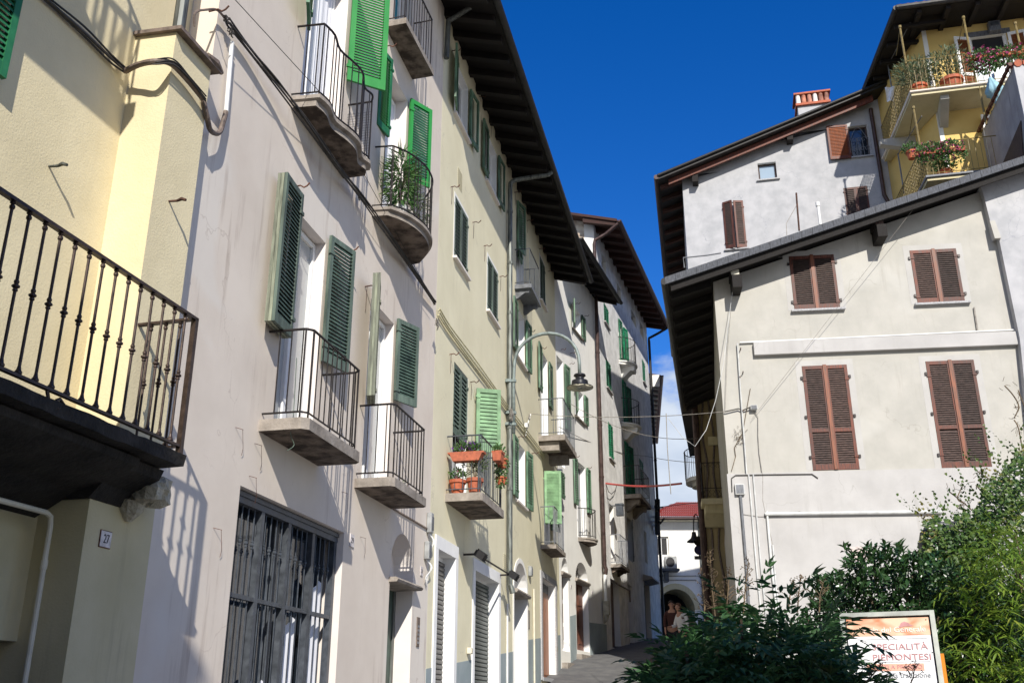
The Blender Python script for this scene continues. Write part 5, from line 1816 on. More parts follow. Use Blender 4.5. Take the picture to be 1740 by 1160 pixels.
for k in range(46):
    x, y = random.gauss(1254, 6), random.gauss(742, 7)
    u, z = FI.uz(x, y, .03); d = rv(.09)
    mb.tube([(.02, u, z), (.03 + abs(d.x) * .4, u + d.y, z + d.z)], .004, 3)
build(mb, 'dead_vine', M['stem'], T)
for x, y in ((1258, 595), (1257, 643), (1262, 635), (1262, 700)):
    u, z = FI.uz(x, y); mb = MB(); mb.tube([(0, u, z), (.10, u, z + .02)], .012, 5); build(mb, 'wall_hook', M['rust'], T)
u, z = FI.uz(1460, 941); mb = MB(); mb.box(.03, .042, u - .17, u + .17, z - .13, z + .14); build(mb, 'filled_patch', M['pinkpatch'], T)
u, z = FI.uz(1626, 945); mb = MB(); mb.box(.03, .042, u - .15, u + .2, z - .1, z + .12); build(mb, 'filled_patch', M['pinkpatch'], T)
for (x, y, wd, ht, lab) in ((1257, 831, .19, .22, 'grey square junction box near the left corner of the big white wall'), (1281, 692, .14, .10, 'small white cable box on the white wall left of the tall shutters')):
    u, z = FI.uz(x, y, .08)
    t = thing('junction_box', FI, (0, u, z), lab, 'utility box', 'boxes on the right-hand wall')
    mb = MB(); mb.box(.036, .11, u - wd / 2, u + wd / 2, z - ht / 2, z + ht / 2); build(mb, 'casing', M['acwhite'], t, bevel=.01)
    mb = MB(); mb.box(.11, .116, u - wd * .4, u + wd * .4, z - ht * .4, z + ht * .4); build(mb, 'cover', M['zinc'], t)

# ================================================================== J: grey house above
T = thing('grey_gable_house', FJ, (0, 4, 2), 'mottled blue-grey house rising behind the white one with a tiled chimney', 'house')
ju0 = FJ.uz(1164, 380)[0]; ju1 = 7.1
jz = lambda u: FJ.uz(1118, 298, .6)[1] + CAMZ * 0 + .342 * (u - FJ.uz(1118, 298, .6)[0])
jw = lambda u: jz(u) - .16
hs = []
a, d = FJ.uz(1228, 345); b, c = FJ.uz(1269, 421); hs.append((a, b, c, d, .12))
a, d = FJ.uz(1287, 278); b, c = FJ.uz(1321, 303); hs.append((a, b, c, d, .2))
a, d = FJ.uz(1440, 216); b, c = FJ.uz(1480, 264); hs.append((a, b, c, d, .18))
a, d = FJ.uz(1433, 320); b, c = FJ.uz(1480, 365); hs.append((a, b, c, d, .12))
mb = MB(); wall_mesh(mb, ju0, ju1, 10.7, jw, hs); body_sides(mb, ju0, ju1, 10.7, jw, 16, left=False)  # unseen rear lengthened so that its shadow falls on the end house
mb.add([(0, ju0, 10.7), (0, ju0, jw(ju0)), (-16, ju0 - .60, jw(ju0)), (-16, ju0 - .60, 10.7)], [(0, 1, 2, 3)])
build(mb, 'wall', [M['graywall'], M['white']], T)
jl = FJ.uz(1118, 298, .6)[0]
mb = MB()
mb.hexa([(.6, jl, jz(jl) - .14), (.6, ju1 + .3, jz(ju1 + .3) - .14), (-16, ju1 + .3, jz(ju1 + .3) - .14), (-16, jl - .60, jz(jl) - .14)],
        [(.6, jl, jz(jl)), (.6, ju1 + .3, jz(ju1 + .3)), (-16, ju1 + .3, jz(ju1 + .3)), (-16, jl - .60, jz(jl))])
rf = build(mb, 'roof', M['gutter'], T)
mb = MB()
mb.hexa([(.30, jl + .3, jz(jl + .3) - .33), (.36, jl + .3, jz(jl + .3) - .33), (.36, ju1 - .2, jz(ju1 - .2) - .36), (.30, ju1 - .2, jz(ju1 - .2) - .36)],
        [(.30, jl + .3, jz(jl + .3) - .15), (.36, jl + .3, jz(jl + .3) - .15), (.36, ju1 - .2, jz(ju1 - .2) - .15), (.30, ju1 - .2, jz(ju1 - .2) - .15)])
build(mb, 'barge_board', M['brown_wood'], rf)
mb = MB(); mb.tube([(.62, jl - .05, jz(jl) - .06), (-16, jl - .65, jz(jl) - .06)], .085, 8); build(mb, 'gutter', M['gutter_brown'], rf)
mb = MB(); mb.tube([(.63, jl, jz(jl) - .02), (.63, ju1 + .2, jz(ju1 + .2) - .02)], .05, 8); build(mb, 'verge_tube', M['gutter'], rf)
for k in range(20):
    o_ = .2 - k * .8
    mb = MB(); of = (.6 - o_) * -.036
    mb.hexa([(o_, jl + of + .05, jz(jl) - .26), (o_ - .13, jl + of + .05, jz(jl) - .26), (o_ - .13, ju0 + of, jw(ju0) - .16), (o_, ju0 + of, jw(ju0) - .16)],
            [(o_, jl + of + .05, jz(jl) - .14), (o_ - .13, jl + of + .05, jz(jl) - .14), (o_ - .13, ju0 + of, jw(ju0) - .0), (o_, ju0 + of, jw(ju0) - .0)])
    build(mb, 'rafter', M['eave_wood'], rf)
for (x, y) in ((1181, 301), (1342, 230)):
    u, z = FJ.uz(x, y, .3)
    mb = MB(); mb.box(-.3, .32, u - .09, u + .09, z - .16, z + .16); build(mb, 'purlin', M['dark_wood'], rf)
(a, b, c, d, _) = hs[0]
window(T, a, b, c, d, .10, sill='granite')
leaf(T, M['brown_wood'], a, 1, c, d, (b - a) / 2, 24, o=.0, smat=bs_, pitch=.06)
leaf(T, M['brown_wood'], b, -1, c, d, (b - a) / 2, 14, o=.0, smat=bs_, pitch=.06)
(a, b, c, d, _) = hs[1]
window(T, a, b, c, d, .16, fmat='old_wood', pane='glass_sky', two=False, sill='granite')
(a, b, c, d, _) = hs[2]
wq = window(T, a, b, c, d, .16, fmat='old_wood', pane='glass', two=False, sill='granite')
mb = MB()
cc_, rr_ = (a + b) / 2, (b - a) / 2
for k in range(5): mb.tube([(-.02, lerp(a, b, (k + .5) / 5), c), (-.02, lerp(a, b, (k + .5) / 5) + .05 * math.sin(k * 2), lerp(c, d, .6))], .010, 4)
mb.tube([(-.02, a + .03 + (b - a - .06) * i / 12, lerp(c, d, .55) + (d - c) * .4 * math.sin(math.pi * i / 12)) for i in range(13)], .010, 4)
for k in range(7):
    q = [(-.02, lerp(a, b, .15 + .12 * k) + .10 * math.cos(t_ * .9) * (1 - t_ / 9), lerp(c, d, .25 + .3 * (k % 2)) + .10 * math.sin(t_ * .9) * (1 - t_ / 9)) for t_ in range(9)]
    mb.tube(q, .008, 4)
build(mb, 'window_grille', M['zinc'], wq)
leaf(T, M['brown_wood'], a - .02, -1, c - .05, d + .05, FJ.uz(1438, 240)[0] - FJ.uz(1402, 240)[0], 5, o=.03, smat=M['red_wood'], pitch=.05, label='sunlit single brown shutter folded back')
mb = MB()
for (p, q, r_, s_) in ((a - .06, a, c - .03, d + .06), (b, b + .06, c - .03, d + .06), (a, b, d, d + .06)): mb.box(0, .01, p, q, r_, s_)
build(mb, 'surround', M['granite'], T)
(a, b, c, d, _) = hs[3]
leaf(T, M['brown_wood'], a, 1, c, d, (b - a) / 2, 0, o=-.03, smat=bs_, pitch=.06)
leaf(T, M['brown_wood'], b, -1, c, d, (b - a) / 2, 0, o=-.03, smat=bs_, pitch=.06)
pj = FJ.uz(1488, 250)[0]
pipe(T, [(.1, pj, 19), (.1, pj + .02, 16.0), (.12, pj + .35, 15.0), (.12, pj + .5, 13)], .06, 'gutter_brown')
ca, cz0 = FJ.uz(1353, 180, -1.2); cb, _ = FJ.uz(1409, 165, -1.2); ct = FJ.uz(1380, 166, -1.2)[1]
mb = MB(); mb.box(-1.9, -1.2, ca + .04, cb - .04, cz0 - 1.2, ct - .28); mb.mi = 1
mb.box(-1.98, -1.12, ca - .02, cb + .02, ct - .28, ct - .2); mb.box(-1.98, -1.12, ca - .05, cb + .05, ct + .14, ct + .2)
ch = build(mb, 'chimney', [M['graywall'], M['terracotta']], T)
for row in (-1.22, -1.88):
    for k in range(6):
        uu = lerp(ca + .08, cb - .08, k / 5)
        mb = MB()
        r0_ = (cb - ca) / 13
        vv = []
        for zz, sc in ((ct - .2, 1.0), (ct + .14, .82)):
            for i in range(7):
                an = math.pi * i / 6
                vv.append((row + r0_ * sc * math.sin(an), uu - r0_ * sc * math.cos(an), zz))
        mb.add(vv, [(i, i + 1, 8 + i, 7 + i) for i in range(6)])
        build(mb, 'chimney_tile', M['chimtile' if k % 3 else 'mauve_reveal'], ch)
# rods and vent standing on the lower roof
def roof_item(name, pts, r, mat, label, cat, o=-1.2):
    q = [(o, *FI.uz(x, y, o)) for x, y in pts]
    t = thing(name, FI, q[-1], label, cat)
    mb = MB(); mb.tube(q, r, 8)
    return t, mb, q
t, mb, q = roof_item('antenna_rod', [(1353, 328), (1355, 355), (1358, 392)], .022, 'rust', 'rusty rod with a slanting stay wire on the lower roof before the grey wall', 'rod')
build(mb, 'rod', M['rust'], t)
mb = MB(); mb.tube([(-1.2, *FI.uz(1354, 348, -1.2)), (-1.2, *FI.uz(1336, 380, -1.2)), (-1.2, *FI.uz(1337, 400, -1.2))], .010, 4); build(mb, 'stay', M['cable_gray'], t)
t, mb, q = roof_item('vent_pipe', [(1389, 344), (1390, 350), (1394, 382)], .035, 'pvc', 'short white vent pipe on the lower roof before the grey wall', 'vent pipe')
mb.lathe(q[0], [(.0, .02), (.05, .0), (.05, -.10), (.035, -.12)], 10)
build(mb, 'pipe', M['pvc'], t)
t, mb, q = roof_item('roof_bar', [(1225, 430), (1200, 434), (1161, 438), (1163, 455)], .016, 'zinc', 'thin grey bar across the foot of the grey wall above the roof edge', 'bar', -.6)
build(mb, 'bar', M['zinc'], t)

# ================================================================== K: yellow house with balconies
T = thing('yellow_balcony_house', FJ, (2.6, 10, 4), 'bright yellow house at the upper right with two flowered wraparound balconies', 'house')
KO, KU = 2.6, 8.05
kd = [(9.25, 10.2, 17.2, 19.35, .2), (9.55, 10.4, 14.55, 16.75, .2)]
mb = MB()
wall_mesh(mb, KU, 15, 8, 20.4, kd, o=KO)
mb.add([(KO, KU, 8), (KO, KU, 20.4), (-.3, 7.0, 20.4), (-.3, 7.0, 8)], [(0, 1, 2, 3)])
mb.add([(KO, 15, 8), (KO, 15, 20.4), (-5, 15, 20.4), (-5, 15, 8)], [(0, 1, 2, 3)])
build(mb, 'wall', [M['ochre'], M['white']], T)
mb = MB(); mb.box(KO - .04, KO + .012, KU - .012, KU + .10, 8, 20.3); build(mb, 'corner_strip', M['cream'], T)
ku = FJ.uz(1525, 14, 3.8)[0]; kz = FJ.uz(1525, 14, 3.8)[1]
mb = MB()
kn = [(3.8, ku, kz - .1), (3.8, 15.6, kz - .1), (-1.2, 15.6, kz + .9), (-1.2, 6.65, kz - .1)]
mb.hexa(kn, [(a, b, c + .10) for a, b, c in kn])
mb.add([(3.8, ku, kz - .1), (-1.2, 6.65, kz - .1), (-1.2, 9, kz + 1.2)], [(0, 1, 2)])
rf = build(mb, 'roof', M['dark_wood'], T)
mb = MB(); mb.tube([(3.86, ku - .05, kz - .03), (3.86, 15.6, kz - .03)], .08, 8); mb.tube([(3.86, ku - .05, kz - .03), (-1.2, 6.60, kz - .03)], .08, 8); build(mb, 'gutter', M['gutter'], rf)
mb = MB()
for i in range(40):
    u = ku + .08 + i * .21
    mb.tube([(3.78, u, kz + .045), (3.0, u, kz + .2)], [.085, .07], 8)
build(mb, 'roof_tiles', M['terracotta'], rf)
for k in range(11):
    u = ku + .5 + k * .75
    mb = MB(); mb.hexa([(3.75, u, kz - .2), (3.75, u + .12, kz - .2), (KO - .2, u + .12, kz - .05), (KO - .2, u, kz - .05)], [(3.75, u, kz - .1), (3.75, u + .12, kz - .1), (KO - .2, u + .12, kz + .1), (KO - .2, u, kz + .1)])
    build(mb, 'rafter', M['dark_wood'], rf)
for k in range(5):
    o_ = 3.2 - k * .8
    mb = MB(); l_ = lerp(ku, 6.65, (3.8 - o_) / 5)
    mb.box(o_ - .12, o_, l_ + .05, l_ + 1.4, kz - .2, kz - .1)
    build(mb, 'rafter', M['dark_wood'], rf)
bz = [FJ.uz(1548, 156, 3.6)[1], FJ.uz(1575, 300, 3.6)[1]]
bb0 = [FJ.uz(1548, 156, 3.6)[0], FJ.uz(1575, 300, 3.6)[0]]
for i in (0, 1):
    z = bz[i]; u0 = bb0[i]
    back = .25 if i == 0 else .25
    pth = [(KO, 14), (3.6, 14), (3.6, u0), (.25, u0 - .28), (.25, KU - .8)]
    mb = MB()
    for quad in ([(KO - .01, KU - .02), (3.6, KU - .02), (3.6, 14), (KO - .01, 14)], [(.2, u0 - .28), (3.6, u0), (3.6, KU - .02), (KO - .01, KU - .02), (.2, 7.2)]):
        mb.prism([(a, b, z) for a, b in quad], (0, 0, -.13))
    bk = build(mb, 'balcony', M['under'], T)
    mb = MB(); mb.tube([(3.62, 14, z - .02), (3.62, u0 - .02, z - .02), (.2, u0 - .30, z - .02)], .045, 6); build(mb, 'edge_trim', M['mauve'] if i == 0 else M['zinc'], bk)
    rb = MB()
    P = [Vector((3.56, 14, 0)), Vector((3.56, u0 + .04, 0)), Vector((.3, u0 - .24, 0))]
    for zz, rr in ((z + 1.0, .016), (z + .1, .012)): rb.tube([(p.x, p.y, zz) for p in P], rr, 5)
    for p in arc_path(P, .14): rb.tube([(p.x, p.y, z + .02), (p.x, p.y, z + 1.0)], .008, 4, cap=False)
    build(rb, 'railing', M['rail_yellow'], bk)
    rb = MB()      # diamond mesh on the side run
    A_, B_ = P[1], P[2]
    nn_ = 26
    for k in range(-8, nn_):
        for sg_ in (0, 1):
            t0, t1 = k / nn_, (k + 8) / nn_
            za, zc = (z + .1, z + 1.0) if sg_ else (z + 1.0, z + .1)
            if t0 < 0: za = lerp(za, zc, -t0 / (t1 - t0)); t0 = 0
            if t1 > 1: zc = lerp(za, zc, (1 - t0) / (t1 - t0)); t1 = 1
            p, q = A_.lerp(B_, t0), A_.lerp(B_, t1)
            rb.tube([(p.x, p.y, za), (q.x, q.y, zc)], .006, 3, cap=False)
    build(rb, 'side_mesh', M['rail_yellow'], bk)
for (u_, z_) in ((KU + .05, bz[0] - .13), (KU + .05, bz[0] - .13)):
    pass
for z_ in (bz[0] - .13,):
    mb = MB(); mb.prism([(KO, KU + .02, z_), (3.45, KU - .05, z_), (3.45, KU - .05, z_ - .12), (KO, KU + .02, z_ - .5)], (0, .22, 0)); build(mb, 'bracket', M['right'], T)
    mb = MB(); mb.prism([(1.3, KU - 1.35, z_), (1.3, KU - .3, z_), (1.3, KU - .3, z_ - .45), (1.3, KU - 1.35, z_ - .15)], (.22, 0, 0)); build(mb, 'bracket', M['right'], T)
mb = MB(); mb.prism([(.4, KU - 1.35, bz[1] - .13), (.4, KU - .5, bz[1] - .13), (.4, KU - .5, bz[1] - .55), (.4, KU - 1.35, bz[1] - .3)], (.25, 0, 0)); build(mb, 'bracket', M['concrete'], T)
for (a, b, c, d, _), pn_ in zip(kd, ('glass_sky', 'glass_sky')):
    mb = MB(); mb.box(KO - .17, KO - .10, a, a + .07, c, d); mb.box(KO - .17, KO - .10, b - .07, b, c, d); mb.box(KO - .17, KO - .1, a + .07, b - .07, d - .5, d - .44); mb.box(KO - .17, KO - .1, a + .07, b - .07, c, c + .08)
    wq = build(mb, 'window', M['white'], T)
    mb = MB(); mb.box(KO - .15, KO - .14, a + .07, b - .07, c + .08, d - .5); build(mb, 'pane', M[pn_], wq)
    mb = MB(); mb.box(KO - .16, KO - .13, a + .05, b - .05, d - .44, d); build(mb, 'blind_box', M['black'], wq)
    mb = MB(); mb.box(KO, KO + .02, a - .12, b + .12, d, d + .16); build(mb, 'lintel', M['zinc'], wq)
    for s_, uu in ((-1, a), (1, b)):
        lf = leaf(T, M['white'], uu + s_ * .02, s_, c + .05, d - .03, .46, 18 if s_ < 0 else 8, o=KO + .03, smat=M['red_wood'], pitch=.05, st=.075, mid=.38)
# washing line poles
for (x0, y0, x1, y1, o_, arm) in ((1529, 46, 1545, 108, 3.56, 1), (1637, 30, 1653, 142, 3.56, 1), (1552, 183, 1568, 255, 3.56, 1), (1664, 150, 1676, 212, 3.56, 0), (1725, 40, 1733, 90, 3.56, 0)):
    u, zt_ = FJ.uz(x0, y0, o_); _, zb_ = FJ.uz(x1, y1, o_)
    mb = MB(); mb.tube([(o_, u, zt_), (o_, u, zb_)], .028, 6); mb.lathe((o_, u, zt_), [(.045, -.04), (.045, .03), (0, .05)], 8)
    if arm: mb.tube([(o_, u, zt_ - .05), (KO, u + .5 * 0, zt_ - .25)], .014, 4)
    build(mb, 'line_pole', M['rail_yellow'], T)
for (x0, y0, x1, y1, o_) in ((1509, 111, 1526, 206, 1.3), (1526, 262, 1535, 330, 1.3)):
    u, zt_ = FJ.uz(x0, y0, o_); _, zb_ = FJ.uz(x1, y1, o_)
    mb = MB(); mb.tube([(o_, u, zt_), (o_, u, zb_)], .022, 6); mb.tube([(o_, u, zt_), (3.2, u + .35, zt_)], .014, 4); build(mb, 'line_pole', M['zinc'], T)
u, z = FJ.uz(1690, 51, KO)
mb = MB(); mb.box(KO, KO + .18, u - .18, u + .12, z - .14, z + .18); mb.mi = 1; mb.box(KO + .18, KO + .2, u - .14, u + .08, z + .02, z + .14); build(mb, 'siren_box', [M['zinc'], M['grille']], T)
u, z = FJ.uz(1508, 200, 1.0)
# folded pale blue umbrella
ub_u, ub_zt = FJ.uz(1682, 132, 3.85); _, ub_zb = FJ.uz(1690, 182, 3.85)
t = thing('folded_parasol', FJ, (3.85, ub_u, ub_zb), 'pale blue folded parasol hanging off the upper yellow balcony', 'parasol')
mb = MB()
n_ = 24; rows = [(0, .03), (.12, .07), (.45, .20), (.55, .22), (.62, .15), (.85, .10), (1, .04)]
H_ = ub_zt - ub_zb
vv = []
for tt, rr in rows:
    for k in range(n_):
        a = 2 * math.pi * k / n_
        r_ = rr * (1 + .22 * math.cos(8 * a + tt))
        vv.append((3.85 + r_ * math.cos(a), ub_u + r_ * math.sin(a) + .12 * tt, ub_zt - H_ * tt))
mb.add(vv, [(j * n_ + k, j * n_ + (k + 1) % n_, (j + 1) * n_ + (k + 1) % n_, (j + 1) * n_ + k) for j in range(len(rows) - 1) for k in range(n_)])
build(mb, 'canopy', M['cloth_blue'], t, smooth=True)
mb = MB(); mb.tube([(3.85, ub_u, ub_zt + .12), (3.85, ub_u + .12, ub_zb - .1)], .015, 5); build(mb, 'pole', M['old_wood'], t)
t = thing('hanging_towel', FJ, (1.5, FJ.uz(1513, 165, 1.5)[0], FJ.uz(1513, 178, 1.5)[1]), 'white towel hung beside the netted side railing of the yellow house', 'towel')
mb = MB()
tu, tz1 = FJ.uz(1512, 148, 1.6); _, tz0 = FJ.uz(1514, 172, 1.6)
vv = []
for j in range(5):
    for i in range(7):
        vv.append((1.6 + .03 * math.sin(i * 1.5 + j), tu - .14 + .045 * i * (1 - .08 * j), lerp(tz1, tz0, j / 4)))
mb.add(vv, [(j * 7 + i, j * 7 + i + 1, (j + 1) * 7 + i + 1, (j + 1) * 7 + i) for j in range(4) for i in range(6)])
build(mb, 'cloth', M['shirt_white'], t)

# ================================================================== L: side wall toned dark for its shade, tiled top
T = thing('tile_capped_block', FI, (-1, 8, 11), 'shaded dark streaked side wall with red tile capping at the right edge', 'building')
lu, lz_ = FI.uz(1722, 112, -1)
mb = MB(); mb.prism([(-1, lu, 9), (-1, lu, lz_), (-6.2, lu + .32, lz_), (-6.2, lu + .32, 9)], (0, .06, 0))
mb.mi = 1
mb.box(-6.2, -1.0, lu + .34, 12, 9, lz_ - .02); mb.box(-1.02, -.99, lu + .0, 12, 9, lz_)
build(mb, 'wall', [M['darkgray'], M['graywall']], T)  # left face gets darker plaster for its shade, front stays paler
mb = MB()
for k in range(20):
    o_ = -1.0 - k * .26
    mb.tube([(o_ + .04, lu - .08 + (-1 - o_) * .062, lz_ + .03), (o_ - .24, lu - .08 + (-1 - o_ + .26) * .062, lz_ + .06)], .05, 7)
build(mb, 'cap_tiles', M['brown_wood'], T)
mb = MB()
for k in range(20):
    mb.tube([(-.95, lu + .1 + k * .2, lz_ + .04), (-1.2, lu + .1 + k * .2, lz_ + .09)], .095, 8)
build(mb, 'cap_tiles', M['terracotta'], T)
o1, z1_ = at_u(FI, 1734, 205, lu - .01); o2, z2_ = at_u(FI, 1736, 270, lu - .01); o3, z3_ = at_u(FI, 1703, 272, lu + .1)
mb = MB(); mb.prism([(o1, lu - .01, z1_), (o2, lu - .01, z2_ - .3), (o3, lu + .09, z3_ - .1)], (0, .02, 0)); build(mb, 'opening', M['old_wood'], T)

# ================================================================== cables and the red tube over the street
def cable(name, pts, r, mat, label, cat='cable', group=None, sag=0.0, n=14):
    P = [Vector(p) for p in pts]
    if len(P) == 2 and sag:
        P = [P[0].lerp(P[1], i / n) - Vector((0, 0, sag * 4 * (i / n) * (1 - i / n))) for i in range(n + 1)]
    mb = MB(); mb.tube(P, r, 5)
    o = build(mb, name, M[mat], None, WORLD)
    return tag(o, label, cat, group)


def wp(fr, x, y, o=.05): return fr.hit(x, y, o)


cable('street_cable', [wp(FC, 902, 703, .1), wp(FI, 1232, 699, .06)], .008, 'cable_gray', 'nearly level grey cable across the street just under the lamp', group='cables over the street', sag=.10)
cable('street_cable', [wp(FI, 1232, 699, .06), wp(FI, 1255, 694, .05), wp(FI, 1262, 697, .05), wp(FI, 1276, 691, .08)], .014, 'cable', 'short dark twisted cable ending at the small white cable box', group='cables over the street')
cable('street_cable', [wp(FC, 968, 685, .4), wp(FH, 1186, 744, .3)], .009, 'cable_gray', 'cable sloping down to the right from the large grey balcony', group='cables over the street', sag=.35)
cable('street_cable', [wp(FD, 950, 725, .1), wp(FE, 1096, 774, .1)], .010, 'cable_gray', 'thin cable sagging along the rough white house', group='cables over the street', sag=.2)
cable('street_cable', [wp(FE, 1096, 774, .1), wp(FH, 1190, 786, .2)], .010, 'cable_gray', 'thin pale cable across the sky gap above the red tube', group='cables over the street', sag=.05)
cable('street_cable', [wp(FI, 1246, 455, .45), wp(FI, 1244, 500, .2), wp(FI, 1240, 530, .15), wp(FI, 1229, 620, .5), wp(FI, 1216, 680, .9), wp(FI, 1200, 730, 1.0), wp(FI, 1181, 758, 1.0), wp(FI, 1160, 743, 1.0), wp(FI, 1135, 710, 1.0)], .006, 'acwhite', 'loose white cable looping down from the roof beam of the white house', group='cables over the street')
cable('street_cable', [wp(FI, 1246, 455, .42), wp(FI, 1243, 510, .1), wp(FI, 1236, 600, .08), wp(FI, 1232, 699, .06)], .005, 'cable_gray', 'thin grey cable down the corner of the white house', group='cables over the street')
cable('street_cable', [wp(FI, 1132, 702, 1.0), wp(FI, 1134, 760, 1.0), wp(FI, 1137, 800, 1.0), wp(FI, 1140, 839, 1.0)], .009, 'cable_gray', 'loose cable end hanging straight down in the sky gap', group='cables over the street')
cable('street_cable', [wp(FI, 1556, 350, .45), wp(FI, 1277, 712, .08)], .004, 'cable_gray', 'thin straight wire running diagonally down the big white wall', group='cables over the street')
cable('street_cable', [wp(FG, 1110, 862, 4), wp(FH, 1190, 853, .2)], .012, 'cable', 'thin cable above the red tile roof at the street end', group='cables over the street')
ro_, rz_ = FE.uz(1030, 822)
mb = MB()
A_, B_ = FE.hit(1030, 821, .02), FI.hit(1158, 821, -8.5)
P = [A_.lerp(B_, i / 12) - Vector((0, 0, .09 * math.sin(math.pi * i / 12))) for i in range(13)]
mb.tube(P, .032, 8)
tag(build(mb, 'red_tube', M['redpole'], None), 'long thin red plastic tube reaching out across the street', 'tube')
mb = MB(); mb.tube([wp(FE, 1030, 823, .05), wp(FE, 1034, 835, .1), wp(FE, 1039, 839, .1), wp(FE, 1045, 833, .1), wp(FE, 1049, 822, .1)], .012, 4)
tag(build(mb, 'tube_tether', M['cable'], None), 'dark cord looping under the wall end of the red tube', 'cord')

# cable bundles fixed to the facades
t = thing('facade_cable_bundle', FA, (P27, -1.5, 5.6), 'dark cables along the yellow house wrapping round its pilaster', 'cable bundle', 'cable bundles on the facades')
def fp(fr, x, y, o): u, z = fr.uz(x, y, o); return (o, u, z)
line = [fp(FA, 30, -45, P27 + .03), fp(FA, 80, 0, P27 + .03), fp(FA, 140, 52, P27 + .03), fp(FA, 185, 98, P27 + .03), fp(FA, 213, 121, P27 + .05)]
for k in range(4):
    mb = MB(); mb.tube(smooth_pts([(x + .012 * (k % 2), u, z + .018 * (k - 1.5) + .01 * math.sin(i * 2 + k)) for i, (x, u, z) in enumerate(line)], 5), .009 + .002 * (k == 1), 5)
    build(mb, 'cable', M['cable' if k != 2 else 'cable_brown'], t)
ar = [fp(FA, 213, 121, P27 + .06), fp(FA, 236, 110, -.18), fp(FA, 262, 105, -.02), fp(FA, 290, 108, .04), fp(FA, 318, 135, .05), fp(FA, 345, 168, .06)]
mb = MB(); mb.tube(smooth_pts(ar, 6), .026, 8); build(mb, 'conduit', M['cable_brown'], t)
for k in range(3):
    mb = MB(); mb.tube(smooth_pts([(x + .03, u, z + .02 * (k - 1) + .012 * math.sin(i * 2.1 + k)) for i, (x, u, z) in enumerate(ar)], 5), .007, 5); build(mb, 'cable', M['cable'], t)
t = thing('facade_cable_bundle', FB, (.05, 3, 7.9), 'black cable bundle slanting across the mauve house under the curved balconies', 'cable bundle', 'cable bundles on the facades')
ln = [fp(FB, 345, 168, .14), fp(FB, 352, 200, .14), fp(FB, 358, 222, .10), fp(FB, 372, 226, .08), fp(FB, 380, 205, .06), fp(FB, 384, 190, .05)]
mb = MB(); mb.tube(smooth_pts(ln, 5), .024, 8); build(mb, 'conduit', M['cable_brown'], t)
mb = MB(); mb.tube([fp(FB, 384, 192, .05), fp(FB, 394, 72, .05)], .022, 8); build(mb, 'conduit', M['pvc'], t)
mb = MB(); mb.tube(smooth_pts([fp(FB, 330, 45, .03), fp(FB, 332, 22, .04), fp(FB, 350, 17, .05), fp(FB, 370, 18, .05), fp(FB, 388, 40, .05)], 5), .012, 6); build(mb, 'cable', M['cable_brown'], t)
px = [(386, 38), (420, 82), (470, 143), (520, 210), (575, 287), (610, 330), (655, 392), (700, 458), (738, 514)]
for k in range(5):
    mb = MB()
    of_ = [.05, .06, .11, .18, .18, .10, .16, .09, .06]
    q = [(of_[i] + .014 * (k % 3), *FB.uz(x, y, of_[i])) for i, (x, y) in enumerate(px)]
    q = [(o, u, z + .016 * (k - 2) + .016 * math.sin(i * 1.9 + k * 2) - .02 * math.sin(i * math.pi)) for i, (o, u, z) in enumerate(q)]
    mb.tube(smooth_pts(q, 5), .010, 5); build(mb, 'cable', M['cable' if k != 3 else 'cable_gray'], t)
mb = MB()
for (cx_, cy_) in ((386, 35), (392, 55), (612, 336), (738, 513)):
    mb = MB()
    u, z = FB.uz(cx_, cy_, .07)
    for k in range(9):
        a = [rv(.06) for _ in range(3)]
        mb.tube([(.07 + a[0].x * .5, u + a[0].y, z + a[0].z), (.07 + a[1].x * .5, u + a[1].y, z + a[1].z), (.07 + a[2].x * .5, u + a[2].y, z + a[2].z)], .006, 4)
    build(mb, 'cable_tangle', M['cable'], t)
mb = MB(); mb.tube([fp(FB, 395, -5, .25), fp(FB, 540, 153, .25), fp(FB, 735, 508, .12)], .004, 4); build(mb, 'wire', M['cable'], t)
t = thing('facade_cable_bundle', FC, (.05, 6, 7.6), 'cables painted over in yellow along the yellow-green house', 'cable bundle', 'cable bundles on the facades')
px = [(741, 530), (760, 560), (800, 614), (840, 668), (862, 698), (885, 728), (922, 776)]
for k in range(4):
    mb = MB()
    q = [(.04 + .02 * (k % 2), *FC.uz(x, y)) for x, y in px]
    q = [(o, u, z + .035 * (k - 1.5) + .012 * math.sin(i * 2.2 + k)) for i, (o, u, z) in enumerate(q)]
    mb.tube(smooth_pts(q, 4), .013, 5); build(mb, 'cable', M['pipe_yellow'], t)
mb = MB()
for (cx_, cy_, n_) in ((744, 545, 9), (869, 700, 22), (900, 705, 6)):
    mb = MB()
    u, z = FC.uz(cx_, cy_, .15)
    for k in range(n_):
        s_ = .16 if n_ > 10 else .10
        a = [rv(s_) for _ in range(4)]
        mb.tube(smooth_pts([(.12 + abs(v.x) * .5, u + v.y * .8, z + v.z * 1.2 - .05) for v in a], 3), .006, 4)
    build(mb, 'cable_tangle', M['cable_gray'], t)
mb = MB(); mb.tube([fp(FC, 902, 703, .1), fp(FC, 896, 722, .05), fp(FC, 893, 740, .05)], .012, 5); u, z = FC.uz(894, 722, .06); mb.box(.03, .1, u - .05, u + .05, z - .06, z + .05); build(mb, 'anchor', M['pvc'], t)

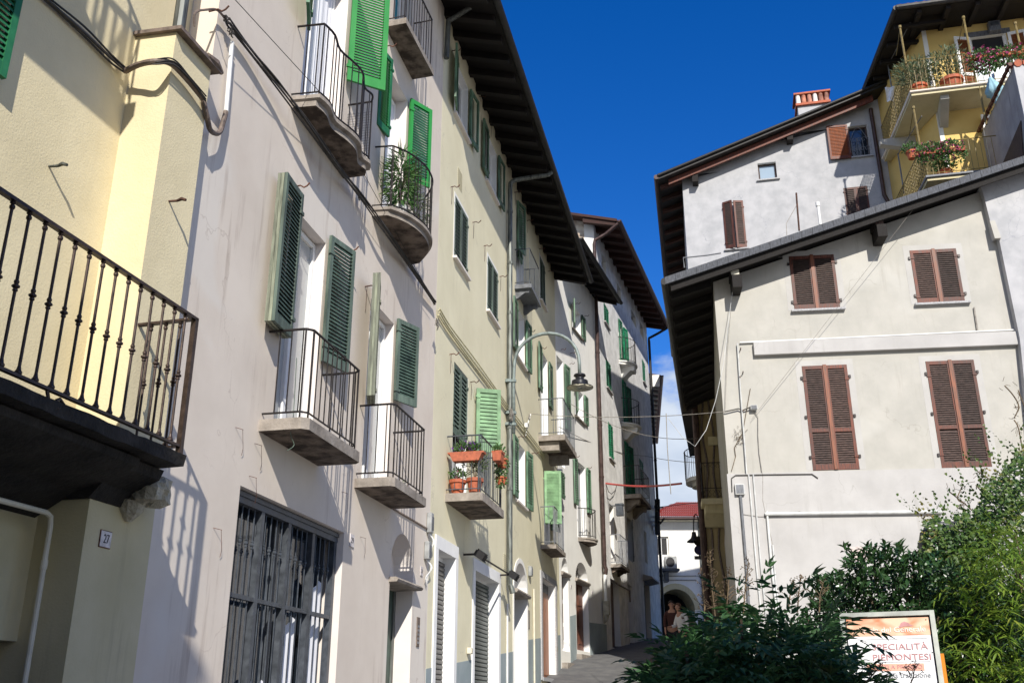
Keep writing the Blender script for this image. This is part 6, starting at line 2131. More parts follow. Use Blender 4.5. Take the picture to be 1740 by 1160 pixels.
# far lamp and road signs at the end of the street
FQ = Frame((0, 34.0), -90, -1)
def far_pt(x, y): u, z = FQ.uz(x, y); return u, z
hu, hz_ = far_pt(1179, 905); tu, tz = far_pt(1183, 873); ru, rz_ = far_pt(1189, 900)
t = thing('street_lamp', FQ, (0, ru, rz_), 'small dark arched lamp far down the street before the red roof', 'street lamp', 'street lamps')
mb = MB()
r_ = (ru - hu) / 2
mb.tube([(0, ru, rz_ - .9), (0, ru, rz_)] + [(0, hu + r_ + r_ * math.cos(math.pi * i / 10), rz_ + (tz - rz_) * math.sin(math.pi * i / 10)) for i in range(11)] + [(0, hu, hz_)], .022, 6)
build(mb, 'arm', M['lamp_black'], t)
mb = MB(); mb.lathe((0, hu, hz_ - .02), [(0, .06), (.07, .05), (.08, -.04), (.10, -.12), (.12, -.16), (.26, -.27), (.26, -.29), (0, -.25)], 16); build(mb, 'lamp_shade', M['lamp_black'], t, smooth=True)
for i, (x, y, m_, lab) in enumerate(((1187, 919, 'black', 'upper dark round road sign hanging by the ochre house corner'), (1188, 934, 'signblue', 'lower dark blue round road sign by the ochre house corner'))):
    u, z = far_pt(x, y)
    t = thing('road_sign', FQ, (0, u, z), lab, 'road sign', 'round road signs')
    mb = MB(); mb.lathe((0, 0, 0), [(0, 0), (.17, 0), (.17, .015), (0, .015)], 24, Matrix(((0, 0, 1), (1, 0, 0), (0, 1, 0))))
    for k in range(len(mb.v)): mb.v[k] = (mb.v[k][0], mb.v[k][1] + u, mb.v[k][2] + z)
    build(mb, 'disc', M[m_], t)
    mb = MB(); mb.tube([(-.03, u, z - .2), (-.03, u, z + .2)], .02, 6); mb.tube([(-.03, u, z), (-.03, u + .35, z)], .014, 5); build(mb, 'post', M['grille'], t)
u, z = far_pt(1188, 947)
t = thing('sign_plate', FQ, (0, u, z), 'small dark rectangular plate under the two round road signs', 'sign')
mb = MB(); mb.box(-.01, .01, u - .16, u + .16, z - .06, z + .06); build(mb, 'plate', M['grille'], t)
mb = MB(); mb.tube([(-.02, u + .1, z - .5), (-.02, u + .1, z + .1)], .02, 5); build(mb, 'post', M['grille'], t)
# fixtures on the dark pipe at the street end
mb = MB()
mb.tube([FF.hit(1117, 850, .2), FF.hit(1117, 905, .2)], .12, 6)
for k in range(12):
    x, y = random.uniform(1113, 1123), random.uniform(850, 900)
    p = FF.hit(x, y, .2)
    p0_ = FF.hit(1117, y, .2)
    mb.tube([p0_, p, p + Vector((random.uniform(-.1, .2), 0, random.uniform(-.1, .25)))], .04, 5)
tag(build(mb, 'insulator_rack', M['black'], None), 'cluster of black line insulators beside the red roof end', 'insulators')

# ================================================================== potted plants
def clump(c, rad, n, L, W, up=.6, tone=(0, 1), D=None, drop=0):
    D = D or ([], [], [])
    for _ in range(n):
        v = rv(1)
        p = Vector(c) + Vector((v.x * rad[0], v.y * rad[1], v.z * rad[2]))
        d = Vector((v.x, v.y, v.z * .6 + up - drop)) + rv(.7)
        add_leaf(D, p, d, rv(1), L * random.uniform(.6, 1.25), W * random.uniform(.7, 1.2), random.uniform(*tone))
    return D


def potted(fr, o, u, z, pr, ph, label, leafm, n, rad, hgt, L, W, up=.6, flowers=None, long=None, group='plant pots on the balconies', stems=5, potmat='terracotta', drop=0):
    t = thing('potted_plant', fr, (o, u, z), label, 'potted plant', group)
    mb = MB()
    if long:
        vv = []
        for zz, k_ in ((0, .8), (ph * .8, 1), (ph * .8, 1.12), (ph, 1.12)):
            vv += [(o - pr * k_, u - long * (.94 + .06 * k_), z + zz), (o + pr * k_, u - long * (.94 + .06 * k_), z + zz), (o + pr * k_, u + long * (.94 + .06 * k_), z + zz), (o - pr * k_, u + long * (.94 + .06 * k_), z + zz)]
        mb.add(vv, [(4 * j + i, 4 * j + (i + 1) % 4, 4 * j + 4 + (i + 1) % 4, 4 * j + 4 + i) for j in range(3) for i in range(4)] + [(0, 1, 2, 3), (12, 13, 14, 15)])
    else:
        mb.lathe((o, u, z), [(pr * .7, 0), (pr * .95, ph * .78), (pr * 1.1, ph * .78), (pr * 1.1, ph), (pr * .95, ph), (pr * .9, ph * .9), (0, ph * .9)], 16)
    build(mb, 'pot', M[potmat], t)
    c = (o, u, z + ph + hgt * .5 - drop * .3)
    D = clump(c, rad, n, L, W, up, drop=drop)
    build_leaves(D, 'foliage', M[leafm], t)
    mb = MB()
    for k in range(stems):
        v = rv(1)
        mb.tube([(o, u, z + ph * .8), (o + v.x * rad[0] * .4, u + v.y * rad[1] * .4, z + ph + hgt * .45), (o + v.x * rad[0] * .8, u + v.y * rad[1] * .8, z + ph + hgt * .8)], .006, 4)
    build(mb, 'stems', M['stem'], t)
    if flowers:
        fm, fn, fs = flowers
        D = ([], [], [])
        for _ in range(fn):
            v = rv(1)
            p = Vector(c) + Vector((v.x * rad[0] * 1.05, v.y * rad[1] * 1.05, v.z * rad[2] + rad[2] * .2))
            for k in range(4): add_leaf(D, p, rv(1), rv(1), fs, fs * .8, .5)
        build_leaves(D, 'flowers', M[fm], t)
    return t


# mauve house second curved balcony
potted(FB, .22, 4.75, z2f, .11, .24, 'tall dark long-leaved plant in a white pot on the second curved balcony', 'leaf_pot', 620, (.17, .24, .44), .85, .24, .022, up=-.15, potmat='acwhite', stems=8)
potted(FB, .30, 5.25, z2f, .12, .20, 'yellow-leaved plant in a grey pot at the far end of the second curved balcony', 'leaf_olive', 220, (.14, .20, .30), .45, .14, .014, up=-.1, potmat='concrete', stems=6)
potted(FB, .22, 5.35, z1f, .075, .13, 'empty-looking small terracotta pot on the mauve house right lower balcony', 'leaf_pot', 14, (.04, .04, .04), .06, .05, .01, stems=2)
# yellow-green house first balcony
potted(FC, .33, .86, C1Z + .52, .27, .15, 'long terracotta trough with purple flowers on the near side railing of the flowered balcony', 'leaf_pot', 260, (.24, .09, .09), .16, .07, .03, flowers=('flower_purple', 45, .03), long=.085)
potted(FC, .68, 1.62, C1Z + .68, .08, .17, 'square terracotta pot hung on the front railing of the flowered balcony', 'leaf_pot', 90, (.08, .12, .08), .1, .06, .03, long=.12)
potted(FC, .16, .95, C1Z, .13, .24, 'left round terracotta pot with small pink flowers on the flowered balcony floor', 'leaf_pot', 160, (.13, .13, .10), .16, .06, .03, flowers=('flower_pink', 12, .025))
potted(FC, .44, .98, C1Z, .13, .26, 'round terracotta pot with a bare-stemmed shrub on the flowered balcony floor', 'leaf_olive', 300, (.20, .20, .22), .55, .07, .022, stems=9)
potted(FC, .66, 2.0, C1Z + .66, .10, .16, 'terracotta pot with trailing greens hung outside the flowered balcony near the drainpipe', 'leaf_pot', 240, (.12, .2, .25), .05, .05, .03, up=-.4, stems=3, drop=.3)
potted(FC, .66, 1.95, C1Z + .36, .09, .13, 'lower terracotta pot with trailing greens outside the flowered balcony', 'leaf_pot', 160, (.1, .18, .18), .08, .05, .03, up=-.4, stems=3, drop=.2)
# yellow balcony house
zK0, zK1 = bz[0], bz[1]
def kpos(x, y, o): return FJ.uz(x, y, o)[0]
potted(FJ, 3.3, kpos(1561, 150, 3.3), zK0, .22, .32, 'left terracotta pot with a wide feathery shrub on the top yellow balcony', 'leaf_olive', 800, (.40, .62, .46), .8, .14, .03, stems=14)
potted(FJ, 3.3, kpos(1617, 140, 3.3), zK0, .28, .40, 'right terracotta pot with a thorny shrub on the top yellow balcony', 'leaf_olive', 650, (.4, .60, .55), .95, .13, .035, stems=12)
potted(FJ, 3.66, kpos(1672, 100, 3.66), FJ.uz(1672, 100, 3.66)[1] - .02, .08, .1, 'magenta flowers spilling over the top railing left of the tiled wall', 'leaf_pot', 560, (.22, .42, .38), -.3, .09, .05, up=-.2, flowers=('flower_pink', 110, .06), long=.35)
potted(FJ, 3.66, kpos(1710, 88, 3.66), FJ.uz(1710, 95, 3.66)[1] - .02, .08, .1, 'red and green hanging flowers on the top railing at the right edge', 'leaf_pot', 620, (.22, .6, .32), -.2, .09, .05, up=0, flowers=('flower_pink', 60, .06), long=.45)
potted(FJ, 3.66, kpos(1583, 262, 3.66), FJ.uz(1583, 262, 3.66)[1] - .02, .08, .1, 'left magenta flower trough on the lower yellow balcony railing', 'leaf_pot', 560, (.22, .44, .32), -.15, .08, .05, flowers=('flower_pink', 70, .05), long=.4)
potted(FJ, 3.66, kpos(1617, 255, 3.66), FJ.uz(1617, 258, 3.66)[1] - .02, .08, .1, 'right magenta flower trough on the lower yellow balcony railing', 'leaf_pot', 480, (.22, .38, .36), -.2, .08, .05, flowers=('flower_pink', 60, .05), long=.32)
potted(FJ, 2.6, kpos(1550, 268, 2.6), FJ.uz(1550, 270, 2.6)[1], .14, .22, 'small terracotta pot on the side railing of the lower yellow balcony', 'leaf_pot', 120, (.2, .22, .16), .15, .09, .06)
potted(FJ, 3.3, kpos(1605, 290, 3.3), zK1 + .0, .18, .25, 'terracotta pot on the lower yellow balcony floor', 'leaf_pot', 150, (.2, .3, .15), .2, .09, .05)

# ================================================================== two people walking down the street
def skin_mesh(name, joints, edges, mat, parent, sub=1):
    me = bpy.data.meshes.new(name)
    ox, oy, oz = origin_of(parent)
    me.from_pydata([(j[0] - ox, j[1] - oy, j[2] - oz) for j in joints], edges, [])
    me.materials.append(mat)
    o = bpy.data.objects.new(name, me)
    COL.objects.link(o)
    o.parent = parent
    o.modifiers.new('skin', 'SKIN').use_smooth_shade = True
    sv = me.skin_vertices[0].data
    for i, j in enumerate(joints):
        r_ = j[3] if isinstance(j[3], tuple) else (j[3], j[3])
        sv[i].radius = r_
        sv[i].use_root = (i == 0)
    s_ = o.modifiers.new('sub', 'SUBSURF'); s_.levels = sub; s_.render_levels = sub
    return o


def person(fr, h, label, shirt, hairm, arm_bend, hairlong, glasses, lean=.05):
    """stands at the frame's origin, facing +x of the frame"""
    g0 = gz(fr.P.y)
    k = h / 1.75
    T = thing('person', fr, (0, 0, g0), label, 'person', 'people walking in the street')
    J = lambda x, y, z, r: (x * k, y * k, g0 + z * k, (r[0] * k, r[1] * k) if isinstance(r, tuple) else r * k)
    js, es = [], []

    def chain(pts, start=None):
        prev = start
        for p in pts:
            js.append(J(*p)); i = len(js) - 1
            if prev is not None: es.append((prev, i))
            prev = i
        return prev
    pel = chain([(0, 0, .95, (.13, .16))])
    chest = chain([(.0, 0, 1.12, (.10, .13)), (.01 + lean * .3, 0, 1.32, (.12, .17)), (.01 + lean * .5, 0, 1.45, (.075, .10))], pel)
    neck = chain([(.02 + lean * .6, 0, 1.52, .052), (.03 + lean * .7, 0, 1.58, .06), (.045 + lean * .8, 0, 1.655, (.088, .075)), (.03 + lean * .8, 0, 1.73, (.07, .062))], chest)
    sh_i = chest - 0
    hands = []
    for s in (-1, 1):
        b_ = arm_bend if s < 0 else .15
        el = (-.02 + .1 * b_, s * .235, 1.13, .040)
        wr = (el[0] + .24 * math.sin(b_ * 1.6), s * .22, 1.13 - .24 * math.cos(b_ * 1.6), .027)
        w_i = chain([(.01, s * .175, 1.42, .058), el, wr, (wr[0] + .05 * math.sin(b_ * 1.6), s * .22, wr[2] - .07 * math.cos(b_ * 1.6), (.018, .036))], chest)
        hx, hy, hz2 = wr[0] + .05 * math.sin(b_ * 1.6), s * .22, wr[2] - .07 * math.cos(b_ * 1.6)
        for f_, (dx, ln) in enumerate(((-.028, .065), (-.010, .080), (.008, .075), (.026, .060))):
            chain([(hx + dx, hy, hz2 - .03, .009), (hx + dx + .005, hy - s * .01, hz2 - .03 - ln * .5, .008), (hx + dx + .012, hy - s * .025, hz2 - .03 - ln, .006)], w_i)
        chain([(hx + .035, hy - s * .015, hz2 + .01, .010), (hx + .06, hy - s * .03, hz2 - .03, .008)], w_i)
    for s in (-1, 1):
        st_ = .16 * s
        chain([(.0, s * .09, .88, .088), (.05 + st_ * .6, s * .10, .50, .058), (st_ * .8, s * .10, .10, .040), (st_ * .8 + .05, s * .105, .045, .038), (st_ * .8 + .16, s * .11, .03, .030)], pel)
    skin_mesh('body', js, es, M['skin'], T, 1)
    # shirt
    js, es = [], []
    p0 = chain([(0, 0, .93, (.145, .175))])
    c_ = chain([(.0, 0, 1.12, (.125, .155)), (.01 + lean * .3, 0, 1.32, (.138, .19)), (.01 + lean * .5, 0, 1.44, (.085, .115))], p0)
    for s in (-1, 1):
        b_ = arm_bend if s < 0 else .15
        el = (-.02 + .1 * b_, s * .235, 1.13, .056)
        chain([(.01, s * .18, 1.415, .070), (el[0] - .0, el[1], 1.20, .058), el, (el[0] + .16 * math.sin(b_ * 1.6), s * .225, 1.13 - .16 * math.cos(b_ * 1.6), .045)], c_)
    skin_mesh('shirt', js, es, M[shirt], T, 2)
    js, es = [], []
    p0 = chain([(0, 0, .95, (.138, .165))])
    for s in (-1, 1):
        st_ = .16 * s
        chain([(.0, s * .09, .86, .10), (.05 + st_ * .6, s * .10, .50, .075), (st_ * .8, s * .10, .12, .062)], p0)
    skin_mesh('trousers', js, es, M['trousers'], T, 2)
    for s in (-1, 1):
        mb = MB(); cx2 = .16 * s * .8 * k
        mb.hexa([(cx2 - .06, s * .07 * k, g0 + .0), (cx2 + .21, s * .07 * k, g0), (cx2 + .21, s * .145 * k, g0), (cx2 - .06, s * .145 * k, g0)], [(cx2 - .05, s * .075 * k, g0 + .09), (cx2 + .12, s * .08 * k, g0 + .06), (cx2 + .12, s * .14 * k, g0 + .06), (cx2 - .05, s * .14 * k, g0 + .09)])
        build(mb, 'shoe', M['black'], T, bevel=.01)
    # face and hair
    hx, hz3 = (.045 + lean * .8) * k, g0 + 1.655 * k
    mb = MB(); mb.add([(hx + .085 * k, -.012, hz3 + .01), (hx + .085 * k, .012, hz3 + .01), (hx + .112 * k, 0, hz3 - .022), (hx + .085 * k, 0, hz3 - .032)], [(0, 1, 2), (0, 2, 3), (1, 3, 2)])
    build(mb, 'nose', M['skin'], T)
    mb = MB()
    for s in (-1, 1): mb.lathe((hx + .078 * k, s * .032 * k, hz3 + .022), [(0, -.008), (.010, 0), (0, .008)], 8)
    if glasses:
        for s in (-1, 1): mb.tube([(hx + .094 * k, s * .036 * k + .026 * math.cos(a * math.pi / 5), hz3 + .02 + .018 * math.sin(a * math.pi / 5)) for a in range(10)], .003, 4, closed=True)
    build(mb, 'eyes', M['ink'], T)
    mb = MB(); mb.box(hx + .082 * k, hx + .09 * k, -.024, .024, hz3 - .056, hz3 - .050); build(mb, 'mouth', M['terra_pink'], T)
    mb = MB()
    for s in (-1, 1): mb.lathe((hx - .0, s * .078 * k, hz3 - .0), [(0, -.03), (.013, -.018), (.016, .01), (0, .03)], 8)
    build(mb, 'ears', M['skin'], T)
    mb = MB()
    n1, n2 = 18, 10
    V, Fs = [], []
    for j in range(n2 + 1):
        th_ = math.pi * j / n2
        for i in range(n1):
            ph = 2 * math.pi * i / n1
            d = Vector((math.sin(th_) * math.cos(ph), math.sin(th_) * math.sin(ph), math.cos(th_)))
            r_ = 1 + .05 * math.sin(9 * ph) + .03 * math.sin(5 * ph + 3 * th_)
            x = hx - .022 * k + d.x * .098 * k * r_; z = hz3 + .035 * k + d.z * .095 * k * r_
            if d.z < 0:
                z = hz3 + .035 * k + d.z * (.12 if not hairlong else .24) * k
            if d.x > .25 and d.z < .45: x = hx - .022 * k + .03 * k; 
            V.append((x, d.y * .092 * k * r_, z))
    for j in range(n2):
        for i in range(n1): Fs.append((j * n1 + i, j * n1 + (i + 1) % n1, (j + 1) * n1 + (i + 1) % n1, (j + 1) * n1 + i))
    mb.add(V, Fs); build(mb, 'hair', M[hairm], T, smooth=True)
    return T


def at_y(x, y, Y):
    r = ray(x, y); return r.x / r.y * Y


fw_ = Frame((at_y(1158, 1040, 27.0), 27.0), 150)
person(fw_, 1.56, 'woman in a white shirt with short brown hair walking in the street', 'shirt_white', 'hair', .9, False, False, .12)
fm_ = Frame((at_y(1142, 1040, 27.6), 27.6), 105)
person(fm_, 1.55, 'man in dark clothes and glasses just behind the woman in white', 'shirt_dark', 'hair_dark', .2, False, True)

# ================================================================== notice board
yS = 6.5
FS = Frame((at_y(1427, 1043, yS), yS), -67, -1)
su0, szt = FS.uz(1427, 1043); su1 = FS.uz(1587, 1037)[0]
W_ = su1 - su0
T = thing('restaurant_notice_board', FS, (0, (su0 + su1) / 2, .15), 'leaning framed restaurant board with orange header behind the bushes', 'notice board')
LEAN = -R(13)
Ms = Matrix.Translation((0, su0, szt)) @ Matrix.Rotation(LEAN, 4, 'Y')      # local: x out, y along, z up from the top edge
Hs = W_ * 1.55
fwd = .028
mb = MB()
mb.obox(Ms, -.012, .022, 0, fwd, -Hs, 0); mb.obox(Ms, -.012, .022, W_ - fwd, W_, -Hs, 0); mb.obox(Ms, -.012, .020, fwd, W_ - fwd, -fwd, 0); mb.obox(Ms, -.012, .020, fwd, W_ - fwd, -Hs, -Hs + fwd)
build(mb, 'frame', M['alu'], T)
mb = MB(); mb.obox(Ms, -.004, .002, fwd, W_ - fwd, -Hs + fwd, -fwd); build(mb, 'sheet', M['poster_white'], T)
mb = MB(); mb.obox(Ms, -.01, .004, fwd, fwd + .008, -Hs + fwd, -fwd); mb.obox(Ms, -.01, .005, fwd, W_ - fwd, -fwd - .008, -fwd); mb.obox(Ms, -.01, .004, W_ - fwd - .008, W_ - fwd, -Hs + fwd, -fwd); build(mb, 'rubber_edge', M['black'], T)
iw = W_ - 2 * fwd
mb = MB()
x_ = .0035
nW = 20
hdr = .235 * iw
pts_t = [Ms @ Vector((x_, fwd + .008 + (iw - .016) * i / nW, -fwd - .008)) for i in range(nW + 1)]
pts_b = [Ms @ Vector((x_, fwd + .008 + (iw - .016) * i / nW, -fwd - hdr)) for i in range(nW + 1)]
mb.add(pts_t + pts_b, [(i, i + 1, nW + 2 + i, nW + 1 + i) for i in range(nW)])
build(mb, 'header', M['poster'], T)


def board_text(s, size, mat, cu, cz, width, name='lettering', o=.006):
    M4 = Ms @ Matrix(((0, 0, 1, o), (1, 0, 0, fwd + iw * cu), (0, 1, 0, -fwd - iw * cz), (0, 0, 0, 1)))
    text_mesh(s, size * iw, mat, T, M4, name=name, width=width * iw, ext=.0006)


board_text('Isola del Generale', .095, 'poster_cream', .57, .165, .72)
board_text('SPECIALITÀ', .105, 'poster_letters', .61, .375, .64)
board_text('PIEMONTESI', .105, 'poster_letters', .62, .50, .66)
mb = MB()
for cz_ in (.275, .555): mb.obox(Ms, .002, .004, fwd + iw * .12, fwd + iw * .94, -fwd - iw * cz_ - .0012, -fwd - iw * cz_ + .0012)
build(mb, 'rule', M['poster_gray'], T)
mb = MB(); mb.obox(Ms, .002, .0045, fwd + iw * .20, fwd + iw * .86, -fwd - iw * .66, -fwd - iw * .575); build(mb, 'band', M['poster_band'], T)
board_text('APERTI A PRANZO', .07, 'poster_letters', .54, .617, .60, o=.0062)
board_text('della tradizione', .085, 'poster_gray', .66, .715, .52)
mb = MB()      # cocked hat above the name
hat = [(-.09, -.035), (-.06, -.01), (-.04, .025), (0, .04), (.04, .025), (.065, .0), (.10, -.015), (.05, -.02), (0, -.018), (-.05, -.03)]
mb.prism([Ms @ Vector((.005, fwd + iw * (.70 + a), -fwd - iw * (.105 - b))) for a, b in hat], (.001, 0, 0))
build(mb, 'emblem', M['poster_letters'], T)
mb = MB()
Mb = Matrix.Translation((-.02, su0, szt)) @ Matrix.Rotation(-LEAN * .6, 4, 'Y')
mb.obox(Mb, -.02, 0, .03, W_ + .02, -Hs * .98, -W_ * .45); build(mb, 'back_panel', M['orange_panel'], T)
mb = MB()
for (a, b) in ((.95, .05), (.97, .45), (.985, .8)): 
    p = Ms @ Vector((.004, fwd + iw * a, -fwd - iw * b)); mb.lathe(p, [(0, -.004), (.005, 0), (0, .004)], 6)
build(mb, 'rivet', M['ink'], T)

# ================================================================== planting
def interp(prof_, x):
    for (a, ya), (b, yb) in zip(prof_, prof_[1:]):
        if a <= x <= b: return lerp(ya, yb, (x - a) / (b - a))
    return 99999


def region_point(prof_, Y, ybot=1190):
    """a point at distance Y inside the plant's outline"""
    while True:
        x = random.uniform(prof_[0][0], prof_[-1][0])
        yt = interp(prof_, x) + 7 * math.sin(x * .13) + 6 * math.sin(x * .37 + 1) + 4 * math.sin(x * .83)
        y = random.uniform(yt, ybot)
        if yt < ybot: break
    r = ray(x, y)
    return Vector((r.x / r.y * Y, Y, CAMZ + r.z / r.y * Y)), (y - yt)


def stems_of(name, base, tips, r, mat, parent):
    mb = MB()
    for b, tpt in zip(base, tips):
        mid = Vector(b).lerp(Vector(tpt), .55) + rv(.08)
        mb.tube(smooth_pts([b, mid, tpt], 3), r, 4)
    return build(mb, name, mat, parent)


# nandina in front
npf = [(1092, 1180), (1105, 1155), (1120, 1128), (1140, 1108), (1165, 1090), (1190, 1074), (1215, 1048), (1245, 1038), (1290, 1030), (1330, 1040), (1370, 1040), (1400, 1055), (1415, 1072), (1425, 1110), (1435, 1140), (1450, 1170), (1480, 1188)]
T = thing('foreground_shrub', WORLD, (.8, 3.5, .1), 'dark green fine-leaved shrub filling the bottom centre foreground', 'shrub')
D = ([], [], [])
tips = []


def spray(D, p, d, n=5, L=.052, W=.015, step=.026, tone=None):
    d = d.normalized()
    side = d.cross(Vector((0, 0, 1)) + rv(.3)).normalized()
    nr = side.cross(d).normalized()
    q = Vector(p)
    for i in range(n):
        q = q + d * step
        d = (d + Vector((0, 0, -.07))).normalized()
        for s in (-1, 1):
            tn = random.uniform(0, 1) if tone is None else tone + random.uniform(-.2, .2)
            add_leaf(D, q, d * .75 + side * s * .8 + rv(.25), nr + rv(.35), L * random.uniform(.75, 1.15), W * random.uniform(.85, 1.15), tn, fold=.18)
    add_leaf(D, q, d, nr, L * 1.1, W, random.random())
    return q


random.seed(11)
for i in range(1150):
    Y = random.triangular(2.95, 4.3, 3.2)
    p, dep_ = region_point(npf, Y)
    p = p - Vector((0, 0, .055))
    d = Vector((random.uniform(-1, 1), random.uniform(-1.1, .5), random.uniform(-.35, .9)))
    spray(D, p, d, n=random.choice((3, 4, 5)), L=random.uniform(.036, .052))
# a few clear leading sprays over the top and left edge
for (x, y, dx, dz_s) in ((1110, 1128, -1, .2), (1105, 1150, -1, .0), (1128, 1100, -.8, .4),  (1290, 1012, .2, .7), (1310, 1008, .9, .4), (1300, 1010, -.7, .4), (1345, 1025, -.6, .5), (1358, 1028, .3, .7), (1440, 1072, 1, .0), (1446, 1085, 1, -.3), (1440, 1120, .8, -.2), (1450, 1150, 1, .0), (1240, 1032, -.5, .6)):
    r = ray(x, y); Y = random.uniform(3.05, 3.4)
    p = Vector((r.x / r.y * Y, Y, CAMZ + r.z / r.y * Y))
    spray(D, p, Vector((dx, -.3, dz_s)), n=4, L=.046, W=.015)
build_leaves(D, 'foliage', M['leaf_nandina'], T)
base = [(random.uniform(.5, 1.2), random.uniform(3.2, 4.2), .1) for _ in range(60)]
tips = [region_point(npf, b[1])[0] for b in base]
stems_of('stems', base, tips, .006, M['stem'], T)
# airy berry panicles rising from it
mb = MB()
for (x0, y0, x1, y1, Y, n_) in ((1263, 1045, 1272, 948, 3.4, 26), (1355, 1040, 1362, 976, 3.3, 22), (1340, 1030, 1346, 985, 3.3, 12), (1218, 1070, 1206, 935, 3.5, 40), (1232, 1060, 1240, 965, 3.6, 26), (1198, 1070, 1190, 965, 3.6, 22), (1392, 1040, 1400, 985, 3.6, 14), (1470, 1160, 1500, 1125, 3.2, 16), (1545, 1165, 1555, 1125, 3.2, 14)):
    a = ray(x0, y0); b = ray(x1, y1)
    A_ = Vector((a.x / a.y * Y, Y, CAMZ + a.z / a.y * Y)); B_ = Vector((b.x / b.y * Y, Y, CAMZ + b.z / b.y * Y))
    mb.tube([A_, A_.lerp(B_, .5) + rv(.01), B_], [.003, .0022, .001], 4)
    for k in range(n_):
        t_ = .25 + .75 * k / n_
        q = A_.lerp(B_, t_)
        e = q + Vector((random.uniform(-1, 1), random.uniform(-.6, .6), random.uniform(.2, .9))) * (.045 * (1.15 - t_))
        mb.tube([q, e], .0011, 3)
        for _ in range(2):
            f_ = e + rv(.010); mb.tube([e, f_], .0009, 3); mb.lathe(f_, [(0, -.002), (.0026, 0), (0, .002)], 5)
build(mb, 'seed_heads', M['stem'], T)

# laurel behind the board
lpf = [(1372, 1060), (1382, 1010), (1392, 990), (1402, 992), (1425, 968), (1440, 945), (1455, 950), (1480, 952), (1500, 935), (1520, 940), (1545, 955), (1568, 950), (1600, 965), (1640, 985), (1680, 1000), (1745, 1020)]
T = thing('laurel_shrub', WORLD, (3, 7.6, .1), 'glossy dark laurel shrub with upright leaf tufts behind the notice board', 'shrub')
D = ([], [], [])
for i in range(2100):
    Y = random.uniform(7.1, 8.2)
    p, dep_ = region_point(lpf, Y, 1230)
    d = Vector((random.uniform(-.5, .5), random.uniform(-.7, .3), random.uniform(.3, 1))).normalized()
    for k in range(6):
        a = k * 2.4 + i
        s1 = d.orthogonal().normalized(); s2 = d.cross(s1)
        add_leaf(D, p + d * .012 * k, d * .7 + (s1 * math.cos(a) + s2 * math.sin(a)) * .8, d + rv(.2), random.uniform(.05, .078), random.uniform(.022, .03), random.random(), fold=.3, tip=.55)
for (x, y) in ((1388, 983), (1400, 990), (1412, 975), (1458, 942), (1466, 935), (1472, 925), (1508, 928), (1512, 936), (1550, 942), (1378, 1005)):
    r = ray(x, y); Y = 7.3
    p = Vector((r.x / r.y * Y, Y, CAMZ + r.z / r.y * Y))
    for k in range(9):
        a = k * 2.4
        add_leaf(D, p + Vector((0, 0, -.014 * k)), Vector((math.cos(a) * .7, math.sin(a) * .7, .8)), Vector((0, 0, 1)), .07, .026, random.random(), fold=.3)
build_leaves(D, 'foliage', M['leaf_laurel'], T)
base = [(random.uniform(2.2, 3.5), random.uniform(7.3, 8), .1) for _ in range(50)]
stems_of('stems', base, [region_point(lpf, b[1])[0] for b in base], .010, M['stem'], T)

# ivy on the rail and wall
ipf = [(1562, 905), (1575, 888), (1600, 880), (1630, 880), (1655, 868), (1668, 840), (1690, 812), (1700, 790), (1715, 782), (1730, 770), (1760, 765)]
T = thing('ivy_mass', WORLD, (4.5, 9, .2), 'leafy ivy climbing over the grey tube rail against the white wall', 'climbing plant')
D = ([], [], [])
for i in range(17000):
    Y = random.uniform(8.2, 9.4)
    p, dep_ = region_point(ipf, Y, 1130)
    pxx = 870 + p.x / p.y * 1700
    if dep_ > 120 and random.random() < .25: continue
    add_leaf(D, p, Vector((random.uniform(-1, 1), random.uniform(-1, .2), random.uniform(-1, .5))), Vector((0, -.7, .8)) + rv(.6), random.uniform(.028, .05), random.uniform(.022, .042), random.random(), fold=.1, tip=.4)
for k in range(46):
    x = random.uniform(1570, 1740); y = interp(ipf, x) + 6
    r = ray(x, y); q_ = Vector((r.x / r.y * 8.6, 8.6, CAMZ + r.z / r.y * 8.6))
    d_ = Vector((random.uniform(-1, .4), -.2, random.uniform(.3, 1))).normalized()
    for j in range(random.randint(5, 11)):
        q_ = q_ + d_ * .035 + rv(.006)
        add_leaf(D, q_, d_ + rv(1), rv(1), random.uniform(.022, .042), random.uniform(.018, .034), random.random(), fold=.1, tip=.4)
build_leaves(D, 'foliage', M['leaf_ivy'], T)
mb = MB()
for (pts) in ([(1700, 880), (1660, 872), (1640, 855), (1613, 836)], [(1640, 855), (1628, 848), (1635, 825)], [(1720, 830), (1690, 820), (1675, 810), (1662, 800)], [(1700, 860), (1680, 845), (1658, 825)], [(1740, 790), (1730, 730), (1722, 712)], [(1724, 710), (1732, 690), (1722, 672), (1708, 655)], [(1600, 900), (1580, 875), (1566, 880)], [(1745, 700), (1738, 680), (1730, 665)], [(1650, 870), (1625, 862), (1636, 858)]):
    q = []
    for x, y in pts:
        r = ray(x, y); q.append(Vector((r.x / r.y * 9.0, 9.0, CAMZ + r.z / r.y * 9.0)) + rv(.01))
    mb.tube(smooth_pts(q, 4), .006, 4)
    for k in range(len(q) * 3):
        a = random.choice(q) + rv(.05); mb.tube([a, a + rv(.07)], .0025, 3)
build(mb, 'twigs', M['stem'], T)
# tube rail
T = thing('tube_rail', WORLD, (4.0, 8.6, .3), 'thick grey bent tube rail half swallowed by ivy', 'rail')
q = []
for x, y in ((1585, 1080), (1572, 960), (1568, 925), (1570, 908), (1580, 897), (1598, 893), (1650, 892)):
    r = ray(x, y); q.append(Vector((r.x / r.y * 8.6, 8.6, CAMZ + r.z / r.y * 8.6)))
q = [Vector((q[0].x, 8.6, .3))] + q
mb = MB(); mb.tube(q, .036, 12); build(mb, 'tube', M['steel_dark'], T, smooth=True)

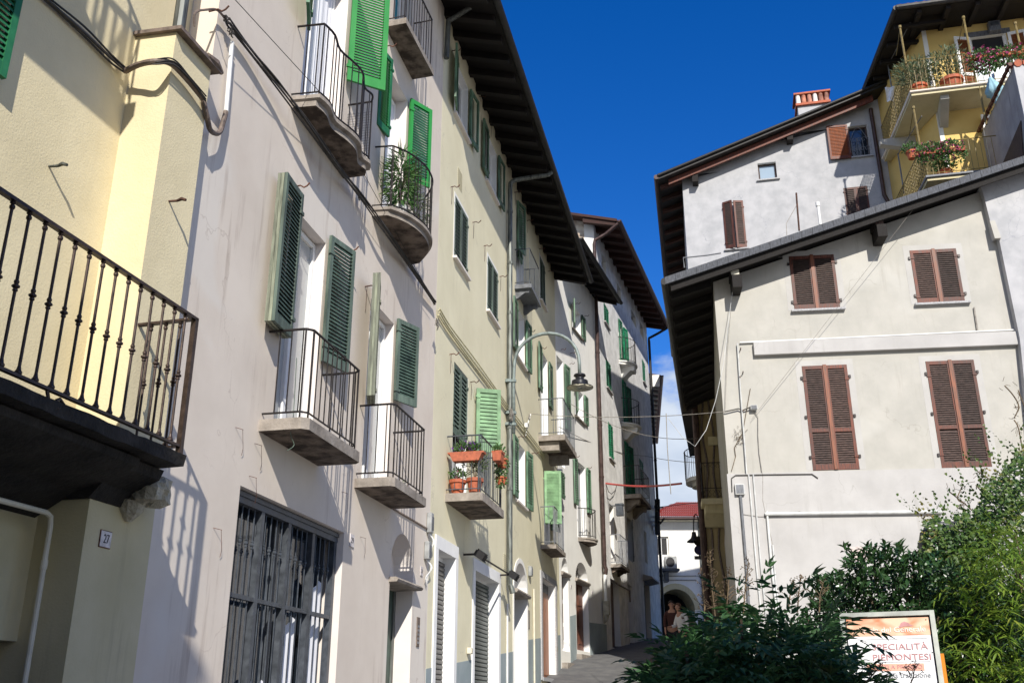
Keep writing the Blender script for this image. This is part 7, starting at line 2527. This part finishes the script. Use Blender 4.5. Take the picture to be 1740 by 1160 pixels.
# bamboo at the right
bpf = [(1600, 1185), (1612, 1100), (1618, 1010), (1640, 960), (1668, 930), (1690, 900), (1700, 920), (1720, 900), (1755, 870)]
T = thing('bamboo_clump', WORLD, (3.8, 6.6, .1), 'bright yellow-green bamboo clump at the lower right edge', 'bamboo')
D = ([], [], [])
for i in range(620):
    Y = random.uniform(6.75, 7.7)
    p, dep_ = region_point(bpf, Y, 1230)
    if p.x / p.y * 1720 + 870 < 1700 and random.random() < .35: continue
    main = Vector((random.uniform(-1, .8), random.uniform(-.9, .2), random.uniform(-.2, .7))).normalized()
    q_ = Vector(p)
    tn = random.random()
    for k in range(random.choice((6, 8, 10))):
        q_ = q_ + main * .028
        main = (main + Vector((0, 0, -.10))).normalized()
        sd_ = main.cross(Vector((0, 0, 1))).normalized() * (1 if k % 2 else -1)
        add_leaf(D, q_, main * .8 + sd_ * .7 + rv(.3) + Vector((0, 0, -.1)), Vector((0, 0, 1)) + rv(.5), random.uniform(.07, .13), random.uniform(.011, .017), min(1, max(0, tn + random.uniform(-.3, .3))), fold=.15, tip=.35)
build_leaves(D, 'foliage', M['leaf_bamboo'], T)
base = [(random.uniform(3.2, 4.2), random.uniform(7.2, 7.7), .1) for _ in range(12)]
stems_of('culms', base, [region_point(bpf, b[1])[0] for b in base], .005, M['stem'], T)
# dark shrub mass in front of the bamboo foot
T = thing('planter_wall', WORLD, (2, 4, 0), 'low stone planter wall holding the shrubs', 'wall')
mb = MB(); mb.box(.35, 6, 2.7, 2.85, 0, .55); mb.box(.2, .35, 2.7, 8.5, 0, .55); build(mb, 'wall', M['stone'], T)
mb = MB(); mb.box(.35, 6, 2.85, 9.8, 0, .42); build(mb, 'soil', M['groundmat'], T)

# unseen house added behind the viewer to shade the near shrub and lower-left wall
T = thing('unseen_shade_house', WORLD, (2, -9, -.2), 'plain unseen house added behind the viewer for shade, outside the picture', 'house')
mb = MB(); mb.box(-9, -.1, -16, -6.2, -1, 12.2); mb.box(-.1, 3.3, -15.9, -6.3, -1, 8.6); build(mb, 'wall', M['ochre_dull'], T)
mb = MB(); mb.hexa([(-9.5, -16.5, 12.2), (.0, -16.5, 12.2), (.0, -6.0, 12.2), (-9.5, -6.0, 12.2)], [(-9.5, -11.2, 13.2), (.0, -11.2, 13.2), (.0, -11, 13.2), (-9.5, -11, 13.2)]); build(mb, 'roof', M['tiles'], T)

for o in del_keys:
    for k in ('ox', 'oy', 'oz'):
        if k in o: del o[k]
